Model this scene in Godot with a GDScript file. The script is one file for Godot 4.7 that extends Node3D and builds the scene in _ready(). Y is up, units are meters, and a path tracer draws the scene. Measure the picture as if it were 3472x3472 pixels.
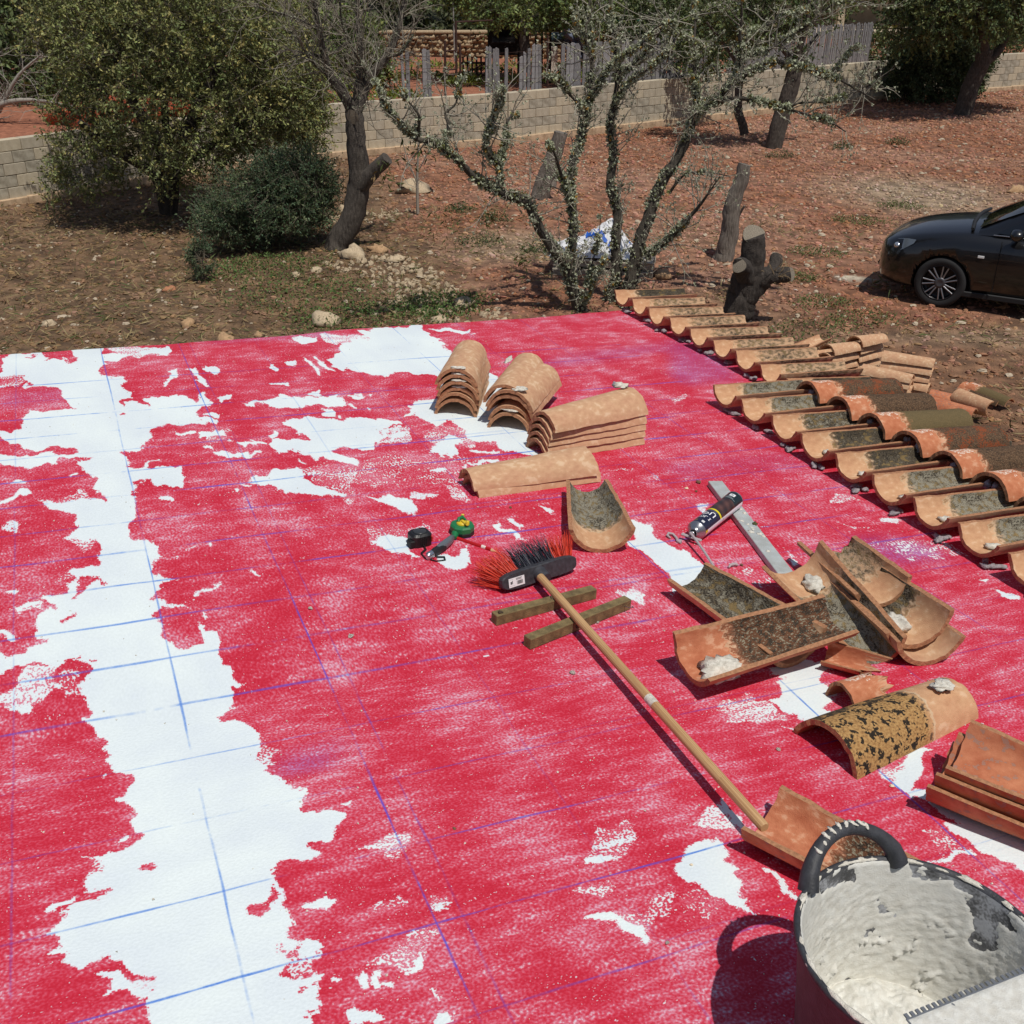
extends Node3D
# A shed roof under repair, seen by someone standing on it: scuffed red and white membrane, loose clay tiles, yard and trees beyond.

var rng := RandomNumberGenerator.new()
var used := {}
var mats := {}
# the roof's own frame: x along the tiles (down to the eave), y out of the roof, -z along the eave away from the camera
var roof_xf := Transform3D(Basis(Vector3(0.92186, -0.06657, -0.38176), Vector3(0.05134, 0.99743, -0.04995), Vector3(0.38411, 0.02645, 0.92291)).orthonormalized(), Vector3(-0.0796, 2.4540, 0.0774))

func set_stage():
	var cam := Camera3D.new()
	cam.name = "camera"
	cam.position = Vector3(0, 4, 0)
	cam.rotation_degrees = Vector3(-27.9, 0, 0)
	cam.fov = 51.49
	cam.near = 0.05
	cam.far = 600.0
	add_child(cam)
	cam.current = true
	var sky := ProceduralSkyMaterial.new()
	sky.sky_top_color = Color(0.40, 0.45, 0.55)
	sky.sky_horizon_color = Color(0.66, 0.70, 0.75)
	sky.sky_curve = 0.14
	sky.ground_bottom_color = Color(0.30, 0.24, 0.19)
	sky.ground_horizon_color = Color(0.60, 0.66, 0.70)
	sky.sky_energy_multiplier = 1.0
	sky.ground_energy_multiplier = 1.0
	var env := Environment.new()
	env.background_mode = Environment.BG_SKY
	env.sky = Sky.new()
	env.sky.sky_material = sky
	env.tonemap_mode = Environment.TONE_MAPPER_LINEAR
	env.tonemap_exposure = 1.0
	env.sdfgi_enabled = true
	env.ssao_enabled = true
	env.ssil_enabled = true
	var we := WorldEnvironment.new()
	we.name = "world_environment"
	we.environment = env
	add_child(we)
	var sun := DirectionalLight3D.new()
	sun.name = "sun"
	sun.light_energy = 1.1
	sun.light_color = Color(1.0, 0.98, 0.945)
	sun.light_angular_distance = 0.5
	sun.shadow_enabled = true
	add_child(sun)
	sun.look_at_from_position(Vector3(2.4, 10, 3.8), Vector3.ZERO)

# ---------------------------------------------------------------- naming
func V(x, y, z) -> Vector3: return Vector3(x, y, z)
func numbered(n: String) -> String:
	used[n] = used.get(n, -1) + 1
	return n if used[n] == 0 else "%s_%03d" % [n, used[n]]
func tag(o, label := "", category := "", group := "", kind := ""):
	if label != "": o.set_meta("label", label)
	if category != "": o.set_meta("category", category)
	if group != "": o.set_meta("group", group)
	if kind != "": o.set_meta("kind", kind)
	return o
func thing(called, label, category, xf := Transform3D(), group := ""):
	var o := Node3D.new()
	o.name = numbered(called)
	add_child(o)
	o.transform = xf
	return tag(o, label, category, group)
func part(called, mesh, parent, mat = null, xf := Transform3D(), kind := ""):
	var o := MeshInstance3D.new()
	o.mesh = mesh
	if mat: o.material_override = mat
	o.transform = xf
	o.name = called if parent != self else numbered(called)
	if parent != self:
		var n = 0
		while parent.has_node(NodePath(o.name)):
			n += 1
			o.name = "%s_%03d" % [called, n]
	parent.add_child(o, true)
	if kind != "": o.set_meta("kind", kind)
	return o
var fastn := {}
func piece(called, mesh, parent, mat, xf):          # many alike pieces: a running number per parent
	var key = [parent.get_instance_id(), called]
	fastn[key] = fastn.get(key, -1) + 1
	var o := MeshInstance3D.new()
	o.mesh = mesh
	o.material_override = mat
	o.transform = xf
	o.name = called if fastn[key] == 0 else "%s_%03d" % [called, fastn[key]]
	parent.add_child(o, true)
	return o
func R(u, v, w := 0.0, yaw := 0.0, pitch := 0.0, roll := 0.0) -> Transform3D:   # degrees; yaw turns the object's x axis from +u towards +v
	var b := Basis(Vector3.UP, deg_to_rad(yaw)) * Basis(Vector3.BACK, deg_to_rad(pitch)) * Basis(Vector3.RIGHT, deg_to_rad(roll))
	return roof_xf * Transform3D(b, Vector3(u, w, -v))
func T(p: Vector3, yaw := 0.0, s := Vector3.ONE) -> Transform3D:
	return Transform3D(Basis(Vector3.UP, deg_to_rad(yaw)).scaled_local(s), p)
func rr(a, b) -> float: return rng.randf_range(a, b)
func rdir() -> Vector3:
	while true:
		var v := Vector3(rr(-1, 1), rr(-1, 1), rr(-1, 1))
		var l = v.length_squared()
		if l < 1.0 and l > 0.01: return v / sqrt(l)
	return Vector3.UP
func h2(a: float, b: float) -> float:
	return fposmod(sin(a * 127.1 + b * 311.7) * 43758.5453, 1.0)

# ---------------------------------------------------------------- mesh building
class MB:
	var st := SurfaceTool.new()
	var xf := Transform3D()
	func _init(): st.begin(Mesh.PRIMITIVE_TRIANGLES)
	func smooth(on := true): st.set_smooth_group(0 if on else -1)
	func v(p: Vector3, uv := Vector2.ZERO):
		st.set_uv(uv)
		st.add_vertex(xf * p)
	func tri(a, b, c, ua := Vector2.ZERO, ub := Vector2.ZERO, uc := Vector2.ZERO):
		v(a, ua); v(c, uc); v(b, ub)
	func quad(a, b, c, d, ua := Vector2(0, 0), ub := Vector2(1, 0), uc := Vector2(1, 1), ud := Vector2(0, 1)):
		tri(a, b, c, ua, ub, uc)
		tri(a, c, d, ua, uc, ud)
	func box(c: Vector3, s: Vector3, bv := 0.0, b := Basis()):
		smooth(false)
		var h := s / 2
		if bv <= 0.0:
			for ax in 3:
				for sg in [-1.0, 1.0]:
					var n := Vector3.ZERO; n[ax] = sg
					var t := Vector3.ZERO; t[(ax + 1) % 3] = 1.0
					var w := n.cross(t)
					var o := n * h[ax]
					var tt := t * h[(ax + 1) % 3]
					var ww := w * h[(ax + 2) % 3]
					var q := [o - tt - ww, o + tt - ww, o + tt + ww, o - tt + ww]
					for i in 4: q[i] = c + b * q[i]
					quad(q[0], q[1], q[2], q[3])
			return
		var k := h - Vector3(bv, bv, bv)
		for ax in 3:
			var a1 := (ax + 1) % 3
			var a2 := (ax + 2) % 3
			for sg in [-1.0, 1.0]:
				var q := []
				for e in [[-1, -1], [1, -1], [1, 1], [-1, 1]]:
					var p := Vector3.ZERO
					p[ax] = sg * h[ax]; p[a1] = e[0] * k[a1]; p[a2] = e[1] * k[a2]
					q.append(c + b * p)
				if sg < 0: q.reverse()
				quad(q[0], q[1], q[2], q[3])
			for s1 in [-1.0, 1.0]:
				for s2 in [-1.0, 1.0]:
					var q := []
					for e in [[0, -1], [0, 1], [1, 1], [1, -1]]:
						var p := Vector3.ZERO
						p[ax] = e[1] * k[ax]
						p[a1] = s1 * (h[a1] if e[0] == 0 else k[a1])
						p[a2] = s2 * (k[a2] if e[0] == 0 else h[a2])
						q.append(c + b * p)
					if s1 * s2 > 0: q.reverse()
					quad(q[0], q[1], q[2], q[3])
		for sx in [-1.0, 1.0]:
			for sy in [-1.0, 1.0]:
				for sz in [-1.0, 1.0]:
					var p0 = c + b * Vector3(sx * h.x, sy * k.y, sz * k.z)
					var p1 = c + b * Vector3(sx * k.x, sy * h.y, sz * k.z)
					var p2 = c + b * Vector3(sx * k.x, sy * k.y, sz * h.z)
					if sx * sy * sz > 0: tri(p0, p1, p2)
					else: tri(p0, p2, p1)
	func tube(pts: Array, rad: Array, sides := 8, cap0 := true, cap1 := true, bump := 0.0, sd := 1.0, flat := 1.0):
		smooth(true)
		var rings := []
		var up := Vector3(0.31, 0.2, 0.93)
		var n := pts.size()
		var L := 0.0
		for i in n:
			var d: Vector3 = (pts[mini(i + 1, n - 1)] - pts[maxi(i - 1, 0)]).normalized()
			var a := d.cross(up)
			if a.length() < 0.2: a = d.cross(Vector3(1, 0.1, 0))
			a = a.normalized()
			var c := a.cross(d).normalized()
			up = c
			if i > 0: L += pts[i].distance_to(pts[i - 1])
			var ring := []
			for k in sides:
				var th := TAU * k / sides
				var r: float = rad[i]
				if bump > 0.0:
					r *= 1.0 + bump * (sin(th * 3.0 + sd * 7.0 + L * 9.0) * 0.5 + sin(th * 5.0 - L * 23.0 + sd) * 0.35 + sin(L * 47.0 + th * 2.0 + sd * 3.0) * 0.3)
				ring.append(pts[i] + a * cos(th) * r + c * sin(th) * r * flat)
			rings.append([ring, L])
		for i in n - 1:
			for k in sides:
				var k2 := (k + 1) % sides
				var u0 := float(k) / sides
				var u1 := float(k + 1) / sides
				quad(rings[i][0][k], rings[i + 1][0][k], rings[i + 1][0][k2], rings[i][0][k2], Vector2(u0, rings[i][1]), Vector2(u0, rings[i + 1][1]), Vector2(u1, rings[i + 1][1]), Vector2(u1, rings[i][1]))
		smooth(false)
		for e in 2:
			if (e == 0 and not cap0) or (e == 1 and not cap1): continue
			var ring: Array = rings[0 if e == 0 else n - 1][0]
			var m: Vector3 = pts[0 if e == 0 else n - 1]
			for k in sides:
				var p = ring[k]
				var q = ring[(k + 1) % sides]
				if e == 0: tri(m, p, q)
				else: tri(m, q, p)
	func lathe(prof: Array, seg := 24, smooth_on := true, ax := Transform3D(), a0 := 0.0, a1 := TAU):   # prof: Vector2(radius, height) from bottom to top, outside to the right
		smooth(smooth_on)
		for i in prof.size() - 1:
			for k in seg:
				var t0 := a0 + (a1 - a0) * k / seg
				var t1 := a0 + (a1 - a0) * (k + 1) / seg
				var p: Vector2 = prof[i]
				var q: Vector2 = prof[i + 1]
				var A := ax * Vector3(p.x * cos(t0), p.y, -p.x * sin(t0))
				var B := ax * Vector3(p.x * cos(t1), p.y, -p.x * sin(t1))
				var C := ax * Vector3(q.x * cos(t1), q.y, -q.x * sin(t1))
				var D := ax * Vector3(q.x * cos(t0), q.y, -q.x * sin(t0))
				var u0 := float(k) / seg
				var u1 := float(k + 1) / seg
				var v0 := float(i) / (prof.size() - 1)
				var v1 := float(i + 1) / (prof.size() - 1)
				if p.x > 1e-6: tri(A, B, C, Vector2(u0, v0), Vector2(u1, v0), Vector2(u1, v1))
				if q.x > 1e-6: tri(A, C, D, Vector2(u0, v0), Vector2(u1, v1), Vector2(u0, v1))
	func prism(poly: Array, y0: float, y1: float, bv := 0.0):     # poly: Vector2 in x,z counter-clockwise seen from above (+y)
		smooth(false)
		var n := poly.size()
		var c := Vector2.ZERO
		for p in poly: c += p / n
		var ins := []
		for p in poly: ins.append(p + (c - p).normalized() * bv)
		for i in n:
			var j := (i + 1) % n
			var a: Vector2 = poly[i]
			var b: Vector2 = poly[j]
			quad(Vector3(a.x, y0, a.y), Vector3(b.x, y0, b.y), Vector3(b.x, y1 - bv, b.y), Vector3(a.x, y1 - bv, a.y))
			if bv > 0.0:
				quad(Vector3(a.x, y1 - bv, a.y), Vector3(b.x, y1 - bv, b.y), Vector3(ins[j].x, y1, ins[j].y), Vector3(ins[i].x, y1, ins[i].y))
			tri(Vector3(c.x, y1, c.y), Vector3(ins[i].x, y1, ins[i].y), Vector3(ins[j].x, y1, ins[j].y))
			tri(Vector3(c.x, y0, c.y), Vector3(b.x, y0, b.y), Vector3(a.x, y0, a.y))
	func done() -> ArrayMesh:
		st.generate_normals()
		st.index()
		return st.commit()

func blob(r: Vector3, n := 8, rough := 0.25, sd := 1.0, flatbase := false) -> ArrayMesh:
	var m := MB.new()
	var f := FastNoiseLite.new()
	f.seed = int(sd * 31)
	f.frequency = 1.3
	f.fractal_octaves = 3
	m.smooth(true)
	var P := []
	for i in n + 1:
		var row := []
		for k in n * 2:
			var th := PI * i / n
			var ph := TAU * k / (n * 2)
			var d := Vector3(sin(th) * cos(ph), cos(th), -sin(th) * sin(ph))
			var s := 1.0 + rough * 2.2 * f.get_noise_3d(d.x + sd * 3.0, d.y, d.z)
			var p := d * s
			if flatbase: p.y = maxf(p.y, -0.25)
			row.append(p * r)
		P.append(row)
	for i in n:
		for k in n * 2:
			var k2 := (k + 1) % (n * 2)
			if i > 0: m.tri(P[i][k], P[i + 1][k], P[i][k2])
			if i < n - 1: m.tri(P[i][k2], P[i + 1][k], P[i + 1][k2])
	return m.done()

func rock_mesh(sd: float, n := 5) -> ArrayMesh:      # a faceted clod or stone about 1 across
	var m := MB.new()
	var f := FastNoiseLite.new()
	f.seed = int(sd)
	f.frequency = 0.9
	m.smooth(false)
	var P := []
	for i in n + 1:
		var row := []
		for k in n + 2:
			var th := PI * i / n
			var ph := TAU * (k + 0.5 * (i % 2)) / (n + 2)
			var d := Vector3(sin(th) * cos(ph), cos(th), -sin(th) * sin(ph))
			row.append(d * 0.5 * (1.0 + 0.7 * f.get_noise_3dv(d * 1.4)) * Vector3(1.0, 0.62, 0.8))
		P.append(row)
	for i in n:
		for k in n + 2:
			var k2 := (k + 1) % (n + 2)
			if i > 0: m.tri(P[i][k], P[i + 1][k], P[i][k2])
			if i < n - 1: m.tri(P[i][k2], P[i + 1][k], P[i + 1][k2])
	return m.done()

# ---------------------------------------------------------------- textures and materials
func lin(r, g, b) -> Color: return Color(r / 255.0, g / 255.0, b / 255.0)
func mat(r, g, b, rough := 0.85, metal := 0.0) -> StandardMaterial3D:
	var key = [r, g, b, rough, metal]
	if mats.has(key): return mats[key]
	var m := StandardMaterial3D.new()
	m.albedo_color = lin(r, g, b)
	m.roughness = rough
	m.metallic = metal
	mats[key] = m
	return m
func noise_img(w: int, h: int, freq: float, oct: int, sd: int, type := FastNoiseLite.TYPE_SIMPLEX_SMOOTH, seamless := false) -> Image:
	var f := FastNoiseLite.new()
	f.noise_type = type
	f.frequency = freq
	f.fractal_octaves = oct
	f.seed = sd
	return f.get_seamless_image(w, h) if seamless else f.get_image(w, h)
func nbytes(w, h, freq, oct, sd, type := FastNoiseLite.TYPE_SIMPLEX_SMOOTH, seamless := false) -> PackedByteArray:
	return noise_img(w, h, freq, oct, sd, type, seamless).get_data()
func tex(im: Image) -> ImageTexture:
	return ImageTexture.create_from_image(im)
func grain_mat(r, g, b, r2, g2, b2, scale := 1.0, rough := 0.9, relief := 0.0, freq := 0.02, sd := 1, tri := true, contrast := 1.0) -> StandardMaterial3D:   # two-tone grain on triplanar coordinates
	# one base colour times a shared grain picture: few textures serve many materials
	var bright := Vector3(r, g, b) if r + g + b >= r2 + g2 + b2 else Vector3(r2, g2, b2)
	var low := Vector3(r2, g2, b2) if r + g + b >= r2 + g2 + b2 else Vector3(r, g, b)
	var ratio := snappedf((low.x + low.y + low.z) / maxf(bright.x + bright.y + bright.z, 1.0), 0.1)
	var pair: Array = grain_tex(freq, ratio, sd % 2, contrast)
	var m := StandardMaterial3D.new()
	m.albedo_color = lin(bright.x, bright.y, bright.z)
	m.albedo_texture = pair[0]
	m.roughness = rough
	if tri:
		m.uv1_triplanar = true
	m.uv1_scale = Vector3(scale, scale, scale)
	if relief > 0.0:
		m.heightmap_enabled = true
		m.heightmap_scale = relief
		m.heightmap_texture = pair[1]
	return m
var grains := {}
var grain_h := {}
func grain_tex(freq: float, ratio: float, sd: int, contrast: float) -> Array:
	var f := 0.012 if freq < 0.016 else (0.02 if freq < 0.026 else 0.035)
	var key := [f, ratio, sd, contrast]
	if grains.has(key): return grains[key]
	var n := nbytes(256, 256, f, 5, 7 + sd, FastNoiseLite.TYPE_SIMPLEX_SMOOTH, true)
	var fine := nbytes(256, 256, 0.22, 2, 12 + sd, FastNoiseLite.TYPE_SIMPLEX_SMOOTH, true)
	var px := PackedByteArray()
	px.resize(256 * 256 * 3)
	var hm := PackedByteArray()
	hm.resize(256 * 256)
	for i in 65536:
		var t := clampf(((n[i] * 0.65 + fine[i] * 0.35) / 255.0 - 0.5) * 2.0 * contrast + 0.5, 0.0, 1.0)
		var v := lerpf(255.0 * ratio, 255.0, t)
		px[i * 3] = int(v); px[i * 3 + 1] = int(v * (0.985 + 0.015 * t)); px[i * 3 + 2] = int(v * (0.965 + 0.035 * t))
		hm[i] = int(n[i] * 0.5 + fine[i] * 0.5)
	var hk := [f, sd]
	if not grain_h.has(hk): grain_h[hk] = tex(Image.create_from_data(256, 256, false, Image.FORMAT_L8, hm))
	grains[key] = [tex(Image.create_from_data(256, 256, false, Image.FORMAT_RGB8, px)), grain_h[hk]]
	return grains[key]

# ---------------------------------------------------------------- the membrane: worn paint, white filler, blue chalk lines
const RS := 2048
var mask: PackedByteArray
var dust: PackedByteArray
func rx(u: float) -> float: return (u + 0.45) / 3.8 * RS
func ry(v: float) -> float: return (v - 0.6) / 3.2 * RS if v < 2.2 else (0.5 + (v - 2.2) / 6.8) * RS
func patch(val: int, c: Array):                      # a patch of white filler (100), of scuffing (1-99), a bare spot in it (0) or chalk dust (200+), outlined in millimetres on the roof
	var n := c.size() / 2
	var pts := PackedVector2Array()
	for i in n: pts.append(Vector2(rx(c[i * 2] * 0.001), ry(c[i * 2 + 1] * 0.001)) * 0.5)
	var y0 := 1e9
	var y1 := -1e9
	for p in pts:
		y0 = minf(y0, p.y); y1 = maxf(y1, p.y)
	for y in range(maxi(0, int(y0)), mini(1023, int(y1) + 1) + 1):
		var xs := []
		for i in n:
			var a := pts[i]
			var b := pts[(i + 1) % n]
			if (a.y <= y) != (b.y <= y): xs.append(a.x + (y - a.y) / (b.y - a.y) * (b.x - a.x))
		xs.sort()
		for k in xs.size() / 2:
			for x in range(clampi(int(xs[k * 2]), 0, 1023), clampi(int(xs[k * 2 + 1]) + 1, 0, 1024)):
				var i := y * 1024 + x
				if val >= 200: dust[i] = maxi(dust[i], (val - 200) * 3)
				elif val == 0: mask[i] = 0
				else: mask[i] = maxi(mask[i], val * 255 / 100)

func chalk(px: PackedByteArray, along_u: bool, at: float, a: float, b: float, wid: float, strength: float, sd: int):
	var f := FastNoiseLite.new()
	f.seed = sd
	f.frequency = 1.0
	f.fractal_octaves = 4
	var n := 2600
	var x0 := rx(a) if along_u else ry(a)
	var x1 := rx(b) if along_u else ry(b)
	for s in range(int(maxf(x0, 0)), int(minf(x1, RS - 1))):
		var m := float(s)
		var wob := f.get_noise_2d(s * 0.004, 3.0) * 0.0035
		var cross := ry(at + wob) if along_u else rx(at + wob)
		var k := strength * clampf(0.62 + 1.5 * f.get_noise_2d(s * 0.0035, 9.0) + 0.5 * f.get_noise_2d(s * 0.05, 20.0), 0.0, 1.15)
		var hw := wid * (0.8 + 0.5 * f.get_noise_2d(s * 0.01, 40.0)) * (RS / 3.2 if along_u and at < 2.2 else (RS / 6.8 if along_u else RS / 3.8))
		hw = maxf(hw, 0.75)
		for t in range(int(cross - hw - 1), int(cross + hw + 2)):
			if t < 0 or t >= RS: continue
			var al := k * clampf(hw + 0.5 - absf(t - cross), 0.0, 1.0) * (0.72 + 0.28 * h2(s, t))
			if al <= 0.0: continue
			var i := (t * RS + s) * 3 if along_u else (s * RS + t) * 3
			al = minf(al, 0.95)
			var white := px[i + 1] > 150
			var cr := 62.0 if white else 100.0
			var cg := 112.0 if white else 74.0
			var cb := 205.0 if white else 188.0
			px[i] = int(lerpf(px[i], cr, al)); px[i + 1] = int(lerpf(px[i + 1], cg, al)); px[i + 2] = int(lerpf(px[i + 2], cb, al))

func patches():
	patch(35, [-284,4986,-175,4960,-205,4794,-281,4796])
	patch(50, [157,5329,451,5284,445,5119,270,5139])
	patch(80, [339,5236,450,5274,445,5123,349,5161])
	patch(50, [1240,5339,1479,5229,1441,5123,1220,5158])
	patch(45, [1130,3933,1256,3900,1205,3721,1063,3742])
	patch(40, [1295,3800,1468,3701,1427,3627,1292,3714])
	patch(35, [745,3584,925,3533,842,3223,801,3396])
	patch(24, [778,3599,1282,3649,1485,3464,1398,3249,782,3426])
	patch(30, [1407,3896,1456,3847,1462,3685,1293,3680,1287,3855])
	patch(30, [481,4140,551,4086,525,3922,453,3941])
	patch(55, [-184,2490,-146,2504,-103,2536,-117,2488,-147,2409,-197,2350,-248,2367,-248,2407,-203,2446])
	patch(32, [-108,2465,-80,2462,-51,2396,-59,2362,-109,2342])
	patch(50, [-254,3414,-202,3419,-202,3346,-261,3354])
	patch(35, [-130,3576,-25,3604,33,3540,-42,3404,-140,3499])
	patch(40, [-88,3271,-24,3242,42,3143,-44,3150])
	patch(45, [-216,2880,-149,2875,-168,2779,-213,2839])
	patch(30, [-71,3047,19,3028,-31,2946,-119,2948])
	patch(50, [-248,2427,-187,2448,-124,2478,-113,2407,-159,2358,-227,2319])
	patch(70, [-55,1477,-6,1439,-13,1401,-52,1423])
	patch(45, [233,1460,299,1423,263,1341,219,1390])
	patch(80, [253,1413,291,1430,268,1390])
	patch(40, [288,2041,338,1996,317,1934,274,1963])
	patch(35, [-81,1795,-35,1758,-34,1675,-87,1674])
	patch(36, [389,1343,468,1388,513,1361,480,1325,431,1298,378,1332])
	patch(36, [405,1471,482,1484,475,1435,388,1438])
	patch(45, [421,1623,513,1643,522,1613,497,1590,447,1620])
	patch(45, [532,1446,556,1446,541,1411,522,1424])
	patch(36, [840,1275,932,1288,879,1228,864,1250])
	patch(75, [854,1431,890,1444,916,1428,901,1408,853,1410])
	patch(40, [890,1484,929,1511,972,1524,999,1479,932,1429,882,1447])
	patch(30, [799,1377,882,1372,839,1345])
	patch(26, [913,1306,978,1319,939,1251,892,1268])
	patch(24, [980,1298,1053,1272,1054,1241,1005,1229])
	patch(45, [1110,1462,1219,1517,1214,1402,1206,1411,1166,1413,1130,1443])
	patch(45, [1425,1829,1502,1845,1551,1787,1536,1710,1478,1729,1395,1742])
	patch(32, [1575,1269,1580,1209,1633,1190,1638,1271])
	patch(50, [2000,2901,2072,2930,2044,2872,1999,2838])
	patch(60, [2575,2605,2642,2617,2649,2568,2573,2575])
	patch(50, [2435,2631,2508,2564,2438,2615])
	patch(34, [2540,2828,2613,2824,2623,2753,2520,2750])
	patch(35, [2532,3977,2631,3979,2598,3909,2517,3903])
	patch(50, [2102,2484,2103,2417,2076,2399])
	patch(30, [2373,2486,2697,2403,2688,2292,2472,2330])
	patch(25, [1912,2436,1956,2359,1891,2306,1841,2370])
	patch(60, [1462,2440,1500,2464,1515,2376,1467,2334,1446,2387])
	patch(60, [1059,3288,1142,3248,1122,3189,1059,3223])
	patch(42, [1200,3298,1271,3261,1245,3153,1186,3219])
	patch(60, [1274,2407,1328,2395,1291,2379])
	patch(50, [1980,3164,2050,3162,1996,3124])
	patch(50, [1806,3249,1971,3277,1919,3255])
	patch(60, [2003,2901,2076,2929,2016,2833])
	patch(30, [829,3035,1048,3012,1005,2885,819,2914])
	patch(100, [-288,5267,-215,5300,-115,5308,-101,5224,-55,5184,-29,5159,26,5097,31,5353,152,5347,154,5246,232,5219,270,5139,142,5090,171,5035,142,4994,131,4905,207,4814,203,4693,223,4621,230,4530,190,4524,184,4439,232,4497,280,4437,288,4523,357,4514,410,4541,449,4450,496,4422,507,4356,475,4303,491,4208,482,4181,350,4187,270,4180,256,4113,252,4046,214,3965,202,3936,163,3940,147,3901,160,3842,152,3790,218,3778,250,3842,223,3741,253,3709,296,3709,337,3733,319,3656,295,3564,242,3599,207,3665,153,3604,39,3637,31,3714,10,3766,5,3837,49,3891,-34,3896,-78,3932,-92,3876,-136,3900,-173,3887,-249,3890,-266,4008,-221,3990,-106,3977,-40,3946,11,3969,-37,4033,-135,4022,-192,4088,-209,4131,-247,4116,-273,4214,-274,4268,-231,4243,-209,4251,-212,4314,-190,4336,-171,4476,-124,4434,-96,4472,25,4479,-29,4539,-25,4666,-32,4743,-99,4776,-167,4785,-185,4892,-175,4960,-283,4942])
	patch(100, [574,4912,626,4890,638,4821,627,4786,581,4844])
	patch(100, [432,4907,464,4909,444,4830,414,4800])
	patch(100, [419,4799,444,4830,377,4651,371,4669])
	patch(100, [509,4879,535,4864,550,4625,537,4646,515,4794])
	patch(100, [513,4262,553,4237,543,4202,508,4226])
	patch(100, [492,4215,530,4198,517,4143,489,4165])
	patch(100, [340,4098,430,4081,425,4041,372,4055])
	patch(100, [449,4076,519,4071,533,4012,477,4013,442,3995])
	patch(100, [429,3932,454,3919,466,3877,442,3896])
	patch(100, [475,3842,546,3829,541,3799,476,3823])
	patch(100, [488,4473,531,4528,542,4459,514,4370,486,4385])
	patch(100, [578,4466,603,4493,608,4426,585,4408])
	patch(100, [1440,5356,1811,5402,1779,5253,1804,5100,1780,4936,1806,4848,1786,4773,1646,4579,1584,4510,1579,4583,1400,4613,1335,4593,1311,4611,1239,4724,1178,4690,1162,4891,1237,4978,1262,5107,1402,5217,1448,5149,1448,5265])
	patch(100, [1335,4147,1417,4208,1489,4211,1689,4403,1840,4496,1886,4449,1564,3658,1465,3693,1462,3827,1444,3924,1364,3889,1357,3985,1343,4046,1281,4043])
	patch(100, [1795,4822,1838,4507,1877,4440,1851,4307,1800,3915,1679,3636,1628,3430,1595,3497,1547,3550,1550,3671,1507,3724,1486,3838,1435,3918,1361,3937,1298,4092,1387,4190,1504,4235])
	patch(100, [779,4098,822,4124,1153,4057,1244,3986,1242,3940,1130,3933,1097,3818,1060,3777,1045,3722,904,3761,893,3740,944,3661,942,3599,870,3650,702,3783,684,3837,724,3918,798,3898,851,3867,856,3917,819,3997])
	patch(100, [665,4368,767,4362,842,4405,936,4350,1011,4383,1075,4367,1091,4270,1076,4213,997,4214,971,4270,840,4273,760,4324,673,4336])
	patch(100, [951,4388,1009,4491,1013,4393])
	patch(100, [963,4183,1021,4178,996,4107,958,4136])
	patch(100, [1118,4346,1181,4351,1173,4322,1119,4325])
	patch(100, [1198,4337,1220,4331,1210,4306])
	patch(100, [1160,4212,1176,4198,1157,4168])
	patch(100, [1087,4230,1120,4226,1111,4194])
	patch(100, [825,4591,895,4597,889,4571,834,4567])
	patch(100, [1071,5332,1136,5304,1196,5290,1178,5195,1089,5200])
	patch(100, [1057,4954,1084,4748,1079,4667,1055,4779])
	patch(100, [1117,4953,1131,4823,1132,4677,1104,4804])
	patch(100, [870,4859,904,4851,898,4804,872,4798])
	patch(100, [974,4909,999,4891,996,4810,975,4847])
	patch(100, [589,4901,628,4880,636,4819,622,4799,581,4844])
	patch(100, [578,4481,613,4483,620,4420,589,4407])
	patch(100, [690,3962,724,3979,743,3956,712,3921])
	patch(100, [534,3944,555,3930,535,3911])
	patch(100, [566,3910,634,3884,636,3859,574,3867])
	patch(100, [614,3931,672,3865,673,3840,633,3876])
	patch(100, [514,3835,628,3804,624,3781,522,3796])
	patch(100, [473,3846,509,3837,481,3823])
	patch(100, [745,3669,770,3640,766,3610,747,3638])
	patch(100, [548,3561,618,3585,664,3594,739,3580,738,3522,777,3427,577,3484,554,3531])
	patch(100, [1200,3443,1234,3456,1244,3431,1206,3427])
	patch(100, [1427,3593,1527,3566,1518,3544,1439,3557])
	patch(100, [1330,3453,1367,3469,1358,3453,1331,3437])
	patch(100, [1377,3463,1428,3464,1448,3451,1407,3442])
	patch(100, [1823,5305,1938,5312,1991,5239,2042,5259,1965,5168,1903,5212,1845,5245])
	patch(100, [1985,5164,2023,5162,2010,5138])
	patch(100, [1282,3666,1396,3790,1397,3720,1352,3597,1299,3571,1295,3613,1249,3626])
	patch(100, [1161,3907,1181,3910,1083,3770,1076,3789])
	patch(100, [1192,3881,1233,3888,1147,3753,1134,3774])
	patch(100, [548,3560,637,3614,738,3586,744,3462,840,3343,752,3328,652,3430,575,3494])
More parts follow.
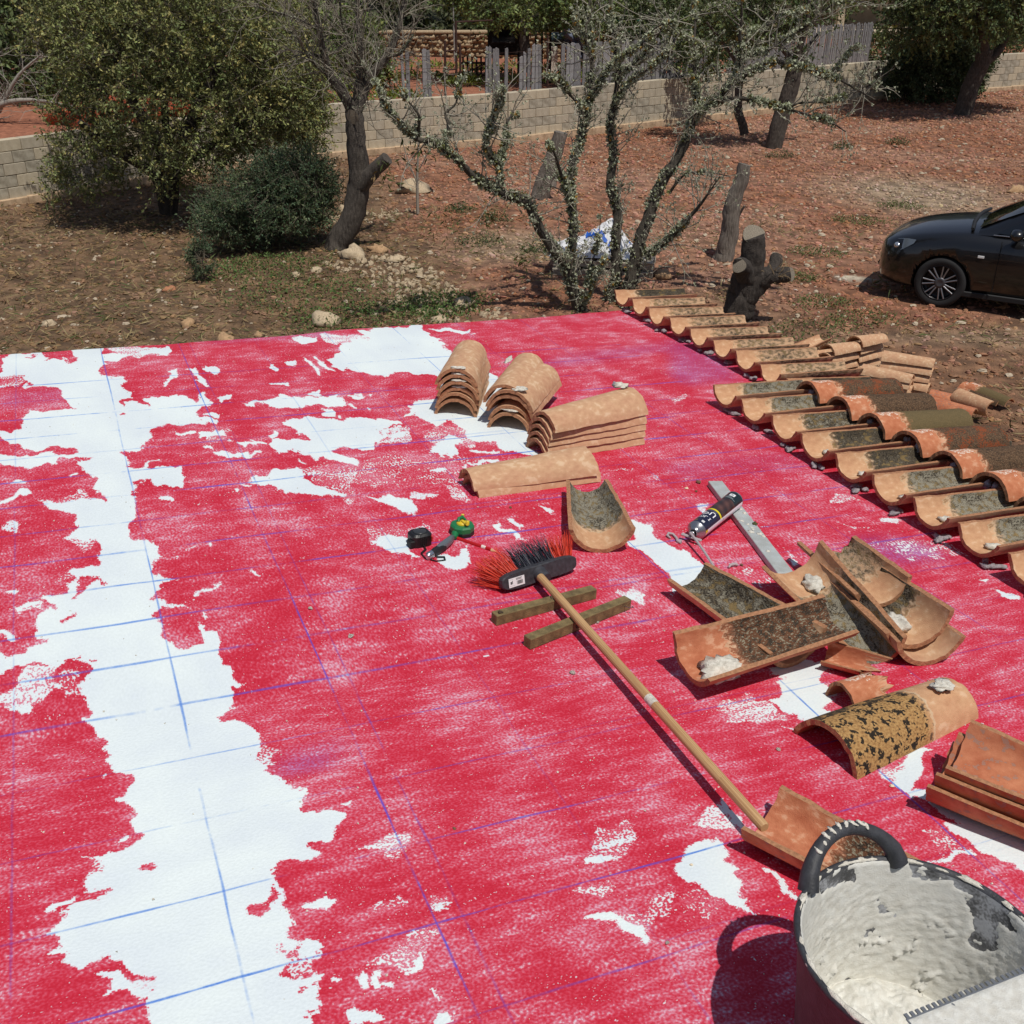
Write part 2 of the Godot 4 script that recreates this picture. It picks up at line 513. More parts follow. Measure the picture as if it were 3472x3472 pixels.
	patch(100, [9,3781,150,3742,218,3710,204,3662,158,3612,154,3505,134,3482,137,3418,154,3341,114,3294,127,3248,105,3224,112,3166,168,3110,190,3046,159,2976,147,2935,180,2916,228,2888,168,2876,168,2833,132,2778,149,2765,149,2725,202,2708,234,2690,150,2701,134,2686,138,2658,152,2616,139,2565,159,2519,184,2469,192,2474,238,2508,237,2574,233,2605,255,2605,254,2572,287,2547,287,2499,276,2405,256,2388,270,2347,249,2322,219,2275,252,2296,270,2322,285,2310,284,2285,316,2274,276,2256,263,2218,266,2195,-61,2305,-51,2390,-32,2440,-46,2484,-71,2506,-74,2526,-56,2548,-123,2529,-187,2514,-250,2541,-251,2591,-209,2604,-160,2651,-186,2681,-172,2727,-154,2790,-115,2816,-136,2846,-142,2881,-95,2899,-53,2936,-65,3027,-72,3038,19,3028,40,3106,39,3154,-19,3191,-25,3232,-84,3270,-29,3326,-53,3343,-43,3393,-66,3422,-119,3493,-130,3553,-11,3541,24,3543,50,3500,53,3582,32,3686,12,3742])
	patch(100, [-265,3626,-210,3622,-202,3655,-172,3670,-142,3626,-189,3604,-239,3573,-264,3569])
	patch(100, [-236,3762,-180,3758,-210,3730,-232,3738])
	patch(100, [-50,3772,-23,3775,-19,3753,-42,3754])
	patch(100, [-245,2938,-227,2957,-208,2955,-213,2940])
	patch(100, [-252,2706,-239,2702,-229,2684,-242,2670,-252,2677])
	patch(100, [-117,2399,-107,2414,-104,2395,-117,2381])
	patch(100, [220,3457,245,3479,278,3411,234,3424])
	patch(100, [249,2808,284,2810,327,2783,311,2780,266,2790])
	patch(100, [552,3564,608,3574,595,3500])
	patch(100, [523,3508,563,3491,542,3484])
	patch(100, [484,3446,508,3451,501,3435])
	patch(100, [223,3050,239,3050,237,3031])
	patch(100, [328,3066,343,3086,348,3060])
	patch(100, [266,3066,295,3067,285,3055])
	patch(75, [260,2642,275,2669,287,2649,269,2624])
	patch(60, [414,2879,447,2815,426,2813,413,2852])
	patch(75, [-209,2866,-178,2876,-157,2861,-192,2841,-216,2848])
	patch(100, [-32,2465,294,2358,278,2315,312,2274,277,2253,265,2208,225,2174,287,2108,314,2069,296,2039,279,1995,294,1939,291,1923,350,1841,342,1779,369,1766,419,1746,409,1707,380,1683,314,1695,350,1652,320,1621,269,1639,257,1612,257,1527,251,1449,214,1401,209,1373,224,1355,279,1339,255,1319,233,1237,3,1322,-11,1350,-1,1458,-17,1485,-59,1500,-114,1495,-154,1539,-144,1583,-165,1608,-136,1623,-107,1648,-68,1653,-27,1683,-60,1689,-93,1672,-75,1715,-31,1725,-56,1755,-71,1781,-27,1776,29,1784,37,1792,19,1827,16,1874,-15,1946,13,1973,15,1998,-8,2042,-22,2112,-33,2194,-75,2237,-60,2285,-52,2362])
	patch(100, [-73,1476,-48,1479,-32,1457,-34,1433,-64,1424,-74,1456])
	patch(100, [-157,1661,-113,1669,-110,1658,-148,1648])
	patch(100, [-31,1816,-7,1813,3,1799,-25,1798])
	patch(100, [-47,2014,-24,2025,-29,2010])
	patch(100, [301,1521,354,1504,326,1492,297,1503])
	patch(100, [284,1320,299,1315,294,1305])
	patch(100, [411,1776,451,1775,431,1763])
	patch(100, [293,1253,317,1256,330,1236,309,1225,288,1232])
	patch(100, [330,1320,352,1323,361,1308,344,1295,330,1300])
	patch(100, [365,1302,386,1307,384,1285,365,1288])
	patch(100, [287,1323,299,1319,295,1309,284,1312])
	patch(100, [391,1295,404,1287,397,1278])
	patch(100, [458,1249,465,1246,473,1234])
	patch(100, [437,1210,464,1209,467,1194,452,1186,438,1200])
	patch(100, [434,1321,464,1336,456,1313,434,1309])
	patch(100, [774,1297,798,1299,838,1271,864,1250,860,1203,834,1229,823,1260,782,1286])
	patch(100, [412,1772,453,1776,439,1759])
	patch(100, [253,1428,282,1436,294,1403,269,1396,249,1409])
	patch(75, [280,1249,299,1251,335,1247,361,1247,370,1225,365,1211,285,1240])
	patch(100, [1045,1392,1127,1409,1138,1376,1119,1355,1130,1318,1109,1221,1093,1192,1067,1241,1036,1278,1019,1341])
	patch(100, [1223,1523,1229,1488,1219,1424,1201,1424,1211,1482])
	patch(100, [1168,1288,1179,1279,1200,1209,1194,1201,1180,1242])
	patch(100, [1561,1792,1654,1865,1761,1857,1742,1809,1750,1789,1728,1762,1669,1739,1684,1684,1597,1681,1559,1734])
	patch(100, [1504,1697,1539,1677,1519,1680])
	patch(100, [1736,1490,1808,1502,1726,1436,1662,1377,1619,1359,1627,1416,1668,1457])
	patch(100, [1655,1290,1731,1227,1757,1164,1696,1106,1687,1148,1655,1182,1658,1216])
	patch(100, [1645,1370,1669,1304,1752,1160,1789,1194,1738,1378])
	patch(100, [1538,1190,1557,1195,1618,1196,1636,1183,1601,1179])
	patch(50, [1618,1474,1736,1490,1619,1359,1627,1416,1613,1462])
	patch(100, [2585,2139,2642,2134,2616,2123])
	patch(100, [2597,2073,2624,2040,2621,1993,2588,2027])
	patch(100, [1651,1928,1755,1922,1802,1887,1761,1834,1628,1878])
	patch(100, [1732,2854,1759,2786,1736,2721,1749,2646,1790,2474,1731,2380,1619,2391,1653,2404,1655,2554,1643,2678,1639,2721])
	patch(100, [1739,2622,1781,2623,1773,2531,1782,2426,1715,2361,1617,2392,1600,2385])
	patch(100, [826,2959,897,2972,948,2957,939,2851,926,2829,882,2882])
	patch(100, [998,2756,1114,2838,1089,2740,997,2687])
	patch(100, [1277,2959,1285,2898,1306,2822,1283,2829,1267,2933])
	patch(100, [1318,2977,1361,2920,1314,2919])
	patch(100, [1475,3023,1494,2971,1481,2959])
	patch(100, [919,3288,1010,3238,1062,3191,1039,3120,976,3169])
	patch(100, [936,2236,963,2223,946,2219])
	patch(100, [1205,3455,1244,3444,1229,3421])
	patch(100, [1333,3456,1364,3469,1346,3443])
	patch(100, [1379,3471,1464,3475,1440,3435])
	patch(0, [158,4347,180,4386,185,4332])
	patch(0, [-45,2951,16,2936,-41,2874,-79,2845,-89,2844,-59,2887])
	patch(0, [-90,2723,-75,2760,-59,2759,-73,2718])
	patch(0, [-48,2505,-31,2519,-39,2502])
	patch(0, [6,1719,25,1731,45,1698,28,1699])
	patch(0, [198,1562,226,1562,253,1578,244,1566,207,1516,192,1531])
	patch(0, [-179,5252,-147,5265,-163,5229])
	patch(0, [-107,5167,-64,5236,-17,5205,28,5275,28,5107,-39,5171])
	patch(250, [2392,2509,2570,2441,2651,2303,2423,2292,2370,2389])
	patch(240, [3043,4851,3118,4421,3017,4136,2718,4123,2674,4219])
	patch(230, [2101,3241,2675,3200,2640,3130,2045,3146])
	patch(245, [344,1966,507,1967,391,1895,307,1924])
	patch(235, [661,5407,1298,5447,1270,5333,649,5325])
	patch(235, [-280,4682,-28,4700,-31,4619,-278,4587])
	patch(230, [2157,4644,3296,4870,3176,4678,2108,4532])

func membrane_mat() -> StandardMaterial3D:
	mask = PackedByteArray(); mask.resize(1024 * 1024)
	dust = PackedByteArray(); dust.resize(1024 * 1024)
	patches()
	# smooth the outlines, then let noise tear them again below
	var mi := Image.create_from_data(1024, 1024, false, Image.FORMAT_L8, mask)
	mi.resize(560, 560, Image.INTERPOLATE_BILINEAR)
	mi.resize(1024, 1024, Image.INTERPOLATE_CUBIC)
	mask = mi.get_data()
	var di := Image.create_from_data(1024, 1024, false, Image.FORMAT_L8, dust)
	di.resize(64, 64, Image.INTERPOLATE_LANCZOS)
	di.resize(1024, 1024, Image.INTERPOLATE_CUBIC)
	dust = di.get_data()
	var st := noise_img(512, RS, 0.045, 4, 11)          # brush strokes across the slope
	st.resize(RS, RS, Image.INTERPOLATE_CUBIC)
	var st2 := noise_img(700, 700, 0.02, 4, 12)
	st2.resize(RS, RS, Image.INTERPOLATE_CUBIC)
	var n1 := st.get_data()
	var n2 := nbytes(RS, RS, 0.2, 3, 13)
	var n3 := st2.get_data()
	var w1i := noise_img(1024, 1024, 0.03, 4, 14)
	var w2i := noise_img(1024, 1024, 0.03, 4, 15)
	var w1 := w1i.get_data()
	var w2 := w2i.get_data()
	var px := PackedByteArray()
	px.resize(RS * RS * 3)
	var hm := PackedByteArray()
	hm.resize(RS * RS)
	var i := 0
	var o := 0
	for y in RS:
		var yh := y >> 1
		for x in RS:
			var c := (yh << 10) + (x >> 1)
			var dx := (w1[c] - 128) >> 4
			var dy := (w2[c] - 128) >> 4
			var k := clampi(c + dx + (dy << 10), 0, 1048575)
			var d := mask[k]
			var s := (n1[i] * 3 + n2[i] * 5) >> 3
			s = ((s - 128) * 30 >> 4) + 128
			var f := 134 + ((n3[i] - 128) * 5 >> 3) + ((n1[i] - 128) * 5 >> 3) + (n2[i] - 128)      # how chalky the red is, about 128
			var a: int
			if d > 245: a = 256
			elif d > 150: a = clampi((d * 5 - s * 2 - 270) , 0, 256)
			else: a = clampi((d + (d >> 2) + 6 - s) * 12, 0, 256)
			if a < 256 and s > 222: a = maxi(a, clampi((s - 222) * 4, 0, 110))
			f = clampi(f, 0, 255)
			# red, from deep to dusty
			var r := 187 + (f * 26 >> 8)
			var g := 32 + (f * f * 128 >> 16)
			var b := 54 + (f * f * 124 >> 16)
			var q := dust[c]
			if q > 0:
				var e := q * (20 + n2[i]) >> 8
				e = mini(e, 130)
				r += (132 - r) * e >> 8; g += (96 - g) * e >> 8; b += (190 - b) * e >> 8
			if a > 0:
				var t := (n3[i] - 128) * 14 >> 8
				var tw := (n2[i] - 128) * 10 >> 8
				r += (219 + t + tw - r) * a >> 8
				g += (228 + t + tw - g) * a >> 8
				b += (230 + (t >> 1) + tw - b) * a >> 8
			px[o] = r; px[o + 1] = g; px[o + 2] = b
			hm[i] = clampi(70 + (a * 90 >> 8) + ((n2[i] - 128) * 5 >> 3) + ((n1[i] - 128) >> 2), 0, 255)
			i += 1
			o += 3
	var us := [[-0.22, 0.30], [0.152, 0.62], [0.511, 0.95], [0.565, 0.45], [0.884, 0.22], [1.257, 0.35], [1.631, 0.75], [2.0, 0.3], [2.38, 0.4]]
	for q in us: chalk(px, false, q[0], 0.62, 5.45, 0.0026, q[1], int(q[0] * 90) + 200)
	for k in 19:
		var v := 0.962 + 0.2142 * k
		chalk(px, true, v, -0.44, 2.72, 0.0028 if v < 2.2 else 0.005, 0.42 + 0.5 * h2(k, 3.0), k + 77)
		if k % 3 == 1: chalk(px, true, v + 0.03, 0.9, 2.9, 0.002 if v < 2.2 else 0.005, 0.24, k + 177)
	var m := StandardMaterial3D.new()
	m.albedo_texture = tex(Image.create_from_data(RS, RS, false, Image.FORMAT_RGB8, px))
	m.roughness = 0.72
	m.metallic_specular = 0.35
	m.heightmap_enabled = true
	m.heightmap_scale = 0.12
	m.heightmap_texture = tex(Image.create_from_data(RS, RS, false, Image.FORMAT_L8, hm))
	return m

func roof_edge(u: float) -> float:
	var e := [[-2.2, 5.33], [-0.289, 5.349], [0.477, 5.361], [1.18, 5.395], [1.30, 5.44], [2.469, 5.455], [3.085, 5.511], [3.7, 5.55]]
	for i in e.size() - 1:
		if u <= e[i + 1][0]:
			return lerpf(e[i][1], e[i + 1][1], clampf((u - e[i][0]) / (e[i + 1][0] - e[i][0]), 0, 1)) + 0.004 * sin(u * 23.0) + 0.003 * sin(u * 51.0)
	return 5.55

func build_shed():
	var shed = thing("shed", "low shed under the camera, its roof covered with scuffed red and white membrane", "building")
	var m := MB.new()
	m.xf = roof_xf
	m.smooth(true)
	var f := FastNoiseLite.new()
	f.seed = 5
	f.frequency = 0.9
	f.fractal_octaves = 3
	var us := []
	for i in 53: us.append(-1.65 + i * 0.1)
	var U := 3.55
	var grid := []
	for i in us.size():
		var u: float = minf(us[i], U)
		var col := []
		var e := roof_edge(u)
		for q in 61:
			var v := -0.8 + 0.1 * q
			col.append(Vector3(u, 0.0028 * f.get_noise_2d(u * 3.0, v * 3.0), -v))
		for q in 7: col.append(Vector3(u, -0.045 * (1.0 - cos(PI / 2 * q / 6.0)), -(e - 0.045 + 0.045 * sin(PI / 2 * q / 6.0))))
		col.append(Vector3(u, -0.09 - 0.01 * sin(u * 17.0), -(e + 0.002)))
		grid.append(col)
	for i in grid.size() - 1:
		for k in grid[i].size() - 1:
			var q := [grid[i][k], grid[i + 1][k], grid[i + 1][k + 1], grid[i][k + 1]]
			var t := []
			for p in q:
				var uu: float = p.x
				var vv: float = -p.z
				if uu < -0.45: uu = -0.9 - uu
				if uu > 3.35: uu = 6.7 - uu
				if vv < 0.6: vv = 1.2 - vv
				t.append(Vector2(rx(uu), minf(ry(vv), RS - 2.0)) / RS)
			m.quad(q[0], q[1], q[2], q[3], t[0], t[1], t[2], t[3])
	part("roof_membrane", m.done(), shed, membrane_mat())
	m = MB.new()
	m.xf = roof_xf
	m.box(V(0.95, -0.115, -2.22), V(5.1, 0.2, 5.98), 0.0)
	part("roof_slab", m.done(), shed, grain_mat(176, 168, 154, 140, 132, 120, 0.8, 0.95, 0.4, 0.02, 31))
	var plaster = grain_mat(206, 196, 178, 176, 162, 142, 0.5, 0.95, 0.3, 0.02, 32)
	for w in [[-1.5, -2.3, 0.2, 6.1], [3.3, -2.3, 0.2, 6.1], [0.9, 0.65, 4.6, 0.2], [0.9, -5.1, 4.6, 0.2]]:
		var p = roof_xf * V(w[0], 0, w[1])
		m = MB.new()
		m.box(V(0, 0, 0), V(w[2], 2.06 + 0.1, w[3]), 0.01)
		part("wall", m.done(), shed, plaster, Transform3D(Basis(Vector3.UP, atan2(0.38176, 0.92186)), V(p.x, 0.93, p.z)))
	var foam = grain_mat(176, 170, 176, 128, 124, 134, 6.0, 0.8, 0.5, 0.03, 33)
	var dabm = plaster_mat()
	# laid tiles along the eave
	for k in 17:
		var v := 2.03 + 0.2145 * k
		var near := k < 9
		var u0 := (2.665 if near else 3.055) + rr(-0.008, 0.008)
		var kind: String = ["chan_a", "chan_b", "chan_c"][rng.randi() % 3] if near else ["far_a", "chan_b", "far_b"][rng.randi() % 3]
		if k < 9:
			var below = put_tile("roof_tile", shed, 4 + rng.randi() % 2, true, R(3.06, v + rr(-.006, .006), 0.02, rr(-1, 1), -1.0), "chan_b")
		var t = put_tile("roof_tile", shed, 4 + rng.randi() % 2, true, R(u0, v + rr(-.006, .006), 0.026, rr(-1.6, 1.6), 0.6, rr(-3, 3)), kind)
		if (near and k in [1, 2, 3, 4, 5]) or k in [9, 10, 12]:
			part("mortar_dab", blob(V(0.026, 0.012, 0.021), 7, 0.35, k + 3.0, true), t, dabm, Transform3D(Basis(Vector3.UP, rr(0, 6)), V(0.075, 0.021, rr(0.0, 0.03))))
		for j in rng.randi_range(2, 4):
			part("foam_bead", blob(V(rr(.012, .03), rr(.008, .014), rr(.01, .016)), 6, 0.3, k * 5.0 + j, true), shed, foam, R(u0 + rr(0.0, 0.05), v + rr(-0.075, -0.01), 0.008, rr(0, 360)))
		if k in [2, 4, 6]:
			part("foam_bead", blob(V(.03, .011, .014), 7, 0.3, k * 9.0, true), shed, foam, R(u0 + 0.005, v - 0.055, 0.008, rr(20, 60)))
	for k in 9:
		var v := 2.03 + 0.2145 * k - 0.107
		if k == 8: v -= 0.0
		var kinds := ["cov_a", "cov_b", "cov_a", "cov_b", "cov_a", "cov_b", "cov_c", "cov_a", "cov_b"]
		if k >= 1 or true:
			put_tile("cover_tile", shed, 4 + k % 2, false, R(3.03 + rr(-.01, .01), v + rr(-.006, .006), 0.07, rr(-1.5, 1.5), -0.8, rr(-3, 3)), kinds[k])
			for j in 2:
				part("foam_bead", blob(V(.018, .02, .014), 6, 0.35, k * 7.0 + j, false), shed, foam, R(3.05 + rr(0, .02), v + rr(-0.05, 0.05), 0.085, rr(0, 360)))

# ---------------------------------------------------------------- clay tiles
var clay_cache := {}
func plaster_mat(): 
	if not mats.has("plaster"): mats["plaster"] = grain_mat(228, 224, 212, 196, 190, 176, 7.0, 0.95, 0.35, 0.03, 41)
	return mats["plaster"]
func clay(kind: String) -> StandardMaterial3D:
	if clay_cache.has(kind): return clay_cache[kind]
	var W := 384
	var H := 256
	var sd := kind.hash() % 1000
	var a := nbytes(W, H, 0.012, 4, sd)
	var b := nbytes(W, H, 0.035, 4, sd + 1)
	var c := nbytes(W, H, 0.11, 3, sd + 2)
	var d := nbytes(W, H, 0.3, 2, sd + 3)
	var px := PackedByteArray()
	px.resize(W * H * 3)
	var hm := PackedByteArray()
	hm.resize(W * H)
	var mode := kind.split("_")[0]
	var sub := kind.split("_")[1] if "_" in kind else "a"
	var edge := {"chan": 0.27, "cov": 0.24, "far": 0.24, "spot": 0.68, "in": 0.3}.get(mode, 2.0) as float
	for y in H:
		for x in W:
			var i := y * W + x
			var u := float(x) / W
			var v := float(y) / H
			var na := a[i] / 255.0 - 0.5
			var nb := b[i] / 255.0 - 0.5
			var nc := c[i] / 255.0 - 0.5
			var nd := d[i] / 255.0 - 0.5
			var col: Vector3
			var hh := 0.45 + nd * 0.3
			# bare clay
			var tone := clampf(0.5 + na * 0.9 + nb * 0.35, 0, 1)
			if mode == "tan": col = Vector3(186, 142, 112).lerp(Vector3(202, 166, 130), tone)
			elif mode == "terra" or mode == "in": col = Vector3(168, 98, 70).lerp(Vector3(196, 132, 98), tone)
			elif mode == "cov": col = Vector3(178, 108, 76).lerp(Vector3(196, 132, 98), tone)
			else: col = Vector3(188, 142, 108).lerp(Vector3(204, 164, 126), tone)
			col += Vector3(18, 18, 17) * (nb * 0.8 + nd * 0.5)
			if nb + na > 0.2 and mode != "terra": col = col.lerp(Vector3(222, 204, 180), clampf((nb + na - 0.2) * 1.2, 0.0, 0.28))
			if nd > 0.4 and nc < 0.0: col = col * 0.7
			var bx := edge + nb * 0.10 + nc * 0.03
			if mode == "spot": bx = edge - absf(v - 0.5) * 0.12 + nb * 0.03
			var weather := (u > bx) if mode != "spot" else (u < bx)
			var nearness := absf(u - bx)
			if weather and edge < 1.5:
				var g := clampf(nearness * 14.0, 0.0, 1.0)
				var w: Vector3
				if mode == "chan" or mode == "far":
					var gray := {"a": 0.5, "b": 0.15, "c": 0.85}.get(sub, 0.5) as float
					w = Vector3(78, 70, 58).lerp(Vector3(140, 134, 118), clampf((nb * 1.2 + nd * 1.1 + gray - 0.35) * 2.0, 0.0, 1.0))
					if nc * 0.8 + nd * 0.6 > 0.2 - na * 0.4: w = Vector3(44, 40, 35)
					if na * 0.6 + nb - nd * 0.5 < -0.24: w = w.lerp(Vector3(150, 124, 76), 0.6)
					if mode == "far": w = w.lerp(Vector3(190, 156, 124), clampf(0.5 + nb * 1.6 + absf(u - 0.55) * 0.9, 0.0, 1.0))
				elif mode == "cov":
					w = Vector3(84, 64, 48)
					if nb + nc > 0.1: w = Vector3(58, 46, 36)
					if nc > 0.14: w = Vector3(112, 88, 66)
					if nd > 0.26: w = Vector3(134, 118, 98)
					if sub == "c": w = w.lerp(Vector3(110, 98, 66), 0.7)
					if sub == "b" and na + nc > 0.16: w = Vector3(128, 70, 44)
				elif mode == "spot":
					w = Vector3(178, 142, 92).lerp(Vector3(150, 112, 70), clampf(0.5 + nc * 2.0, 0, 1))
					if b[i] + c[i] * 0.5 + d[i] * 0.1 > 222 - 30.0 * (0.5 - v): w = Vector3(44, 38, 32)
					if nd + nc > 0.42: w = Vector3(76, 64, 50)
					if v < 0.36 and na + nb > -0.14: w = w.lerp(Vector3(66, 58, 46), 0.7)
					if nd > 0.3: w = w * 0.7
				else:
					w = Vector3(96, 66, 48)
					if nc + nb > 0.06: w = Vector3(58, 50, 42)
					if nc - nb * 0.5 > 0.16: w = Vector3(132, 124, 106)
					if nd > 0.28: w = w * 1.3
				col = col.lerp(w + Vector3(16, 15, 14) * nd * 1.6, g)
				hh = 0.5 + nc * 0.55 * g + nd * 0.3
				if nearness < 0.018: col = col.lerp(Vector3(206, 190, 160), 0.5)
			elif mode == "cov" and u < edge and absf(v - 0.42) < 0.12 + nb * 0.3 and nc > -0.02 and u > 0.05:
				col = col.lerp(Vector3(228, 222, 210), 0.8)
			if mode == "terra" and nb < -0.2: col = col.lerp(Vector3(150, 128, 120), 0.6)
			for e in 3:
				px[i * 3 + e] = int(clampf(col[e], 0, 255))
			hm[i] = int(clampf(hh, 0, 1) * 255)
	var m := StandardMaterial3D.new()
	m.albedo_texture = tex(Image.create_from_data(W, H, false, Image.FORMAT_RGB8, px))
	m.roughness = 0.9
	m.metallic_specular = 0.3
	m.heightmap_enabled = true
	m.heightmap_scale = 0.1 if mode in ["tan", "terra"] else 0.3
	m.heightmap_texture = tex(Image.create_from_data(W, H, false, Image.FORMAT_L8, hm))
	clay_cache[kind] = m
	return m

var tile_meshes := {}
func tile_mesh(variant: int, up: bool, cut := 1.0) -> ArrayMesh:
	var key := [variant, up, cut]
	if tile_meshes.has(key): return tile_meshes[key]
	var spec: Array = [[0.46, 0.105, 0.078], [0.47, 0.103, 0.079], [0.45, 0.108, 0.076], [0.49, 0.098, 0.07], [0.48, 0.092, 0.078], [0.475, 0.093, 0.077]][variant]
	var L: float = spec[0]
	var th := 0.0135
	var A := deg_to_rad(78.0)
	var nx := 14
	var na := 18
	var f := FastNoiseLite.new()
	f.seed = variant * 7 + 3
	f.frequency = 1.0
	f.fractal_octaves = 3
	var pt := func(i: int, k: int, inner: bool) -> Vector3:
		var t := float(i) / nx
		var x := L * cut * t
		var a := lerpf(-A, A, float(k) / na)
		if i == 0 or i == nx: x += 0.0045 * f.get_noise_2d(a * 7.0, i * 3.0)
		if cut < 1.0 and i == nx: x += 0.06 * f.get_noise_2d(a * 2.2, 77.0) + 0.03 * a
		if k == 0 or k == na: a += 0.03 * f.get_noise_2d(x * 30.0, k * 5.0) * signf(a)
		var r: float = lerpf(spec[1], spec[2], x / L) / sin(A)
		r += 0.0022 * f.get_noise_2d(x * 9.0, a * 2.0)
		var ro := r
		if inner: r -= th * (1.0 + 0.15 * f.get_noise_2d(x * 14.0, a * 4.0 + 9.0))
		var p := Vector3(x, r * cos(a) - ro * cos(A), r * sin(a))
		if inner and (k == 0 or k == na):
			p.y = maxf(p.y, 0.0005)
		if up: p = Vector3(p.x, ro * (1.0 - cos(A)) - p.y, -p.z)
		p.y += 0.0025 * f.get_noise_2d(x * 4.0, 31.0)
		return p
	var mesh := ArrayMesh.new()
	for s in 3:
		var m := MB.new()
		m.smooth(true)
		if s < 2:
			for i in nx:
				for k in na:
					var q := [pt.call(i, k, s == 1), pt.call(i + 1, k, s == 1), pt.call(i + 1, k + 1, s == 1), pt.call(i, k + 1, s == 1)]
					var x0 := float(i) / nx * cut
					var x1 := float(i + 1) / nx * cut
					var t := [Vector2(x0, float(k) / na), Vector2(x1, float(k) / na), Vector2(x1, float(k + 1) / na), Vector2(x0, float(k + 1) / na)]
					if s == 0: m.quad(q[0], q[3], q[2], q[1], t[0], t[3], t[2], t[1])
					else: m.quad(q[0], q[1], q[2], q[3], t[0], t[1], t[2], t[3])
		else:
			m.smooth(false)
			for k in na:
				for i in [0, nx]:
					var a0: Vector3 = pt.call(i, k, false)
					var a1: Vector3 = pt.call(i, k + 1, false)
					var b0: Vector3 = pt.call(i, k, true)
					var b1: Vector3 = pt.call(i, k + 1, true)
					if i == 0: m.quad(a0, b0, b1, a1)
					else: m.quad(a0, a1, b1, b0)
			for i in nx:
				for k in [0, na]:
					var a0: Vector3 = pt.call(i, k, false)
					var a1: Vector3 = pt.call(i + 1, k, false)
					var b0: Vector3 = pt.call(i, k, true)
					var b1: Vector3 = pt.call(i + 1, k, true)
					if k == 0: m.quad(a0, a1, b1, b0)
					else: m.quad(a0, b0, b1, a1)
		m.st.generate_normals()
		m.st.commit(mesh)
	tile_meshes[key] = mesh
	return mesh

func clay_edge():
	if not mats.has("clay_edge"): mats["clay_edge"] = grain_mat(186, 134, 98, 150, 104, 76, 8.0, 0.95, 0.3, 0.03, 51)
	return mats["clay_edge"]
func put_tile(called, parent, variant: int, up: bool, xf: Transform3D, kind: String, cut := 1.0):
	var o := MeshInstance3D.new()
	o.mesh = tile_mesh(variant, up, cut)
	var plain := {"tan": "tan", "terra": "terra", "in": "terra", "spot": "terra", "cov": "terra", "chan": "tan", "far": "far_a"}
	var mode := kind.split("_")[0]
	var other: String = plain[mode]
	o.set_surface_override_material(0, clay(other if up else kind))
	o.set_surface_override_material(1, clay(kind if up else other))
	o.set_surface_override_material(2, clay_edge())
	o.transform = xf
	if parent == self:
		o.name = numbered(called)
		add_child(o, true)
	else:
		var key = [parent.get_instance_id(), called]
		fastn[key] = fastn.get(key, -1) + 1
		o.name = called if fastn[key] == 0 else "%s_%03d" % [called, fastn[key]]
		parent.add_child(o, true)
	return o

# ---------------------------------------------------------------- loose tiles and tools on the roof
const ORD := ["lowest", "second", "third", "fourth", "fifth", "sixth", "seventh", "eighth", "ninth"]
func loose(variant, up, xf, kind, label, group := "loose clay tiles on the roof", cut := 1.0):
	var o = put_tile("clay_tile" if cut == 1.0 else "tile_shard", self, variant, up, xf, kind, cut)
	return tag(o, label, "roof tile" if cut == 1.0 else "tile shard", group)
func dab(t, p: Vector3, r: Vector3, sd):
	return part("mortar_dab", blob(r, 9, 0.32, sd, true), t, plaster_mat(), Transform3D(Basis(), p))

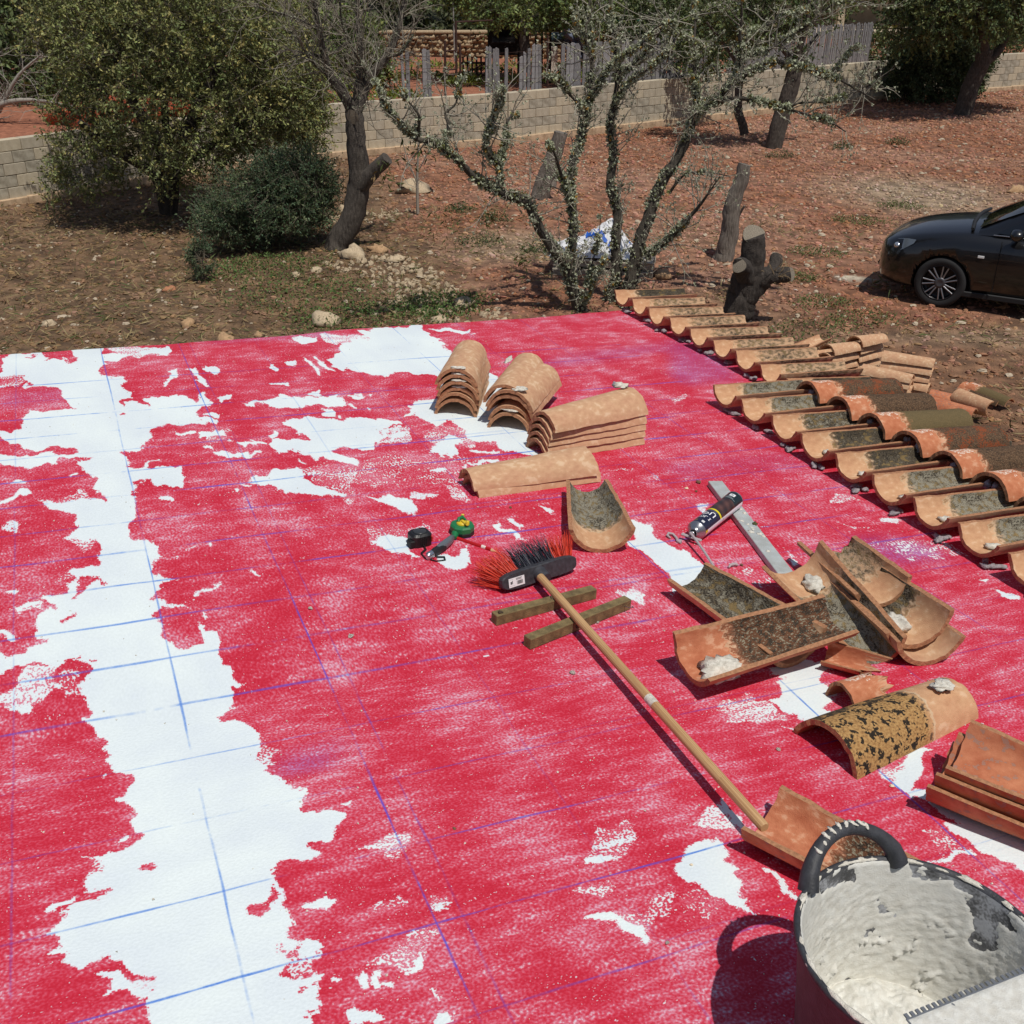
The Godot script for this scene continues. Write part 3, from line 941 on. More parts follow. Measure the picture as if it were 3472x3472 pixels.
func loose_tiles():
	for k in 6:
		var t = loose(4, false, R(1.495 + rr(-.006, .006), 3.993 + rr(-.006, .006), [0.0, 0.029, 0.05, 0.080, 0.108, 0.134][k], 61 + rr(-2, 2), 0.2, rr(-1.5, 1.5)), "tan_b" if k % 2 else "tan_a", "%s tan clay tile of the leftmost stack, its arched end towards the viewer" % ("topmost" if k == 5 else ORD[k]), "tiles of the leftmost stack")
		if k > 1: dab(t, V(0.012, 0.075, rr(-.01, .02)), V(.012, .006, .03), k + 20.0)
	var s2 := [[1.646, 3.782, 0.0, 56.0, 0.0, 0.0, 4], [1.652, 3.79, 0.028, 55.0, 1.0, 1.0, 4], [1.652, 3.792, 0.062, 47.0, 1.0, 1.0, 0], [1.648, 3.79, 0.086, 48.0, 1.0, -2.0, 0], [1.635, 3.815, 0.112, 55.0, 1.5, -9.0, 4]]
	for k in 5:
		var q: Array = s2[k]
		var t = loose(q[6], false, R(q[0], q[1], q[2], q[3], q[4], q[5]), "tan_a" if k % 2 else "tan_c", "%s clay tile of the skewed middle stack with dark mossy rims" % ("topmost" if k == 4 else ORD[k]), "tiles of the middle stack")
		if k == 0: dab(t, V(0.02, 0.082, 0.0), V(.02, .006, .05), 31.0)
		if k == 4: dab(t, V(0.36, 0.07, -0.055), V(.05, .006, .014), 32.0)
		if k == 3: dab(t, V(0.03, 0.085, 0.03), V(.03, .006, .03), 33.0)
	for k in 5:
		var t = loose(0, false, R(2.106 + 0.002 * k, 3.584 + 0.006 * k, 0.029 * k, 188.2 + 1.2 * k + rr(-1, 1), -0.4, rr(-2, 2)), "tan_d" if k % 2 else "tan_a", "%s clay tile of the long stack lying crosswise with its narrow end left" % ("topmost" if k == 4 else ORD[k]), "tiles of the crosswise stack")
		if k == 4: 
			dab(t, V(0.035, 0.092, 0.035), V(.03, .012, .026), 35.0)
			part("foam_lump", blob(V(.03, .013, .015), 8, 0.3, 36.0, true), t, mat(150, 150, 156, 0.5), T(V(0.03, 0.082, 0.068), 60))
	loose(3, false, R(1.765, 3.285, 0, 184.7), "tan_c", "lower of two nested clay tiles near the hollow gutter tile", "pair of nested tiles")
	loose(3, false, R(1.752, 3.283, 0.024, 183.2, -0.3, 2), "tan_d", "upper of two nested clay tiles, smooth yellowish tan, near the crosswise stack", "pair of nested tiles")
	loose(2, true, R(1.51, 2.668, 0, 69.8, 0.3, -3), "chan_c", "single gutter tile lying hollow side up beyond the broom, grey lichen inside")
	# the heap right of the broom handle
	loose(0, true, R(1.72, 1.915, 0, 99, 1, -8), "chan_a", "short weathered tile hollow side up at the left of the heap, partly under another")
	loose(0, true, R(2.062, 1.80, 0.0, 80, 0, 0), "tan_b", "bottom tile of the heap, only its pale curved end showing at the right")
	var t = loose(0, true, R(2.078, 1.84, 0.034, 82, -1.5, -16), "chan_a", "right tile of the heap, clean curved end holding a white mortar lump", "loose clay tiles on the roof", 0.72)
	dab(t, V(0.10, 0.022, -0.01), V(.045, .022, .03), 40.0)
	loose(4, true, R(2.108, 2.03, 0.05, 82, -1.0, -15), "far_c", "dark broken tile nested in the right tile of the heap", "loose clay tiles on the roof", 0.66)
	t = loose(0, true, R(1.995, 2.305, 0.034, -94, -5, 21), "chan_c", "long grey lichened tile through the middle of the heap, mortar splash at its upper end")
	dab(t, V(0.09, 0.02, -0.012), V(.04, .012, .03), 41.0)
	t = loose(4, true, R(1.375, 1.925, 0.03, 2, 5, 13), "in_a", "reddish tile across the front of the heap with a big mortar lump at its left end")
	dab(t, V(0.085, 0.02, 0.022), V(.06, .022, .04), 42.0)
	loose(1, true, R(1.80, 1.90, 0.004, -52, 3, 20) * Transform3D(Basis().scaled(V(.8, .55, .4)), Vector3.ZERO), "in_b", "small pointed tile shard sticking out under the middle tile of the heap", "tile shards", 0.3)
	# lower right
	t = loose(1, false, R(1.543, 1.567, 0, 8.8), "spot_a", "humped tile with ochre lichen and black spots, its far end clean tan")
	dab(t, V(0.40, 0.078, 0.005), V(.03, .006, .024), 43.0)
	loose(2, false, R(1.71, 1.72, 0.004, 5, 2, -12) * Transform3D(Basis().scaled(V(1.0, .7, .5)), Vector3.ZERO), "cov_b", "thin curved dark tile shard behind the spotted humped tile", "tile shards", 0.24)
	loose(0, true, R(1.695, 1.372, 0.0, -58, 0, 0), "terra_b", "lowest of the nested terracotta tiles at the right edge", "nested terracotta tiles")
	loose(0, true, R(1.702, 1.366, 0.03, -57, 0.6, -2), "terra_c", "middle one of the nested terracotta tiles at the right edge", "nested terracotta tiles")
	loose(0, true, R(1.725, 1.362, 0.058, -58, 0.6, 3), "terra_a", "topmost of the nested terracotta tiles at the right edge, hollow with a grey film inside", "nested terracotta tiles")
	loose(4, true, R(1.232, 1.392, 0, -61.7), "in_c", "tile lying hollow side up beside the mortar tub, the broom handle's end in it")

func broom():
	var b = thing("broom", "broom lying on its side, red and black bristles, long wooden handle across two battens", "broom", R(1.235, 2.55, 0.034, 14.0))
	# local: x along the head, y up, z towards the viewer
	var black := grain_mat(48, 48, 52, 66, 66, 72, 6.0, 0.55, 0.05, 0.03, 61)
	var m := MB.new()
	var tilt := Basis(Vector3.RIGHT, deg_to_rad(-14))
	var poly := []
	for i in 40:                             # a rounded bar seen from the front
		var a := TAU * i / 40.0
		var e := 0.5
		var cx := signf(cos(a)) * pow(absf(cos(a)), e)
		var cy := signf(sin(a)) * pow(absf(sin(a)), e)
		poly.append(Vector2(cx * 0.142, -cy * 0.0265))
	poly.reverse()
	m.xf = Transform3D(tilt * Basis(Vector3.RIGHT, PI / 2), Vector3.ZERO)
	m.prism(ccw(poly), -0.011, 0.011, 0.004)
	part("head", m.done(), b, black)
	m = MB.new()
	m.tube([V(-.005, 0, 0.005), V(-.005, 0, 0.028), V(-.005, 0, 0.045)], [0.026, 0.02, 0.0175], 16)
	part("socket", m.done(), b, black)
	# label with a bar code
	var im := Image.create(96, 48, false, Image.FORMAT_RGB8)
	im.fill(Color(0.9, 0.9, 0.9))
	for i in 13: im.fill_rect(Rect2i(48 + i * 3, 20, 1 + int(h2(i, 2) * 2), 20), Color(0.1, 0.1, 0.1))
	for i in 3: im.fill_rect(Rect2i(44, 5 + i * 4, 30 + int(h2(i, 5) * 14), 2), Color(0.15, 0.15, 0.15))
	im.fill_rect(Rect2i(4, 6, 24, 1), Color(0.4, 0.4, 0.4))
	im.fill_rect(Rect2i(10, 18, 8, 14), Color(0.2, 0.2, 0.2)); im.fill_rect(Rect2i(20, 14, 4, 18), Color(0.25, 0.25, 0.25)); im.fill_rect(Rect2i(4, 40, 34, 1), Color(0.5, 0.5, 0.5))
	var lm := StandardMaterial3D.new()
	lm.albedo_texture = tex(im)
	lm.roughness = 0.5
	m = MB.new()
	m.xf = Transform3D(tilt, Vector3.ZERO)
	m.smooth(false)
	m.quad(V(-.122, -.016, .0126), V(-.064, -.016, .0126), V(-.064, .012, .0126), V(-.122, .012, .0126), Vector2(0, 1), Vector2(1, 1), Vector2(1, 0), Vector2(0, 0))
	part("label", m.done(), b, lm)
	# bristles: three tufts, fanning out, away from the viewer and a little up
	for s in 3:
		m = MB.new()
		m.smooth(false)
		for i in (620 if s == 1 else 420):
			var x: float = rr(-0.138, -0.062) if s == 0 else (rr(-0.062, 0.072) if s == 1 else rr(0.072, 0.138))
			var y := rr(-0.02, 0.022)
			var fan := x / 0.138
			var d := V(fan * absf(fan) * 0.75 + rr(-.16, .16), rr(-.14, .2) + y * 16.0 + 0.22, -1.0).normalized()
			var L := rr(0.075, 0.1)
			var p := tilt * V(x, y, -0.01)
			var q := p + d * L * 0.55
			var e := q + (d + V(rr(-.25, .25) + fan * 0.15, rr(-.2, .22), 0)).normalized() * L * 0.5
			e.y = maxf(e.y, -0.03); q.y = maxf(q.y, -0.031)
			var w := V(rr(-1, 1), rr(-1, 1), 0.2).normalized() * 0.0009
			m.quad(p - w, p + w, q + w, q - w)
			m.quad(q - w, q + w, e + w * 0.6, e - w * 0.6)
		var c = mat(44, 46, 58, 0.6) if s == 1 else mat(206, 58, 34, 0.55)
		part(["bristle_tuft", "bristle_tuft", "bristle_tuft"][s], m.done(), b, c, Transform3D(), "stuff")
	# handle, in the roof's frame turned into the broom's
	m = MB.new()
	var inv: Transform3D = R(1.235, 2.55, 0.034, 14.0).affine_inverse() * roof_xf
	var a: Vector3 = inv * V(1.222, 0.040, -2.51)
	var z: Vector3 = inv * V(1.211, 0.060, -1.352)
	var pts := []
	var rad := []
	for i in 13:
		var t := i / 12.0
		pts.append(a.lerp(z, t))
		rad.append(0.0124 if i < 12 else 0.0118)
	pts.append(a.lerp(z, 1.003)); rad.append(0.0095)
	m.tube(pts, rad, 18)
	var wood := wood_mat(196, 158, 112, 168, 128, 86, 3)
	part("handle", m.done(), b, wood)
	m = MB.new()
	m.smooth(true)
	m.tube([a.lerp(z, 0.575), a.lerp(z, 0.59), a.lerp(z, 0.605)], [0.0128, 0.0129, 0.0127], 18, false, false)
	part("plaster_smear", m.done(), b, plaster_mat())

func wood_mat(r, g, b, r2, g2, b2, sd, sc := 1.0) -> StandardMaterial3D:      # grain along v of the mesh's uv
	var im := noise_img(64, 1024, 0.02, 4, sd)
	im.resize(512, 512, Image.INTERPOLATE_CUBIC)
	var n := im.get_data()
	var k := nbytes(512, 512, 0.02, 4, sd + 3)
	var px := PackedByteArray()
	px.resize(512 * 512 * 3)
	for y in 512:
		for x in 512:
			var i := y * 512 + x
			var j := x * 512 + y
			var t := clampf(0.5 + (n[j] - 128) / 100.0 + (k[i] - 128) / 300.0, 0, 1)
			px[i * 3] = int(lerpf(r, r2, t)); px[i * 3 + 1] = int(lerpf(g, g2, t)); px[i * 3 + 2] = int(lerpf(b, b2, t))
	var m := StandardMaterial3D.new()
	m.albedo_texture = tex(Image.create_from_data(512, 512, false, Image.FORMAT_RGB8, px))
	m.uv1_scale = Vector3(sc, sc, sc)
	m.roughness = 0.7
	return m

func battens():
	var tw := grain_mat(134, 116, 78, 96, 82, 56, 5.0, 0.9, 0.25, 0.02, 71)
	for k in 2:
		var q: Array = [[1.186, 2.392, 9.0, 0.345], [1.24, 2.278, 16.8, 0.385]][k]
		var b = thing("batten", ["far greenish wooden batten under the broom handle, a clod on it", "near brownish wooden batten under the broom handle with a bent nail at its right end"][k], "wooden batten", R(q[0], q[1], 0, q[2], 0, 0), "battens under the broom")
		var m := MB.new()
		m.box(V(0, 0.0165, 0), V(q[3], 0.033, 0.031), 0.0018)
		part("bar", m.done(), b, tw)
		m = MB.new()
		if k == 1:
			m.tube([V(0.165, 0.02, 0.014), V(0.165, 0.022, 0.03), V(0.172, 0.026, 0.04)], [.0013, .0013, .0013], 6)
			m.tube([V(0.172, 0.026, 0.04), V(0.1722, 0.0265, 0.0408)], [.003, .003], 8)
			part("nail", m.done(), b, mat(150, 150, 155, 0.35, 0.9))
			m = MB.new()
			m.lathe([Vector2(0.0, 0.0), Vector2(.007, .0006), Vector2(0.009, 0.0)], 12)
			part("knot", m.done(), b, mat(70, 52, 36, 0.9), Transform3D(Basis(Vector3.RIGHT, PI / 2), V(-0.02, 0.018, 0.0158)))
		else:
			part("clod", blob(V(.018, .007, .011), 7, 0.4, 71.0, true), b, mat(92, 76, 58, 0.95), T(V(0.035, 0.034, 0.0)))
			part("clod", blob(V(.008, .005, .006), 6, 0.4, 72.0, true), b, mat(70, 58, 44, 0.95), T(V(-0.155, 0.034, 0.004)))

func foam_can():
	var c = thing("foam_can", "foam aerosol can with navy and white label lying on the metal straightedge", "aerosol can", R(1.843, 2.653, 0.0335, 30.7, 3.4))
	var turn := Transform3D(Basis(Vector3.BACK, -PI / 2) * Basis(Vector3.UP, deg_to_rad(85)), Vector3.ZERO)    # the can's length along x
	var r := 0.0325
	var m := MB.new()
	m.lathe([Vector2(0.0, 0.036), Vector2(.010, .036), Vector2(.0105, .030), Vector2(0.0, .028)], 20, true, turn * Transform3D(Basis(), V(0, -0.045, 0)))
	m.lathe([Vector2(.0125, -.004), Vector2(.0165, -.003), Vector2(.0168, 0.0), Vector2(.0215, .004), Vector2(.027, .0095), Vector2(.031, .015), Vector2(.0335, .0185), Vector2(.0335, .0215), Vector2(.032, .023)], 32, true, turn)
	m.lathe([Vector2(.032, .296), Vector2(.0332, .298), Vector2(.0332, .3), Vector2(.031, .3025), Vector2(.029, .299), Vector2(0.0, .294)], 32, true, turn)
	part("metal_dome", m.done(), c, mat(168, 168, 172, 0.28, 0.9))
	m = MB.new()
	m.lathe([Vector2(r, .022), Vector2(r, .09), Vector2(r, .16), Vector2(r, .23), Vector2(r, .297)], 40, true, turn)
	var W := 256
	var im := Image.create(W, 384, false, Image.FORMAT_RGB8)      # x round the can, y along it
	var navy := Color(0.10, 0.10, 0.20)
	im.fill(Color(0.9, 0.9, 0.92))
	im.fill_rect(Rect2i(20, 0, 104, 384), navy)
	im.fill_rect(Rect2i(124, 0, 14, 24), Color(0.86, 0.78, 0.1))
	for y in range(150, 384):
		for x in range(20, 124):
			if y < 150 + 12: im.set_pixel(x, y, Color(0.86, 0.8, 0.08))
			elif y < 300:
				var t := 0.5 + 0.5 * sin(x * 0.09 + y * 0.05) * cos(y * 0.06 - x * 0.03)
				im.set_pixel(x, y, Color(0.16, 0.10, 0.09).lerp(Color(0.42, 0.28, 0.24), t * 0.8))
			else: im.set_pixel(x, y, Color(0.07, 0.13, 0.14))
	im.fill_rect(Rect2i(58, 336, 26, 24), Color(0.9, 0.9, 0.9))
	im.fill_rect(Rect2i(66, 344, 10, 8), Color(0.2, 0.3, 0.3))
	for i in 3: im.fill_rect(Rect2i(34, 312 + i * 7, 66 - i * 12, 2), Color(0.7, 0.72, 0.72))
	for i in 46:
		var yy := 30 + i * 6
		if yy > 170 and yy < 184: continue
		im.fill_rect(Rect2i(146 + int(h2(i, 1) * 4), yy, 40 + int(h2(i, 3) * 36), 2), Color(0.66, 0.66, 0.68))
	im.fill_rect(Rect2i(128, 178, 120, 3), Color(0.15, 0.15, 0.2))
	im.fill_rect(Rect2i(190, 320, 14, 22), Color(0.2, 0.2, 0.25))
	im.fill_rect(Rect2i(36, 18, 20, 10), Color(0.55, 0.48, 0.2))
	im.fill_rect(Rect2i(76, 14, 14, 16), Color(0.85, 0.85, 0.85))
	glyphs(im, "POLI", 32, 56, 3, Color(0.95, 0.95, 0.95))
	glyphs(im, "PU", 44, 96, 5, Color(0.95, 0.95, 0.95))
	for i in 2: im.fill_rect(Rect2i(36, 138 + i * 5, 60, 1), Color(0.7, 0.7, 0.75))
	var lm := StandardMaterial3D.new()
	lm.albedo_texture = tex(im)
	lm.roughness = 0.32
	lm.metallic_specular = 0.6
	part("printed_sleeve", m.done(), c, lm)
	var grey := mat(168, 158, 160, 0.6)
	m = MB.new()
	m.tube([V(0.0, 0, 0), V(-0.012, 0.004, 0.0), V(-0.022, 0.006, 0.004)], [.005, .0055, .0045], 10)
	part("valve", m.done(), c, grey)
	m = MB.new()
	m.box(V(-0.014, -0.012, 0.0), V(0.012, 0.006, 0.075), 0.002)
	part("trigger", m.done(), c, grey)
	var inv: Transform3D = R(1.843, 2.653, 0.0335, 30.7, 3.4).affine_inverse() * roof_xf
	m = MB.new()
	var pts := []
	for i in 9:
		var t := i / 8.0
		pts.append(inv * V(lerpf(1.822, 1.786, t), 0.040 - 0.03 * t + 0.006 * sin(t * PI), -lerpf(2.642, 2.405, t)))
	m.tube(pts, [.0042, .0042, .0042, .0041, .004, .004, .004, .004, .004], 10)
	part("nozzle_tube", m.done(), c, grey)
	var h = thing("foam_squiggle", "hooked string of grey dried foam on the membrane left of the aerosol can", "dried foam", R(1.797, 2.70, 0.004))
	m = MB.new()
	m.tube([V(-.018, 0, .012), V(-.022, 0.004, -.004), V(-.012, .006, -.014), V(.002, .004, -.008), V(.0, .002, .02), V(-.008, .002, .04), V(-.004, .001, .055)], [.003, .0045, .005, .004, .0045, .005, .004], 8)
	m.tube([V(-.008, 0, .04), V(.004, .004, .046)], [.006, .006], 8)
	part("squiggle", m.done(), h, grey)
	h = thing("foam_squiggle", "short curl of grey dried foam right of the nozzle tube", "dried foam", R(1.872, 2.457, 0.004))
	m = MB.new()
	m.tube([V(-.02, 0, .006), V(-.008, .003, -.002), V(.008, .003, -.004), V(.018, .001, .002)], [.0035, .005, .0055, .004], 8)
	part("squiggle", m.done(), h, grey)

const FONT := {"P": "1111010001100011111010000100001000", "O": "0111010001100011000110001100010111", "L": "1000010000100001000010000100001111", "I": "0111000100001000010000100001000111", "U": "1000110001100011000110001100010111"}
func glyphs(im: Image, s: String, x0: int, y0: int, k: int, c: Color):
	for i in s.length():
		var g: String = FONT[s[i]]
		for j in g.length():
			if g[j] == "1": im.fill_rect(Rect2i(x0 + (i * 6 + j % 5) * k, y0 + (j / 5) * k, k, k), c)

func straightedge():
	var b = thing("straightedge", "grey aluminium straightedge bar spotted with plaster, lying beside the tile heap", "straightedge", R(2.171, 3.033, 0, -104.8))
	var m := MB.new()
	m.box(V(0.36, 0.011, 0), V(0.72, 0.022, 0.055), 0.0018)
	part("bar", m.done(), b, grain_mat(150, 158, 160, 178, 184, 184, 3.0, 0.5, 0.04, 0.02, 81))
	var pm = plaster_mat()
	for i in 16:
		part("plaster_spot", blob(V(rr(.003, .014), .0016, rr(.003, .009)), 5, 0.4, i + 90.0, true), b, pm, T(V(rr(.03, .66), 0.0222, rr(-.02, .02)), rr(0, 180)))
	part("moss_clump", blob(V(.012, .006, .009), 6, 0.4, 95.0, true), b, mat(70, 74, 40, 0.95), T(V(0.37, 0.0222, -0.022)))

func measuring_tools():
	# green chalk reel
	var g = thing("chalk_reel", "green chalk line reel with a yellow folding crank", "chalk line reel", R(1.128, 2.93, 0, 0))
	var gm := mat(26, 112, 66, 0.42)
	var ym := mat(214, 184, 44, 0.42)
	var poly := []
	for i in 9:
		var a := TAU * i / 9.0 + 0.2
		poly.append(Vector2(cos(a) * 0.0405, -sin(a) * 0.0405 * 1.05))
	poly.reverse()
	poly = poly.duplicate()
	var m := MB.new()
	m.prism(ccw(poly), 0.0, 0.016, 0.002)
	part("lower_shell", m.done(), g, mat(22, 30, 28, 0.5))
	m = MB.new()
	m.prism(ccw(poly), 0.0165, 0.036, 0.005)
	m.tube([V(-.03, .012, .02), V(-.042, .01, .042)], [.014, .007], 10)
	part("upper_shell", m.done(), g, gm)
	m = MB.new()
	m.lathe([Vector2(.019, .036), Vector2(.019, .040), Vector2(.017, .043), Vector2(0, .044)], 24)
	part("crank_disc", m.done(), g, ym)
	m = MB.new()
	m.box(V(0.003, 0.046, 0.016), V(.009, .006, .04), .0015, Basis(Vector3.UP, 0.15))
	m.lathe([Vector2(.006, .045), Vector2(.006, .058), Vector2(0, .06)], 14, true, Transform3D(Basis(), V(.007, 0, .03)))
	part("crank", m.done(), g, ym)
	m = MB.new()
	m.tube([V(-.012, .042, -.004), V(-.008, .05, -.012), V(.006, .052, -.016), V(.014, .044, -.008)], [.005, .006, .006, .005], 10)
	part("grip", m.done(), g, gm)
	m = MB.new()
	m.box(V(.016, .046, -.04), V(.01, .008, .008), .0015)
	m.box(V(.012, .042, -.03), V(.006, .004, .02), .001)
	part("hook", m.done(), g, ym)
	# black tape measure
	var t = thing("tape_measure", "black tape measure with a wrist strap at the left of the tools", "tape measure", R(0.972, 2.9, 0, 8))
	var bm := mat(24, 24, 26, 0.45)
	poly = []
	for i in 28:
		var a := TAU * i / 28.0
		poly.append(Vector2(signf(cos(a)) * pow(absf(cos(a)), 0.6) * 0.036, signf(sin(a)) * pow(absf(sin(a)), 0.6) * 0.03))
	m = MB.new()
	m.prism(ccw(poly), 0.0, 0.044, 0.007)
	part("case", m.done(), t, bm)
	m = MB.new()
	m.lathe([Vector2(.021, .044), Vector2(.021, .0455), Vector2(.019, .0465), Vector2(0, .0467)], 24)
	part("face_disc", m.done(), t, mat(52, 54, 56, 0.3))
	m = MB.new()
	m.box(V(-.036, .014, .012), V(.018, .024, .03), .003)
	for i in 4: m.box(V(-.008 + i * .006, .02, .0305), V(.0025, .026, .003), .0008)
	part("rubber_grip", m.done(), t, mat(14, 14, 15, 0.7))
	m = MB.new()
	m.box(V(.03, .024, .024), V(.004, .018, .014), .001)
	part("lock_button", m.done(), t, mat(176, 50, 32, 0.5))
	m = MB.new()
	var sp := [V(.0, .008, .032), V(-.002, .003, .05), V(-.028, .003, .07), V(-.03, .003, .105), V(-.008, .003, .135), V(.02, .003, .14), V(.026, .004, .122), V(.004, .004, .112)]
	m.tube(sp, [.004, .004, .004, .004, .004, .004, .004, .004], 8, true, true, 0, 1, 0.5)
	part("strap", m.done(), t, bm)
	# utility knife
	var k = thing("utility_knife", "grey and black utility knife with a silver butt end beside the tape measure", "utility knife", R(0.972, 2.79, 0.012))
	m = MB.new()
	m.tube([V(.0, 0, 0), V(.022, .001, -.018), V(.045, .002, -.032), V(.06, .002, -.042)], [.013, .015, .0145, .013], 14, true, true, 0, 1, 0.75)
	part("black_grip", m.done(), k, mat(26, 26, 28, 0.55))
	m = MB.new()
	m.tube([V(.03, .006, -.024), V(.06, .006, -.044), V(.085, .004, -.068), V(.103, .002, -.09), V(.112, .001, -.1)], [.011, .0155, .015, .0125, .006], 14, true, true, 0, 1, 0.7)
	part("grey_body", m.done(), k, mat(112, 120, 126, 0.35, 0.4))
	m = MB.new()
	m.tube([V(.006, 0, -.004), V(-.008, 0, .004), V(-.014, 0, .008)], [.0145, .014, .008], 14, true, true, 0, 1, 0.8)
	part("butt_cap", m.done(), k, mat(190, 192, 196, 0.22, 0.9))
	m = MB.new()
	m.lathe([Vector2(.004, 0), Vector2(.004, .003), Vector2(0, .004)], 12, true, Transform3D(Basis(), V(.058, .016, -.044)))
	part("blade_button", m.done(), k, mat(215, 215, 218, 0.4))
	# carpenter's pencil
	var p = thing("pencil", "flat red carpenter's pencil lying between the knife and the broom bristles", "pencil", R(1.142, 2.828, 0.0045, -55.2))
	m = MB.new()
	m.tube([V(-.077, 0, 0), V(.055, 0, 0)], [.0065, .0065], 6, true, true, 0, 1, 0.6)
	part("painted_body", m.done(), p, mat(176, 20, 24, 0.4))
	m = MB.new()
	m.tube([V(.055, 0, 0), V(.076, 0, 0)], [.0062, .0015], 6, true, true, 0, 1, 0.6)
	part("bare_tip", m.done(), p, mat(206, 176, 132, 0.8))
	m = MB.new()
	m.tube([V(.018, .0004, 0), V(.034, .0004, 0)], [.0066, .0066], 6, true, true, 0, 1, 0.6)
	part("white_band", m.done(), p, mat(224, 214, 204, 0.6))

func ccw(poly: Array) -> Array:          # put an outline into prism()'s order
	var s := 0.0
	for i in poly.size():
		var a: Vector2 = poly[i]
		var b: Vector2 = poly[(i + 1) % poly.size()]
		s += a.x * b.y - b.x * a.y
	if s > 0.0:
		poly = poly.duplicate()
		poly.reverse()
	return poly

func mortar_tub():
	var t = thing("mortar_tub", "black rubber mortar tub coated inside with dried white plaster, one loop handle up", "tub", R(1.076, 0.806, 0, 0))
	var rub := grain_mat(42, 43, 48, 62, 64, 70, 4.0, 0.6, 0.15, 0.03, 101)
	var H := 0.32
	var prof := [Vector2(0.0, 0.004), Vector2(.135, .0), Vector2(.145, .006), Vector2(.158, .09), Vector2(.172, .2), Vector2(.186, .30), Vector2(.192, .312), Vector2(.1955, .319), Vector2(.1935, .325), Vector2(.188, .326), Vector2(.1835, .319), Vector2(.181, .30), Vector2(.167, .2), Vector2(.153, .09), Vector2(.141, .012), Vector2(0, .01)]
	var m := MB.new()
	m.lathe(prof.slice(0, 11), 72)
	part("shell", m.done(), t, rub)
	m = MB.new()
	m.lathe(prof.slice(10), 72)
	part("dusty_lining", m.done(), t, grain_mat(176, 178, 182, 66, 68, 74, 3.0, 0.85, 0.1, 0.02, 104, true, 1.8))
	var f := FastNoiseLite.new()
	f.seed = 21
	f.frequency = 1.0
	f.fractal_octaves = 4
	var g := FastNoiseLite.new()
	g.seed = 22
	g.noise_type = FastNoiseLite.TYPE_CELLULAR
	g.cellular_return_type = FastNoiseLite.RETURN_DISTANCE2_SUB
	g.frequency = 1.0
	var cell := FastNoiseLite.new()
	cell.seed = 23
	cell.noise_type = FastNoiseLite.TYPE_CELLULAR
	cell.cellular_return_type = FastNoiseLite.RETURN_CELL_VALUE
	cell.frequency = 1.0
	var fine := FastNoiseLite.new()
	fine.seed = 24
	fine.frequency = 1.0
	fine.fractal_octaves = 3
	# the coat: down the wall, then over the heap in the bottom
	var P := []
	var ns := 96
	var nk := 230
	for i in ns + 1:
		var s := float(i) / ns
		var row := []
		for k in nk:
			var th := TAU * k / nk
			var base: Vector3
			var n: Vector3
			var rdirv := Vector3(cos(th), 0, -sin(th))
			if s < 0.62:
				var q := s / 0.62
				var y := lerpf(0.322, 0.085, q)
				var r := lerpf(0.1845, 0.152, q)
				base = rdirv * r + Vector3(0, y, 0)
				n = -rdirv * 0.98 + Vector3(0, 0.18, 0)
			else:
				var q := (s - 0.62) / 0.38
				var r := 0.152 * (1.0 - q)
				base = rdirv * r + Vector3(0, 0.085 + 0.035 * q * (1.0 - q) * 4.0 * 0.4 + 0.02 * q, 0)
				n = Vector3(0, 1, 0) - rdirv * 0.3 * (1.0 - q)
			var e := base * 14.0
			var lump := maxf(0.0, f.get_noise_3dv(e * 1.0 + Vector3(3, 0, 0)))
			var crack := g.get_noise_3dv(e * 1.5 + Vector3(f.get_noise_3dv(e * 0.8), 0, 0) * 1.5)
			var chunk := clampf((cell.get_noise_3dv(e * 2.6 + rdirv * 0.6 * f.get_noise_3dv(e * 3.0)) - 0.42) * 9.0, 0.0, 1.0) * clampf(0.5 + 2.2 * f.get_noise_3dv(e * 0.7 + Vector3(0, 20, 0)), 0.0, 1.0)
			var cover := f.get_noise_3dv(e * 0.62 + Vector3(0, 0, 5)) + 0.66 - 0.5 * clampf(1.0 - s / 0.45, 0, 1) * clampf(0.35 + 0.9 * cos(th - 0.95), 0.0, 1.0)
			cover += 0.25 * fine.get_noise_3dv(e * 4.0)
			var d := 0.0
			if s < 0.62:
				d = clampf(cover * 0.02, -0.002, 0.0022) + lump * 0.009 * s * 1.5 + chunk * 0.009 * clampf(s * 3.0 - 0.35, 0.0, 1.0) + 0.0022 * fine.get_noise_3dv(e * 7.0) * clampf(s * 6.0, 0.1, 1.0)
				if cover < -0.05: d = minf(d, -0.0015)
			else:
				d = lump * 0.02 + chunk * 0.009 + 0.002 * fine.get_noise_3dv(e * 7.0)
				d -= 0.006 * (1.0 - smoothstep(-1.0, -0.86, crack))
				d += 0.018 * exp(-pow((s - 0.62) / 0.08, 2.0)) * (0.5 + f.get_noise_2d(th * 1.5, 1.0))
			if i == 0: d = -0.001
			row.append(base + n.normalized() * d)
		P.append(row)
	m = MB.new()
	m.smooth(true)
	for i in ns:
		for k in nk:
			var k2 := (k + 1) % nk
			m.quad(P[i][k], P[i][k2], P[i + 1][k2], P[i + 1][k])
	part("plaster_coat", m.done(), t, grain_mat(220, 220, 214, 196, 197, 192, 5.0, 0.95, 0.12, 0.03, 102))
	# dried plaster along the rim
	m = MB.new()
	var pts := []
	var rad := []
	for k in 121:
		var th := TAU * k / 120
		var w := f.get_noise_2d(cos(th) * 6.0, sin(th) * 6.0)
		pts.append(V(cos(th) * 0.1885, 0.3225, -sin(th) * 0.1885))
		rad.append(clampf(0.0036 + w * 0.006, 0.001, 0.0062))
	m.tube(pts, rad, 8, false, false, 0.35, 2.0)
	part("rim_crust", m.done(), t, plaster_mat())
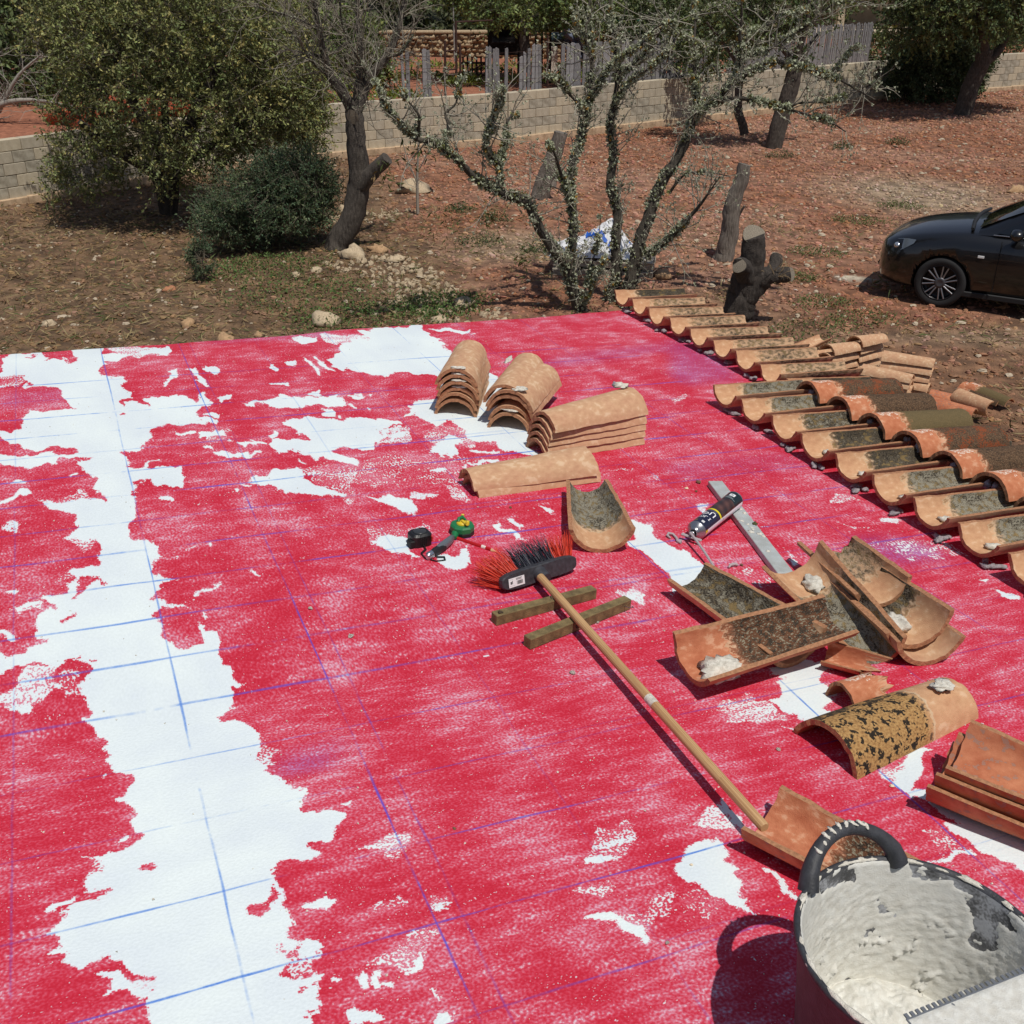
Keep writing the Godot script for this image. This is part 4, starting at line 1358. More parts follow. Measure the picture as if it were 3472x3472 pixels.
	for s in 2:
		var a0 := deg_to_rad(90.0 if s == 0 else 270.0)
		m = MB.new()
		var hp := []
		var hr := []
		for i in 17:
			var q := i / 16.0
			var th := a0 + lerpf(0.50, -0.50, q)
			var up := pow(sin(PI * q), 0.62)
			var r := 0.189 + 0.02 * up
			hp.append(V(cos(th) * r, 0.315 + 0.062 * up, -sin(th) * r))
			hr.append(0.0115 + 0.006 * pow(absf(q - 0.5) * 2.0, 4.0))
		m.tube(hp, hr, 14, true, true, 0.05, 3.0)
		var hn = part("handle", m.done(), t, rub)
		for i in 9 if s == 0 else 0:
			part("plaster_fleck", blob(V(.004, .002, .009), 5, 0.4, i + 130.0), hn, plaster_mat(), Transform3D(Basis(Vector3.UP, rr(-.5, .5)), hp[3 + i] + V(rr(-.003, .003), .0105, rr(-.003, .003))))
	# the notched trowel across the near side of the rim
	var n = thing("notched_trowel", "notched plastering trowel lying over the near rim of the mortar tub, smeared with plaster", "trowel", R(1.09, 0.615, 0.331, 1.0, 0, 3))
	m = MB.new()
	m.box(V(0.04, 0, 0.0), V(.36, .0022, .2), .0006)
	for i in 36: m.box(V(-0.135 + i * .01, 0, -.1025), V(.0055, .0021, .0085), 0.0)
	part("blade", m.done(), n, mat(150, 152, 154, 0.4, 0.7))
	P = []
	for i in 73:
		var row := []
		for k in 45:
			var x := -0.138 + 0.356 * i / 72.0
			var z := -0.097 + 0.194 * k / 44.0
			var y := 0.0022 + 0.0026 * fine.get_noise_3d(x * 60, z * 60, 2.0) + 0.003 * absf(f.get_noise_2d(x * 14, z * 14))
			if i == 0 or k == 0 or i == 72 or k == 44: y = 0.0012
			row.append(V(x, y, z))
		P.append(row)
	m = MB.new()
	m.smooth(true)
	for i in 72:
		for k in 44: m.quad(P[i][k], P[i][k + 1], P[i + 1][k + 1], P[i + 1][k])
	part("plaster_film", m.done(), n, grain_mat(214, 214, 208, 186, 188, 184, 6.0, 0.9, 0.15, 0.03, 103))
	part("rivet", blob(V(.008, .003, .008), 8, 0.05, 3.0, true), n, mat(160, 160, 160, 0.4, 0.7), T(V(.15, .003, .03)))

func crumbs():
	var meshes := []
	for i in 4: meshes.append(rock_mesh(300.0 + i))
	var cols := [plaster_mat(), mat(222, 206, 178, 0.95), mat(112, 84, 62, 0.95), mat(196, 150, 112, 0.95)]
	var spots := [
		[2.127, 3.076, .024, 2, "flat brown tile chip left of the straightedge's far end"],
		[2.054, 3.041, .016, 1, "cream plaster crumb between the brown chip and the aerosol can"],
		[2.076, 3.008, .012, 2, "dark crumb nearest the aerosol can's far end"],
		[1.906, 2.457, .013, 2, "dark crumb right of the short foam curl"],
		[1.62, 2.98, .022, 3, "tan tile chip right of the hollow gutter tile"],
		[1.36, 3.07, .012, 2, "dark crumb in front of the two nested tiles"],
		[0.62, 2.42, .018, 0, "white plaster crumb on the strongest chalk line"],
		[0.55, 2.6, .016, 0, "white plaster crumb beyond the strongest chalk line's crossing"],
		[0.63, 1.62, .009, 2, "dark crumb on the red beside the wide white strip"],
		[1.12, 2.07, .018, 0, "white plaster flake on the red nearer than the near batten"],
		[1.3, 2.28, .012, 0, "white plaster crumb right of the broom handle by the near batten"],
		[1.05, 1.36, .008, 1, "cream crumb left of the broom handle's end"],
		[0.9, 1.2, .009, 0, "white crumb on the open red in the foreground"],
		[1.45, 1.62, .013, 0, "white crumb in front of the spotted humped tile"],
		[1.62, 1.42, .012, 1, "cream crumb between the spotted tile and the nested terracotta tiles"],
		[0.74, 0.93, .010, 2, "dark crumb at the bottom of the picture, left of the tub's shadow"]]
	for i in spots.size():
		var q: Array = spots[i]
		var xf := R(q[0], q[1], q[2] * 0.2, rr(0, 360))
		xf.basis = xf.basis * Basis().scaled(V(q[2], q[2] * 0.8, q[2]))
		tag(part("crumb", meshes[i % 4], self, cols[q[3]], xf), q[4], "crumb", "crumbs scattered on the membrane")
	var m := MB.new()                   # grit too small to count
	for i in 900:
		var u := rr(-.4, 2.9)
		var v := rr(.7, 5.2)
		var s := rr(.0012, .0035)
		m.xf = roof_xf * Transform3D(Basis(rdir(), rr(0, 6)).scaled(V(s, s * .7, s)), V(u, s * .3, -v))
		m.smooth(false)
		m.tri(V(1, 0, 0), V(0, 0, -1), V(0, 1, 0)); m.tri(V(0, 0, -1), V(-1, 0, 0), V(0, 1, 0)); m.tri(V(-1, 0, 0), V(0, 0, 1), V(0, 1, 0)); m.tri(V(0, 0, 1), V(1, 0, 0), V(0, 1, 0))
	tag(part("plaster_grit", m.done(), self, plaster_mat(), Transform3D(), "stuff"), "fine white plaster grit scattered over the membrane", "grit")

# ---------------------------------------------------------------- the yard
var wall_line := [Vector2(-12.4, -15.4), Vector2(-5.33, -23.5), Vector2(-0.14, -26.32), Vector2(10.74, -34.13), Vector2(17.5, -37.6), Vector2(27, -42.2)]
func ground_y(x: float, z: float) -> float:
	return 0.05 * sin(x * 0.5 + 1.0) * cos(z * 0.37) + 0.03 * sin(x * 1.3 + z * 0.9) - 0.03
var soil_noise := FastNoiseLite.new()
func ell2(x, z, cx, cz, rx_, rz_) -> float:
	return clampf(1.4 - sqrt(pow((x - cx) / rx_, 2) + pow((z - cz) / rz_, 2)), 0, 1)
func soil(x: float, z: float) -> Color:
	var n := soil_noise.get_noise_2d(x * 1.2, z * 1.2)
	var n2 := soil_noise.get_noise_2d(x * 6.0 + 50.0, z * 6.0)
	var c := Vector3(0.335, 0.15, 0.082).lerp(Vector3(0.40, 0.215, 0.135), clampf(0.5 + n * 1.2 + n2 * 0.5, 0, 1))
	# strawy dark earth on the left and close to the shed
	var straw := clampf((-0.4 - x + 0.9 * n + 0.22 * (z + 15.0)) * 0.8, 0.0, 1.0)
	straw = maxf(straw, clampf((z + 13.2 + n * 2.0) * 0.7, 0.0, 0.55))
	c = c.lerp(Vector3(0.20, 0.128, 0.068) * (1.0 + n2 * 0.5), straw * 0.85)
	# pale trodden patches
	var pale := maxf(maxf(ell2(x, z, 7.6, -20.3, 1.7, 1.6), ell2(x, z, 8.8, -18.0, 2.4, 2.0) * 0.6), ell2(x, z, 0.1, -16.3, 1.1, 1.0) * 0.9)
	pale = maxf(pale, ell2(x, z, 6.2, -11.9, 2.4, 0.35) * 0.5) + n2 * 0.25 * pale
	c = c.lerp(Vector3(0.42, 0.33, 0.22), clampf(pale, 0, 1) * 0.75)
	var chalky := maxf(ell2(x, z, 7.25, -17.55, 0.5, 0.22), ell2(x, z, 8.0, -17.2, 0.35, 0.2))
	chalky = maxf(chalky, ell2(x, z, 4.9, -14.6, 0.7, 0.15) * 0.7)
	if n2 + chalky > 0.75: c = c.lerp(Vector3(0.62, 0.56, 0.44), 0.8)
	return Color(c.x, c.y, c.z)

func build_ground():
	soil_noise.seed = 4
	soil_noise.frequency = 0.22
	soil_noise.fractal_octaves = 4
	var gm := grain_mat(255, 255, 255, 168, 158, 150, 0.8, 0.97, 2.5, 0.012, 201)
	gm.uv1_world_triplanar = true
	gm.vertex_color_use_as_albedo = true
	var m := MB.new()
	m.smooth(true)
	var xs := []
	var x := -16.0
	while x < 20.0: 
		xs.append(x); x += 0.16
	var zs := []
	var z := -4.0
	while z > -42.0:
		zs.append(z); z -= 0.16 if z > -22.0 else 0.24
	var pos := PackedVector3Array()
	var col := PackedColorArray()
	var nor := PackedVector3Array()
	var idx := PackedInt32Array()
	for j in zs.size():
		for i in xs.size():
			var p := Vector3(xs[i], 0, zs[j])
			p.y = ground_y(p.x, p.z) + 0.02 * soil_noise.get_noise_2d(p.x * 9.0, p.z * 9.0)
			pos.append(p)
			col.append(soil(p.x, p.z))
	var nx := xs.size()
	for j in zs.size():
		for i in nx:
			var l := pos[j * nx + maxi(i - 1, 0)]
			var r := pos[j * nx + mini(i + 1, nx - 1)]
			var u := pos[maxi(j - 1, 0) * nx + i]
			var d := pos[mini(j + 1, zs.size() - 1) * nx + i]
			nor.append((u - d).cross(r - l).normalized())
			if i < nx - 1 and j < zs.size() - 1:
				var a := j * nx + i
				idx.append_array([a, a + nx, a + 1, a + 1, a + nx, a + nx + 1])
	var arr := []
	arr.resize(Mesh.ARRAY_MAX)
	arr[Mesh.ARRAY_VERTEX] = pos; arr[Mesh.ARRAY_NORMAL] = nor; arr[Mesh.ARRAY_COLOR] = col; arr[Mesh.ARRAY_INDEX] = idx
	var am := ArrayMesh.new()
	am.add_surface_from_arrays(Mesh.PRIMITIVE_TRIANGLES, arr)
	tag(part("ground", am, self, gm), "", "", "", "structure")
	m = MB.new()
	m.quad(V(-300, -0.15, 60), V(300, -0.15, 60), V(300, -0.15, -300), V(-300, -0.15, -300))
	tag(part("terrain", m.done(), self, grain_mat(150, 100, 74, 120, 84, 60, 0.3, 0.97, 0.0, 0.02, 202)), "", "", "", "structure")
	# raised garden behind the block wall, climbing into a hill
	m = MB.new()
	m.smooth(true)
	var offs := [0.1, 0.5, 1.5, 3.0, 5.0, 8.0, 12.0, 18.0, 28.0, 45.0, 80.0, 140.0]
	var hs := [0.82, 0.84, 0.86, 0.88, 0.92, 1.0, 1.15, 1.5, 2.8, 6.0, 14.0, 26.0]
	var line := [Vector2(-70, 30)]
	line.append_array(wall_line)
	line.append(Vector2(90, -80))
	var hill := MB.new()
	hill.smooth(true)
	var rows := []
	for k in offs.size():
		var row := []
		for i in line.size():
			var t: Vector2 = (line[mini(i + 1, line.size() - 1)] - line[maxi(i - 1, 0)]).normalized()
			var nn := Vector2(t.y, -t.x)
			var p: Vector2 = line[i] + nn * offs[k]
			row.append(V(p.x, hs[k], p.y))
		rows.append(row)
	for k in offs.size() - 1:
		for i in line.size() - 1:
			for s in 6:
				var a: Vector3 = rows[k][i].lerp(rows[k][i + 1], s / 6.0)
				var b: Vector3 = rows[k][i].lerp(rows[k][i + 1], (s + 1) / 6.0)
				var c: Vector3 = rows[k + 1][i].lerp(rows[k + 1][i + 1], (s + 1) / 6.0)
				var d: Vector3 = rows[k + 1][i].lerp(rows[k + 1][i + 1], s / 6.0)
				if k < 6: m.quad(a, b, c, d)
				else: hill.quad(a, b, c, d)
	tag(part("hillside", hill.done(), self, grain_mat(70, 74, 44, 46, 50, 30, 0.5, 0.97, 2.0, 0.03, 204)), "", "", "", "structure")
	tag(part("garden_ground", m.done(), self, grain_mat(164, 106, 80, 120, 84, 62, 0.7, 0.97, 1.5, 0.03, 203, true, 1.4)), "", "", "", "structure")
	clods()

func mm(parent, called, mesh, material, xfs: Array, cols, kind := "") -> MultiMeshInstance3D:
	var k := MultiMesh.new()
	k.transform_format = MultiMesh.TRANSFORM_3D
	k.use_colors = cols != null
	k.mesh = mesh
	k.instance_count = xfs.size()
	for i in xfs.size():
		k.set_instance_transform(i, xfs[i])
		if cols != null: k.set_instance_color(i, cols[i])
	var o := MultiMeshInstance3D.new()
	o.multimesh = k
	o.material_override = material
	o.name = called if parent != self else numbered(called)
	parent.add_child(o, true)
	if kind != "": o.set_meta("kind", kind)
	return o

func clods():
	var vm := StandardMaterial3D.new()
	vm.vertex_color_use_as_albedo = true
	vm.roughness = 0.95
	vm.metallic_specular = 0.2
	for s in 3:
		var mesh := rock_mesh(401.0 + s, 4)
		var xs := []
		var cs := []
		for i in 26000:
			var z := -6.0 - 31.0 * pow(rng.randf(), 0.9)
			var hw := 2.5 + absf(z) * 0.48
			var x := rr(-hw, hw) + 0.6
			var sz := 0.016 + 0.055 * pow(rng.randf(), 3.5) + 0.0011 * absf(z)
			var c := soil(x, z)
			var q := rng.randf()
			if q < 0.05: c = Color(0.46, 0.38, 0.28); sz *= 1.2
			else:
				var k := rr(0.8, 1.35)
				c = Color(c.r * k, c.g * k * rr(.95, 1.12), c.b * k * rr(.95, 1.3))
			xs.append(Transform3D(Basis(Vector3.UP, rr(0, TAU)) * Basis(Vector3.RIGHT, rr(-.5, .5)) * Basis().scaled(V(sz * rr(.8, 1.5), sz * rr(.7, 1.1), sz)), V(x, ground_y(x, z) + sz * 0.12, z)))
			cs.append(c)
		tag(mm(self, "clods", mesh, vm, xs, cs, "stuff"), "reddish clods and gravel strewn over the yard", "gravel")
	# dry straw and low green weeds
	var leaf := leaf_mesh(1.0, 0.09)
	var xs2 := []
	var cs2 := []
	for i in 26000:
		var z := rr(-6.5, -19.0)
		var hw := 3.0 + absf(z) * 0.45
		var x := rr(-hw, hw * 0.8)
		var n := soil_noise.get_noise_2d(x * 3.0, z * 3.0)
		if x > -0.5 + 0.25 * (z + 15.0) * -1.0 and n < 0.12: continue
		var L := rr(.05, .2)
		var d := V(rr(-1, 1), rr(-.05, .35), rr(-1, 1)).normalized()
		xs2.append(Transform3D(basis_to(d, rr(0, TAU)).scaled_local(V(L, L, L)), V(x, ground_y(x, z) + 0.015, z)))
		var k := rr(.6, 1.2)
		cs2.append(Color(.30 * k, .23 * k, .115 * k) if rng.randf() < 0.75 else Color(.09 * k, .12 * k, .035 * k))
	tag(mm(self, "dry_grass", leaf, leaf_mat(), xs2, cs2, "stuff"), "dry straw and thin grass on the earth left of the trees", "dry grass")
	weeds("green_weeds", [[-2.6, -13.6, 1.1, .9], [-1.7, -12.6, 1.1, .7], [-1.2, -11.2, .9, .6], [-.3, -10.6, .7, .5], [-3.6, -15.0, .9, .8], [-.9, -13.2, .6, .5]], 9000, 0.035, 0.16, Color(.095, .16, .045), "low green weeds in front of the forked trunk")
	weeds("green_weeds", [[3.6, -12.3, .6, .35], [4.3, -12.6, .5, .4], [4.0, -13.4, .4, .3], [3.2, -11.6, .6, .4], [2.4, -11.2, .7, .4], [5.9, -18.2, .5, .3], [4.6, -16.0, .5, .3], [7.0, -19.4, .4, .3], [1.9, -12.2, .5, .4], [3.9, -14.6, .4, .3]], 5200, 0.03, 0.07, Color(.11, .15, .05), "sparse low weeds between the stump and the car")
	weeds("green_weeds", [[-0.9, -18.6, .25, .2], [-.3, -17.8, .28, .2], [.1, -19.6, .2, .15], [-.5, -16.4, .35, .25], [.4, -15.9, .25, .2], [5.9, -24.2, .35, .2], [8.9, -25.6, .3, .2], [7.5, -25.2, .25, .2]], 2600, 0.035, 0.16, Color(.07, .10, .04), "scattered dark tufts on the red soil")

func weeds(called, spots: Array, n: int, sz: float, h: float, c: Color, label):
	var xs := []
	var cs := []
	for i in n:
		var q: Array = spots[rng.randi() % spots.size()]
		var a := rr(0, TAU)
		var r := sqrt(rng.randf()) * (0.75 + 0.5 * rng.randf())
		var x: float = q[0] + cos(a) * r * q[2]
		var z: float = q[1] + sin(a) * r * q[3]
		var s := sz * rr(.6, 1.7)
		var y := h * pow(rng.randf(), 1.5) * (1.2 - r * 0.7)
		var d := V(rr(-1, 1), rr(-.1, 1), rr(-1, 1)).normalized()
		xs.append(Transform3D(basis_to(d, rr(0, TAU)).scaled_local(V(s, s, s)), V(x, ground_y(x, z) + 0.01 + y, z)))
		var k := rr(.55, 1.4)
		cs.append(Color(c.r * k * rr(.85, 1.3), c.g * k, c.b * k))
	tag(mm(self, called, leaf_mesh(1.0, .42), leaf_mat(), xs, cs, "stuff"), label, "weeds")

func basis_to(d: Vector3, roll: float) -> Basis:        # x axis along d
	var up := Vector3.UP if absf(d.y) < 0.9 else Vector3.RIGHT
	var z := d.cross(up).normalized()
	var y := z.cross(d)
	return Basis(d, y, z) * Basis(Vector3.RIGHT, roll)
var leaf_meshes := {}
func leaf_mesh(L: float, w: float) -> ArrayMesh:
	var key := [L, w]
	if leaf_meshes.has(key): return leaf_meshes[key]
	var m := MB.new()
	m.smooth(false)
	var a := V(0, 0, 0)
	var b := V(L * .45, L * w * .16, L * w * .5)
	var c := V(L, -L * .06, 0)
	var d := V(L * .45, L * w * .16, -L * w * .5)
	var e := V(L * .5, 0, 0)
	m.tri(a, b, e); m.tri(b, c, e); m.tri(c, d, e); m.tri(d, a, e)
	leaf_meshes[key] = m.done()
	return leaf_meshes[key]
func leaf_mat() -> StandardMaterial3D:
	if not mats.has("leaf"):
		var m := StandardMaterial3D.new()
		m.vertex_color_use_as_albedo = true
		m.roughness = 0.62
		m.metallic_specular = 0.35
		m.backlight_enabled = true
		m.backlight = Color(0.45, 0.5, 0.2)
		mats["leaf"] = m
	return mats["leaf"]

func limbs(parent, called, list: Array, material, sides := 9, bump := 0.12):
	var m := MB.new()
	for q in list:
		var pts := []
		var rad := []
		for i in q.size() / 4:
			pts.append(V(q[i * 4], q[i * 4 + 1], q[i * 4 + 2]))
			rad.append(q[i * 4 + 3])
		# refine the line so that bark can bend
		var P := []
		var Q := []
		for i in pts.size() - 1:
			var n := 4
			for s in n:
				var t := float(s) / n
				var p0: Vector3 = pts[maxi(i - 1, 0)]
				var p3: Vector3 = pts[mini(i + 2, pts.size() - 1)]
				P.append(pts[i].cubic_interpolate(pts[i + 1], p0, p3, t) + rdir() * rad[i] * 0.06)
				Q.append(lerpf(rad[i], rad[i + 1], t))
		P.append(pts[-1]); Q.append(rad[-1])
		m.tube(P, Q, sides, true, true, bump, rr(0, 9))
	return part(called, m.done(), parent, material)

func sample(list: Array, n: int) -> Array:            # points along the limbs: [position, direction, radius]
	var out := []
	var segs := []
	var tot := 0.0
	for q in list:
		for i in q.size() / 4 - 1:
			var a := V(q[i * 4], q[i * 4 + 1], q[i * 4 + 2])
			var b := V(q[i * 4 + 4], q[i * 4 + 5], q[i * 4 + 6])
			tot += a.distance_to(b)
			segs.append([a, b, q[i * 4 + 3], q[i * 4 + 7], tot])
	for k in n:
		var t := rng.randf() * tot
		for s in segs:
			if s[4] >= t:
				var f := rng.randf()
				out.append([s[0].lerp(s[1], f), (s[1] - s[0]).normalized(), lerpf(s[2], s[3], f)])
				break
	return out

func twigs(parent, called, from: Array, n: int, len0: float, r0: float, material, depth := 1, droop := 0.1):
	var m := MB.new()
	var tips := []
	for s in from:
		for k in n:
			var d: Vector3 = (s[1] * 0.5 + rdir() + Vector3(0, 0.35, 0)).normalized()
			var L := len0 * rr(.4, 1.3)
			var p: Vector3 = s[0]
			var pts := [p]
			var rad := [minf(r0, s[2] * 0.7)]
			for i in 4:
				d = (d + rdir() * 0.35 + Vector3(0, 0.06 - droop * i * 0.3, 0)).normalized()
				p += d * L / 4.0
				pts.append(p)
				rad.append(rad[0] * (1.0 - 0.2 * (i + 1)))
				if i > 0: tips.append([p, d, rad[0] * 0.6])
			m.tube(pts, rad, 4, false, false)
			if depth > 1:
				for j in 3:
					var b: Vector3 = pts[1 + j]
					var e := (d + rdir() * 0.9).normalized()
					var l2 := L * rr(.25, .5)
					m.tube([b, b + e * l2 * .5, b + (e + rdir() * .4).normalized() * l2], [rad[0] * .55, rad[0] * .4, rad[0] * .25], 3, false, false)
					tips.append([b + e * l2 * .8, e, rad[0] * .4])
	part(called, m.done(), parent, material, Transform3D(), "stuff")
	return tips

# a crown of many leaves along sprays that fill a few ellipsoids [x, y, z, rx, ry, rz]
func crown(parent, called, ells: Array, sprays: int, per: int, sz: float, wid: float, cols: Array, hollow := 0.45, spray_len := 0.38, droop := 0.0):
	var xs := []
	var cs := []
	var vol := []
	var tot := 0.0
	for e in ells:
		tot += e[3] * e[4] * e[5]
		vol.append(tot)
	var f := FastNoiseLite.new()
	f.seed = rng.randi() % 1000
	f.frequency = 0.9
	f.fractal_octaves = 2
	var m := MB.new()
	for k in sprays:
		var t := rng.randf() * tot
		var i := 0
		while vol[i] < t: i += 1
		var e: Array = ells[i]
		var d := rdir()
		var r := pow(rr(hollow * hollow * hollow, 1.0), 1.0 / 3.0)
		var c := V(e[0], e[1], e[2])
		var p := c + V(d.x * e[3], d.y * e[4], d.z * e[5]) * r * (1.0 + 0.35 * f.get_noise_3dv(c + d * 2.2))
		if f.get_noise_3dv(p * 1.7 + Vector3(40, 0, 0)) < -0.22: continue        # gaps
		if p.y < 0.05: continue
		var dir: Vector3 = (V(d.x, d.y * 0.8 + 0.25 - droop, d.z) + rdir() * 0.8).normalized()
		var L := spray_len * rr(.5, 1.25)
		var base := p - dir * L * 0.5
		var bend := rdir() * 0.35
		var tone := rr(.7, 1.25) 
		var col: Color = cols[rng.randi() % cols.size()]
		var last := base
		m.tube([base - dir * L * .6, base, base + (dir + bend * .5) * L * .5, base + (dir + bend) * L], [.004, .0035, .003, .0015], 3, false, false)
		for j in per:
			var u := (j + rng.randf()) / per
			var q := base + (dir + bend * u) * L * u
			var ld := ((dir + bend * u) * 0.7 + rdir()).normalized()
			var s := sz * rr(.65, 1.35)
			xs.append(Transform3D(basis_to(ld, rr(0, TAU)).scaled_local(V(s, s, s)), q + rdir() * sz * 0.3))
			var k2 := tone * rr(.75, 1.3)
			cs.append(Color(col.r * k2 * rr(.9, 1.15), col.g * k2, col.b * k2 * rr(.85, 1.15)))
	mm(parent, called, leaf_mesh(1.0, wid), leaf_mat(), xs, cs, "stuff")
	part("twigs", m.done(), parent, mats.get("twig", mat(92, 82, 66, 0.9)), Transform3D(), "stuff")

var lichen_limbs := [
		[0.88,-0.12,-13.00,0.085, 0.84,0.01,-12.97,0.080, 0.74,0.32,-12.94,0.075, 0.67,0.60,-12.91,0.070, 0.55,0.72,-12.89,0.065, 0.39,0.95,-12.86,0.060, 0.28,1.17,-12.83,0.055, 0.19,1.37,-12.80,0.050],
		[0.19,1.37,-12.80,0.055, -0.03,1.45,-12.74,0.051, -0.16,1.52,-12.69,0.047, -0.35,1.62,-12.63,0.043, -0.47,1.73,-12.57,0.040, -0.55,1.84,-12.51,0.036, -0.65,1.93,-12.46,0.032, -0.78,2.04,-12.40,0.028],
		[-0.78,2.04,-12.40,0.030, -0.90,2.12,-12.35,0.026, -1.06,2.15,-12.30,0.023, -1.17,2.27,-12.25,0.019, -1.28,2.39,-12.20,0.015, -1.38,2.55,-12.15,0.012, -1.46,2.79,-12.10,0.008],
		[-0.78,2.04,-12.40,0.024, -0.70,2.24,-12.45,0.019, -0.74,2.39,-12.50,0.015, -0.62,2.50,-12.55,0.010, -0.57,2.76,-12.60,0.006],
		[-0.13,1.50,-12.70,0.030, -0.15,1.82,-12.63,0.026, -0.28,1.97,-12.57,0.023, -0.29,2.12,-12.50,0.019, -0.21,2.36,-12.43,0.015, -0.13,2.52,-12.37,0.012, -0.09,2.68,-12.30,0.008],
		[-0.15,1.81,-12.70,0.020, -0.07,2.07,-12.80,0.015, -0.05,2.28,-12.90,0.011, 0.08,2.33,-13.00,0.006],
		[-1.05,2.16,-12.20,0.018, -1.00,2.40,-12.13,0.014, -1.10,2.56,-12.07,0.009, -1.15,2.68,-12.00,0.005],
		[0.67,0.58,-13.00,0.060, 0.72,0.65,-13.06,0.057, 0.76,0.98,-13.12,0.054, 0.73,1.25,-13.18,0.051, 0.70,1.50,-13.24,0.048, 0.74,1.75,-13.30,0.045],
		[0.74,1.75,-13.30,0.045, 0.83,1.99,-13.37,0.040, 0.89,2.31,-13.43,0.034, 0.93,2.61,-13.50,0.028, 0.94,2.91,-13.57,0.023, 0.89,3.29,-13.63,0.017, 0.91,3.56,-13.70,0.012],
		[0.73,1.27,-13.10,0.028, 0.58,1.66,-12.93,0.021, 0.50,1.90,-12.77,0.015, 0.41,2.07,-12.60,0.008],
		[0.89,2.32,-13.40,0.022, 0.68,2.50,-13.23,0.017, 0.56,2.68,-13.07,0.011, 0.37,2.75,-12.90,0.006],
		[1.25,-0.17,-13.30,0.080, 1.24,-0.04,-13.35,0.075, 1.33,0.33,-13.40,0.070, 1.31,0.79,-13.45,0.065, 1.32,1.12,-13.50,0.060, 1.22,1.44,-13.55,0.055, 1.26,1.76,-13.60,0.050],
		[1.26,1.76,-13.60,0.045, 1.20,2.07,-13.65,0.040, 1.24,2.36,-13.70,0.034, 1.27,2.69,-13.75,0.028, 1.22,2.99,-13.80,0.023, 1.17,3.28,-13.85,0.017, 1.14,3.55,-13.90,0.012],
		[1.41,-0.10,-13.10,0.090, 1.45,0.15,-13.14,0.086, 1.51,0.39,-13.19,0.081, 1.57,0.73,-13.23,0.077, 1.67,1.05,-13.27,0.073, 1.75,1.31,-13.31,0.069, 1.87,1.56,-13.36,0.064, 1.96,1.69,-13.40,0.060],
		[1.97,1.69,-13.40,0.060, 2.11,1.98,-13.44,0.054, 2.19,2.22,-13.48,0.049, 2.33,2.38,-13.52,0.043, 2.55,2.50,-13.56,0.038, 2.69,2.70,-13.60,0.032],
		[2.69,2.70,-13.60,0.032, 2.70,2.91,-13.55,0.027, 2.65,3.11,-13.50,0.021, 2.64,3.34,-13.45,0.015, 2.58,3.57,-13.40,0.010],
		[2.18,2.28,-13.40,0.030, 2.40,2.41,-13.33,0.027, 2.71,2.46,-13.26,0.024, 3.04,2.40,-13.19,0.021, 3.20,2.37,-13.11,0.017, 3.45,2.30,-13.04,0.014, 3.63,2.27,-12.97,0.011, 3.86,2.14,-12.90,0.008],
		[2.53,2.51,-13.50,0.032, 2.76,2.72,-13.41,0.029, 3.02,2.85,-13.33,0.025, 3.22,2.83,-13.24,0.022, 3.46,2.78,-13.16,0.018, 3.70,2.71,-13.07,0.015, 3.94,2.59,-12.99,0.011, 4.14,2.49,-12.90,0.008],
		[3.69,2.72,-13.20,0.014, 3.76,2.84,-13.13,0.011, 3.79,2.95,-13.07,0.007, 3.90,3.05,-13.00,0.004],
		[4.01,2.56,-13.20,0.014, 4.11,2.61,-13.15,0.009, 4.22,2.65,-13.10,0.004],
		[3.20,2.37,-13.10,0.014, 3.35,2.44,-13.05,0.011, 3.63,2.45,-13.00,0.009, 3.82,2.53,-12.95,0.007, 3.94,2.58,-12.90,0.004],
		[1.65,0.64,-13.10,0.040, 1.87,0.84,-13.02,0.033, 2.07,1.08,-12.94,0.026, 2.22,1.30,-12.86,0.020, 2.30,1.46,-12.78,0.013, 2.41,1.68,-12.70,0.006],
		[0.91,2.39,-13.50,0.022, 1.05,2.66,-13.40,0.019, 1.20,2.87,-13.30,0.015, 1.46,3.03,-13.20,0.012, 1.62,3.23,-13.10,0.008, 1.83,3.29,-13.00,0.005],
		[1.23,2.38,-13.60,0.020, 1.38,2.61,-13.50,0.016, 1.58,2.76,-13.40,0.013, 1.81,2.97,-13.30,0.009, 1.88,2.95,-13.20,0.005],
		[1.26,2.70,-13.60,0.020, 1.50,2.85,-13.53,0.016, 1.77,3.21,-13.45,0.013, 2.09,3.08,-13.38,0.009, 2.25,3.01,-13.30,0.005],
		[2.71,2.88,-13.60,0.020, 2.96,2.95,-13.50,0.017, 3.18,3.10,-13.40,0.014, 3.39,3.25,-13.30,0.011, 3.62,3.47,-13.20,0.008, 3.94,3.49,-13.10,0.005],
		[2.67,3.10,-13.60,0.018, 2.94,3.19,-13.70,0.014, 3.24,3.32,-13.80,0.009, 3.52,3.38,-13.90,0.005],
		[2.23,2.26,-13.50,0.025, 2.15,2.90,-13.63,0.019, 2.16,3.29,-13.77,0.012, 2.12,3.55,-13.90,0.006],
		[0.94,2.87,-13.50,0.016, 0.77,3.22,-13.30,0.010, 0.65,3.40,-13.10,0.004],
		[1.93,1.38,-13.30,0.020, 2.08,1.61,-13.20,0.015, 2.32,1.65,-13.10,0.009, 2.59,1.63,-13.00,0.004],
		[0.86,0.10,-12.90,0.012, 0.95,0.54,-12.80,0.009, 1.02,0.92,-12.70,0.006, 1.04,1.25,-12.60,0.003],
		[0.91,0.10,-12.90,0.010, 0.98,0.36,-12.80,0.007, 1.12,0.75,-12.70,0.003]]
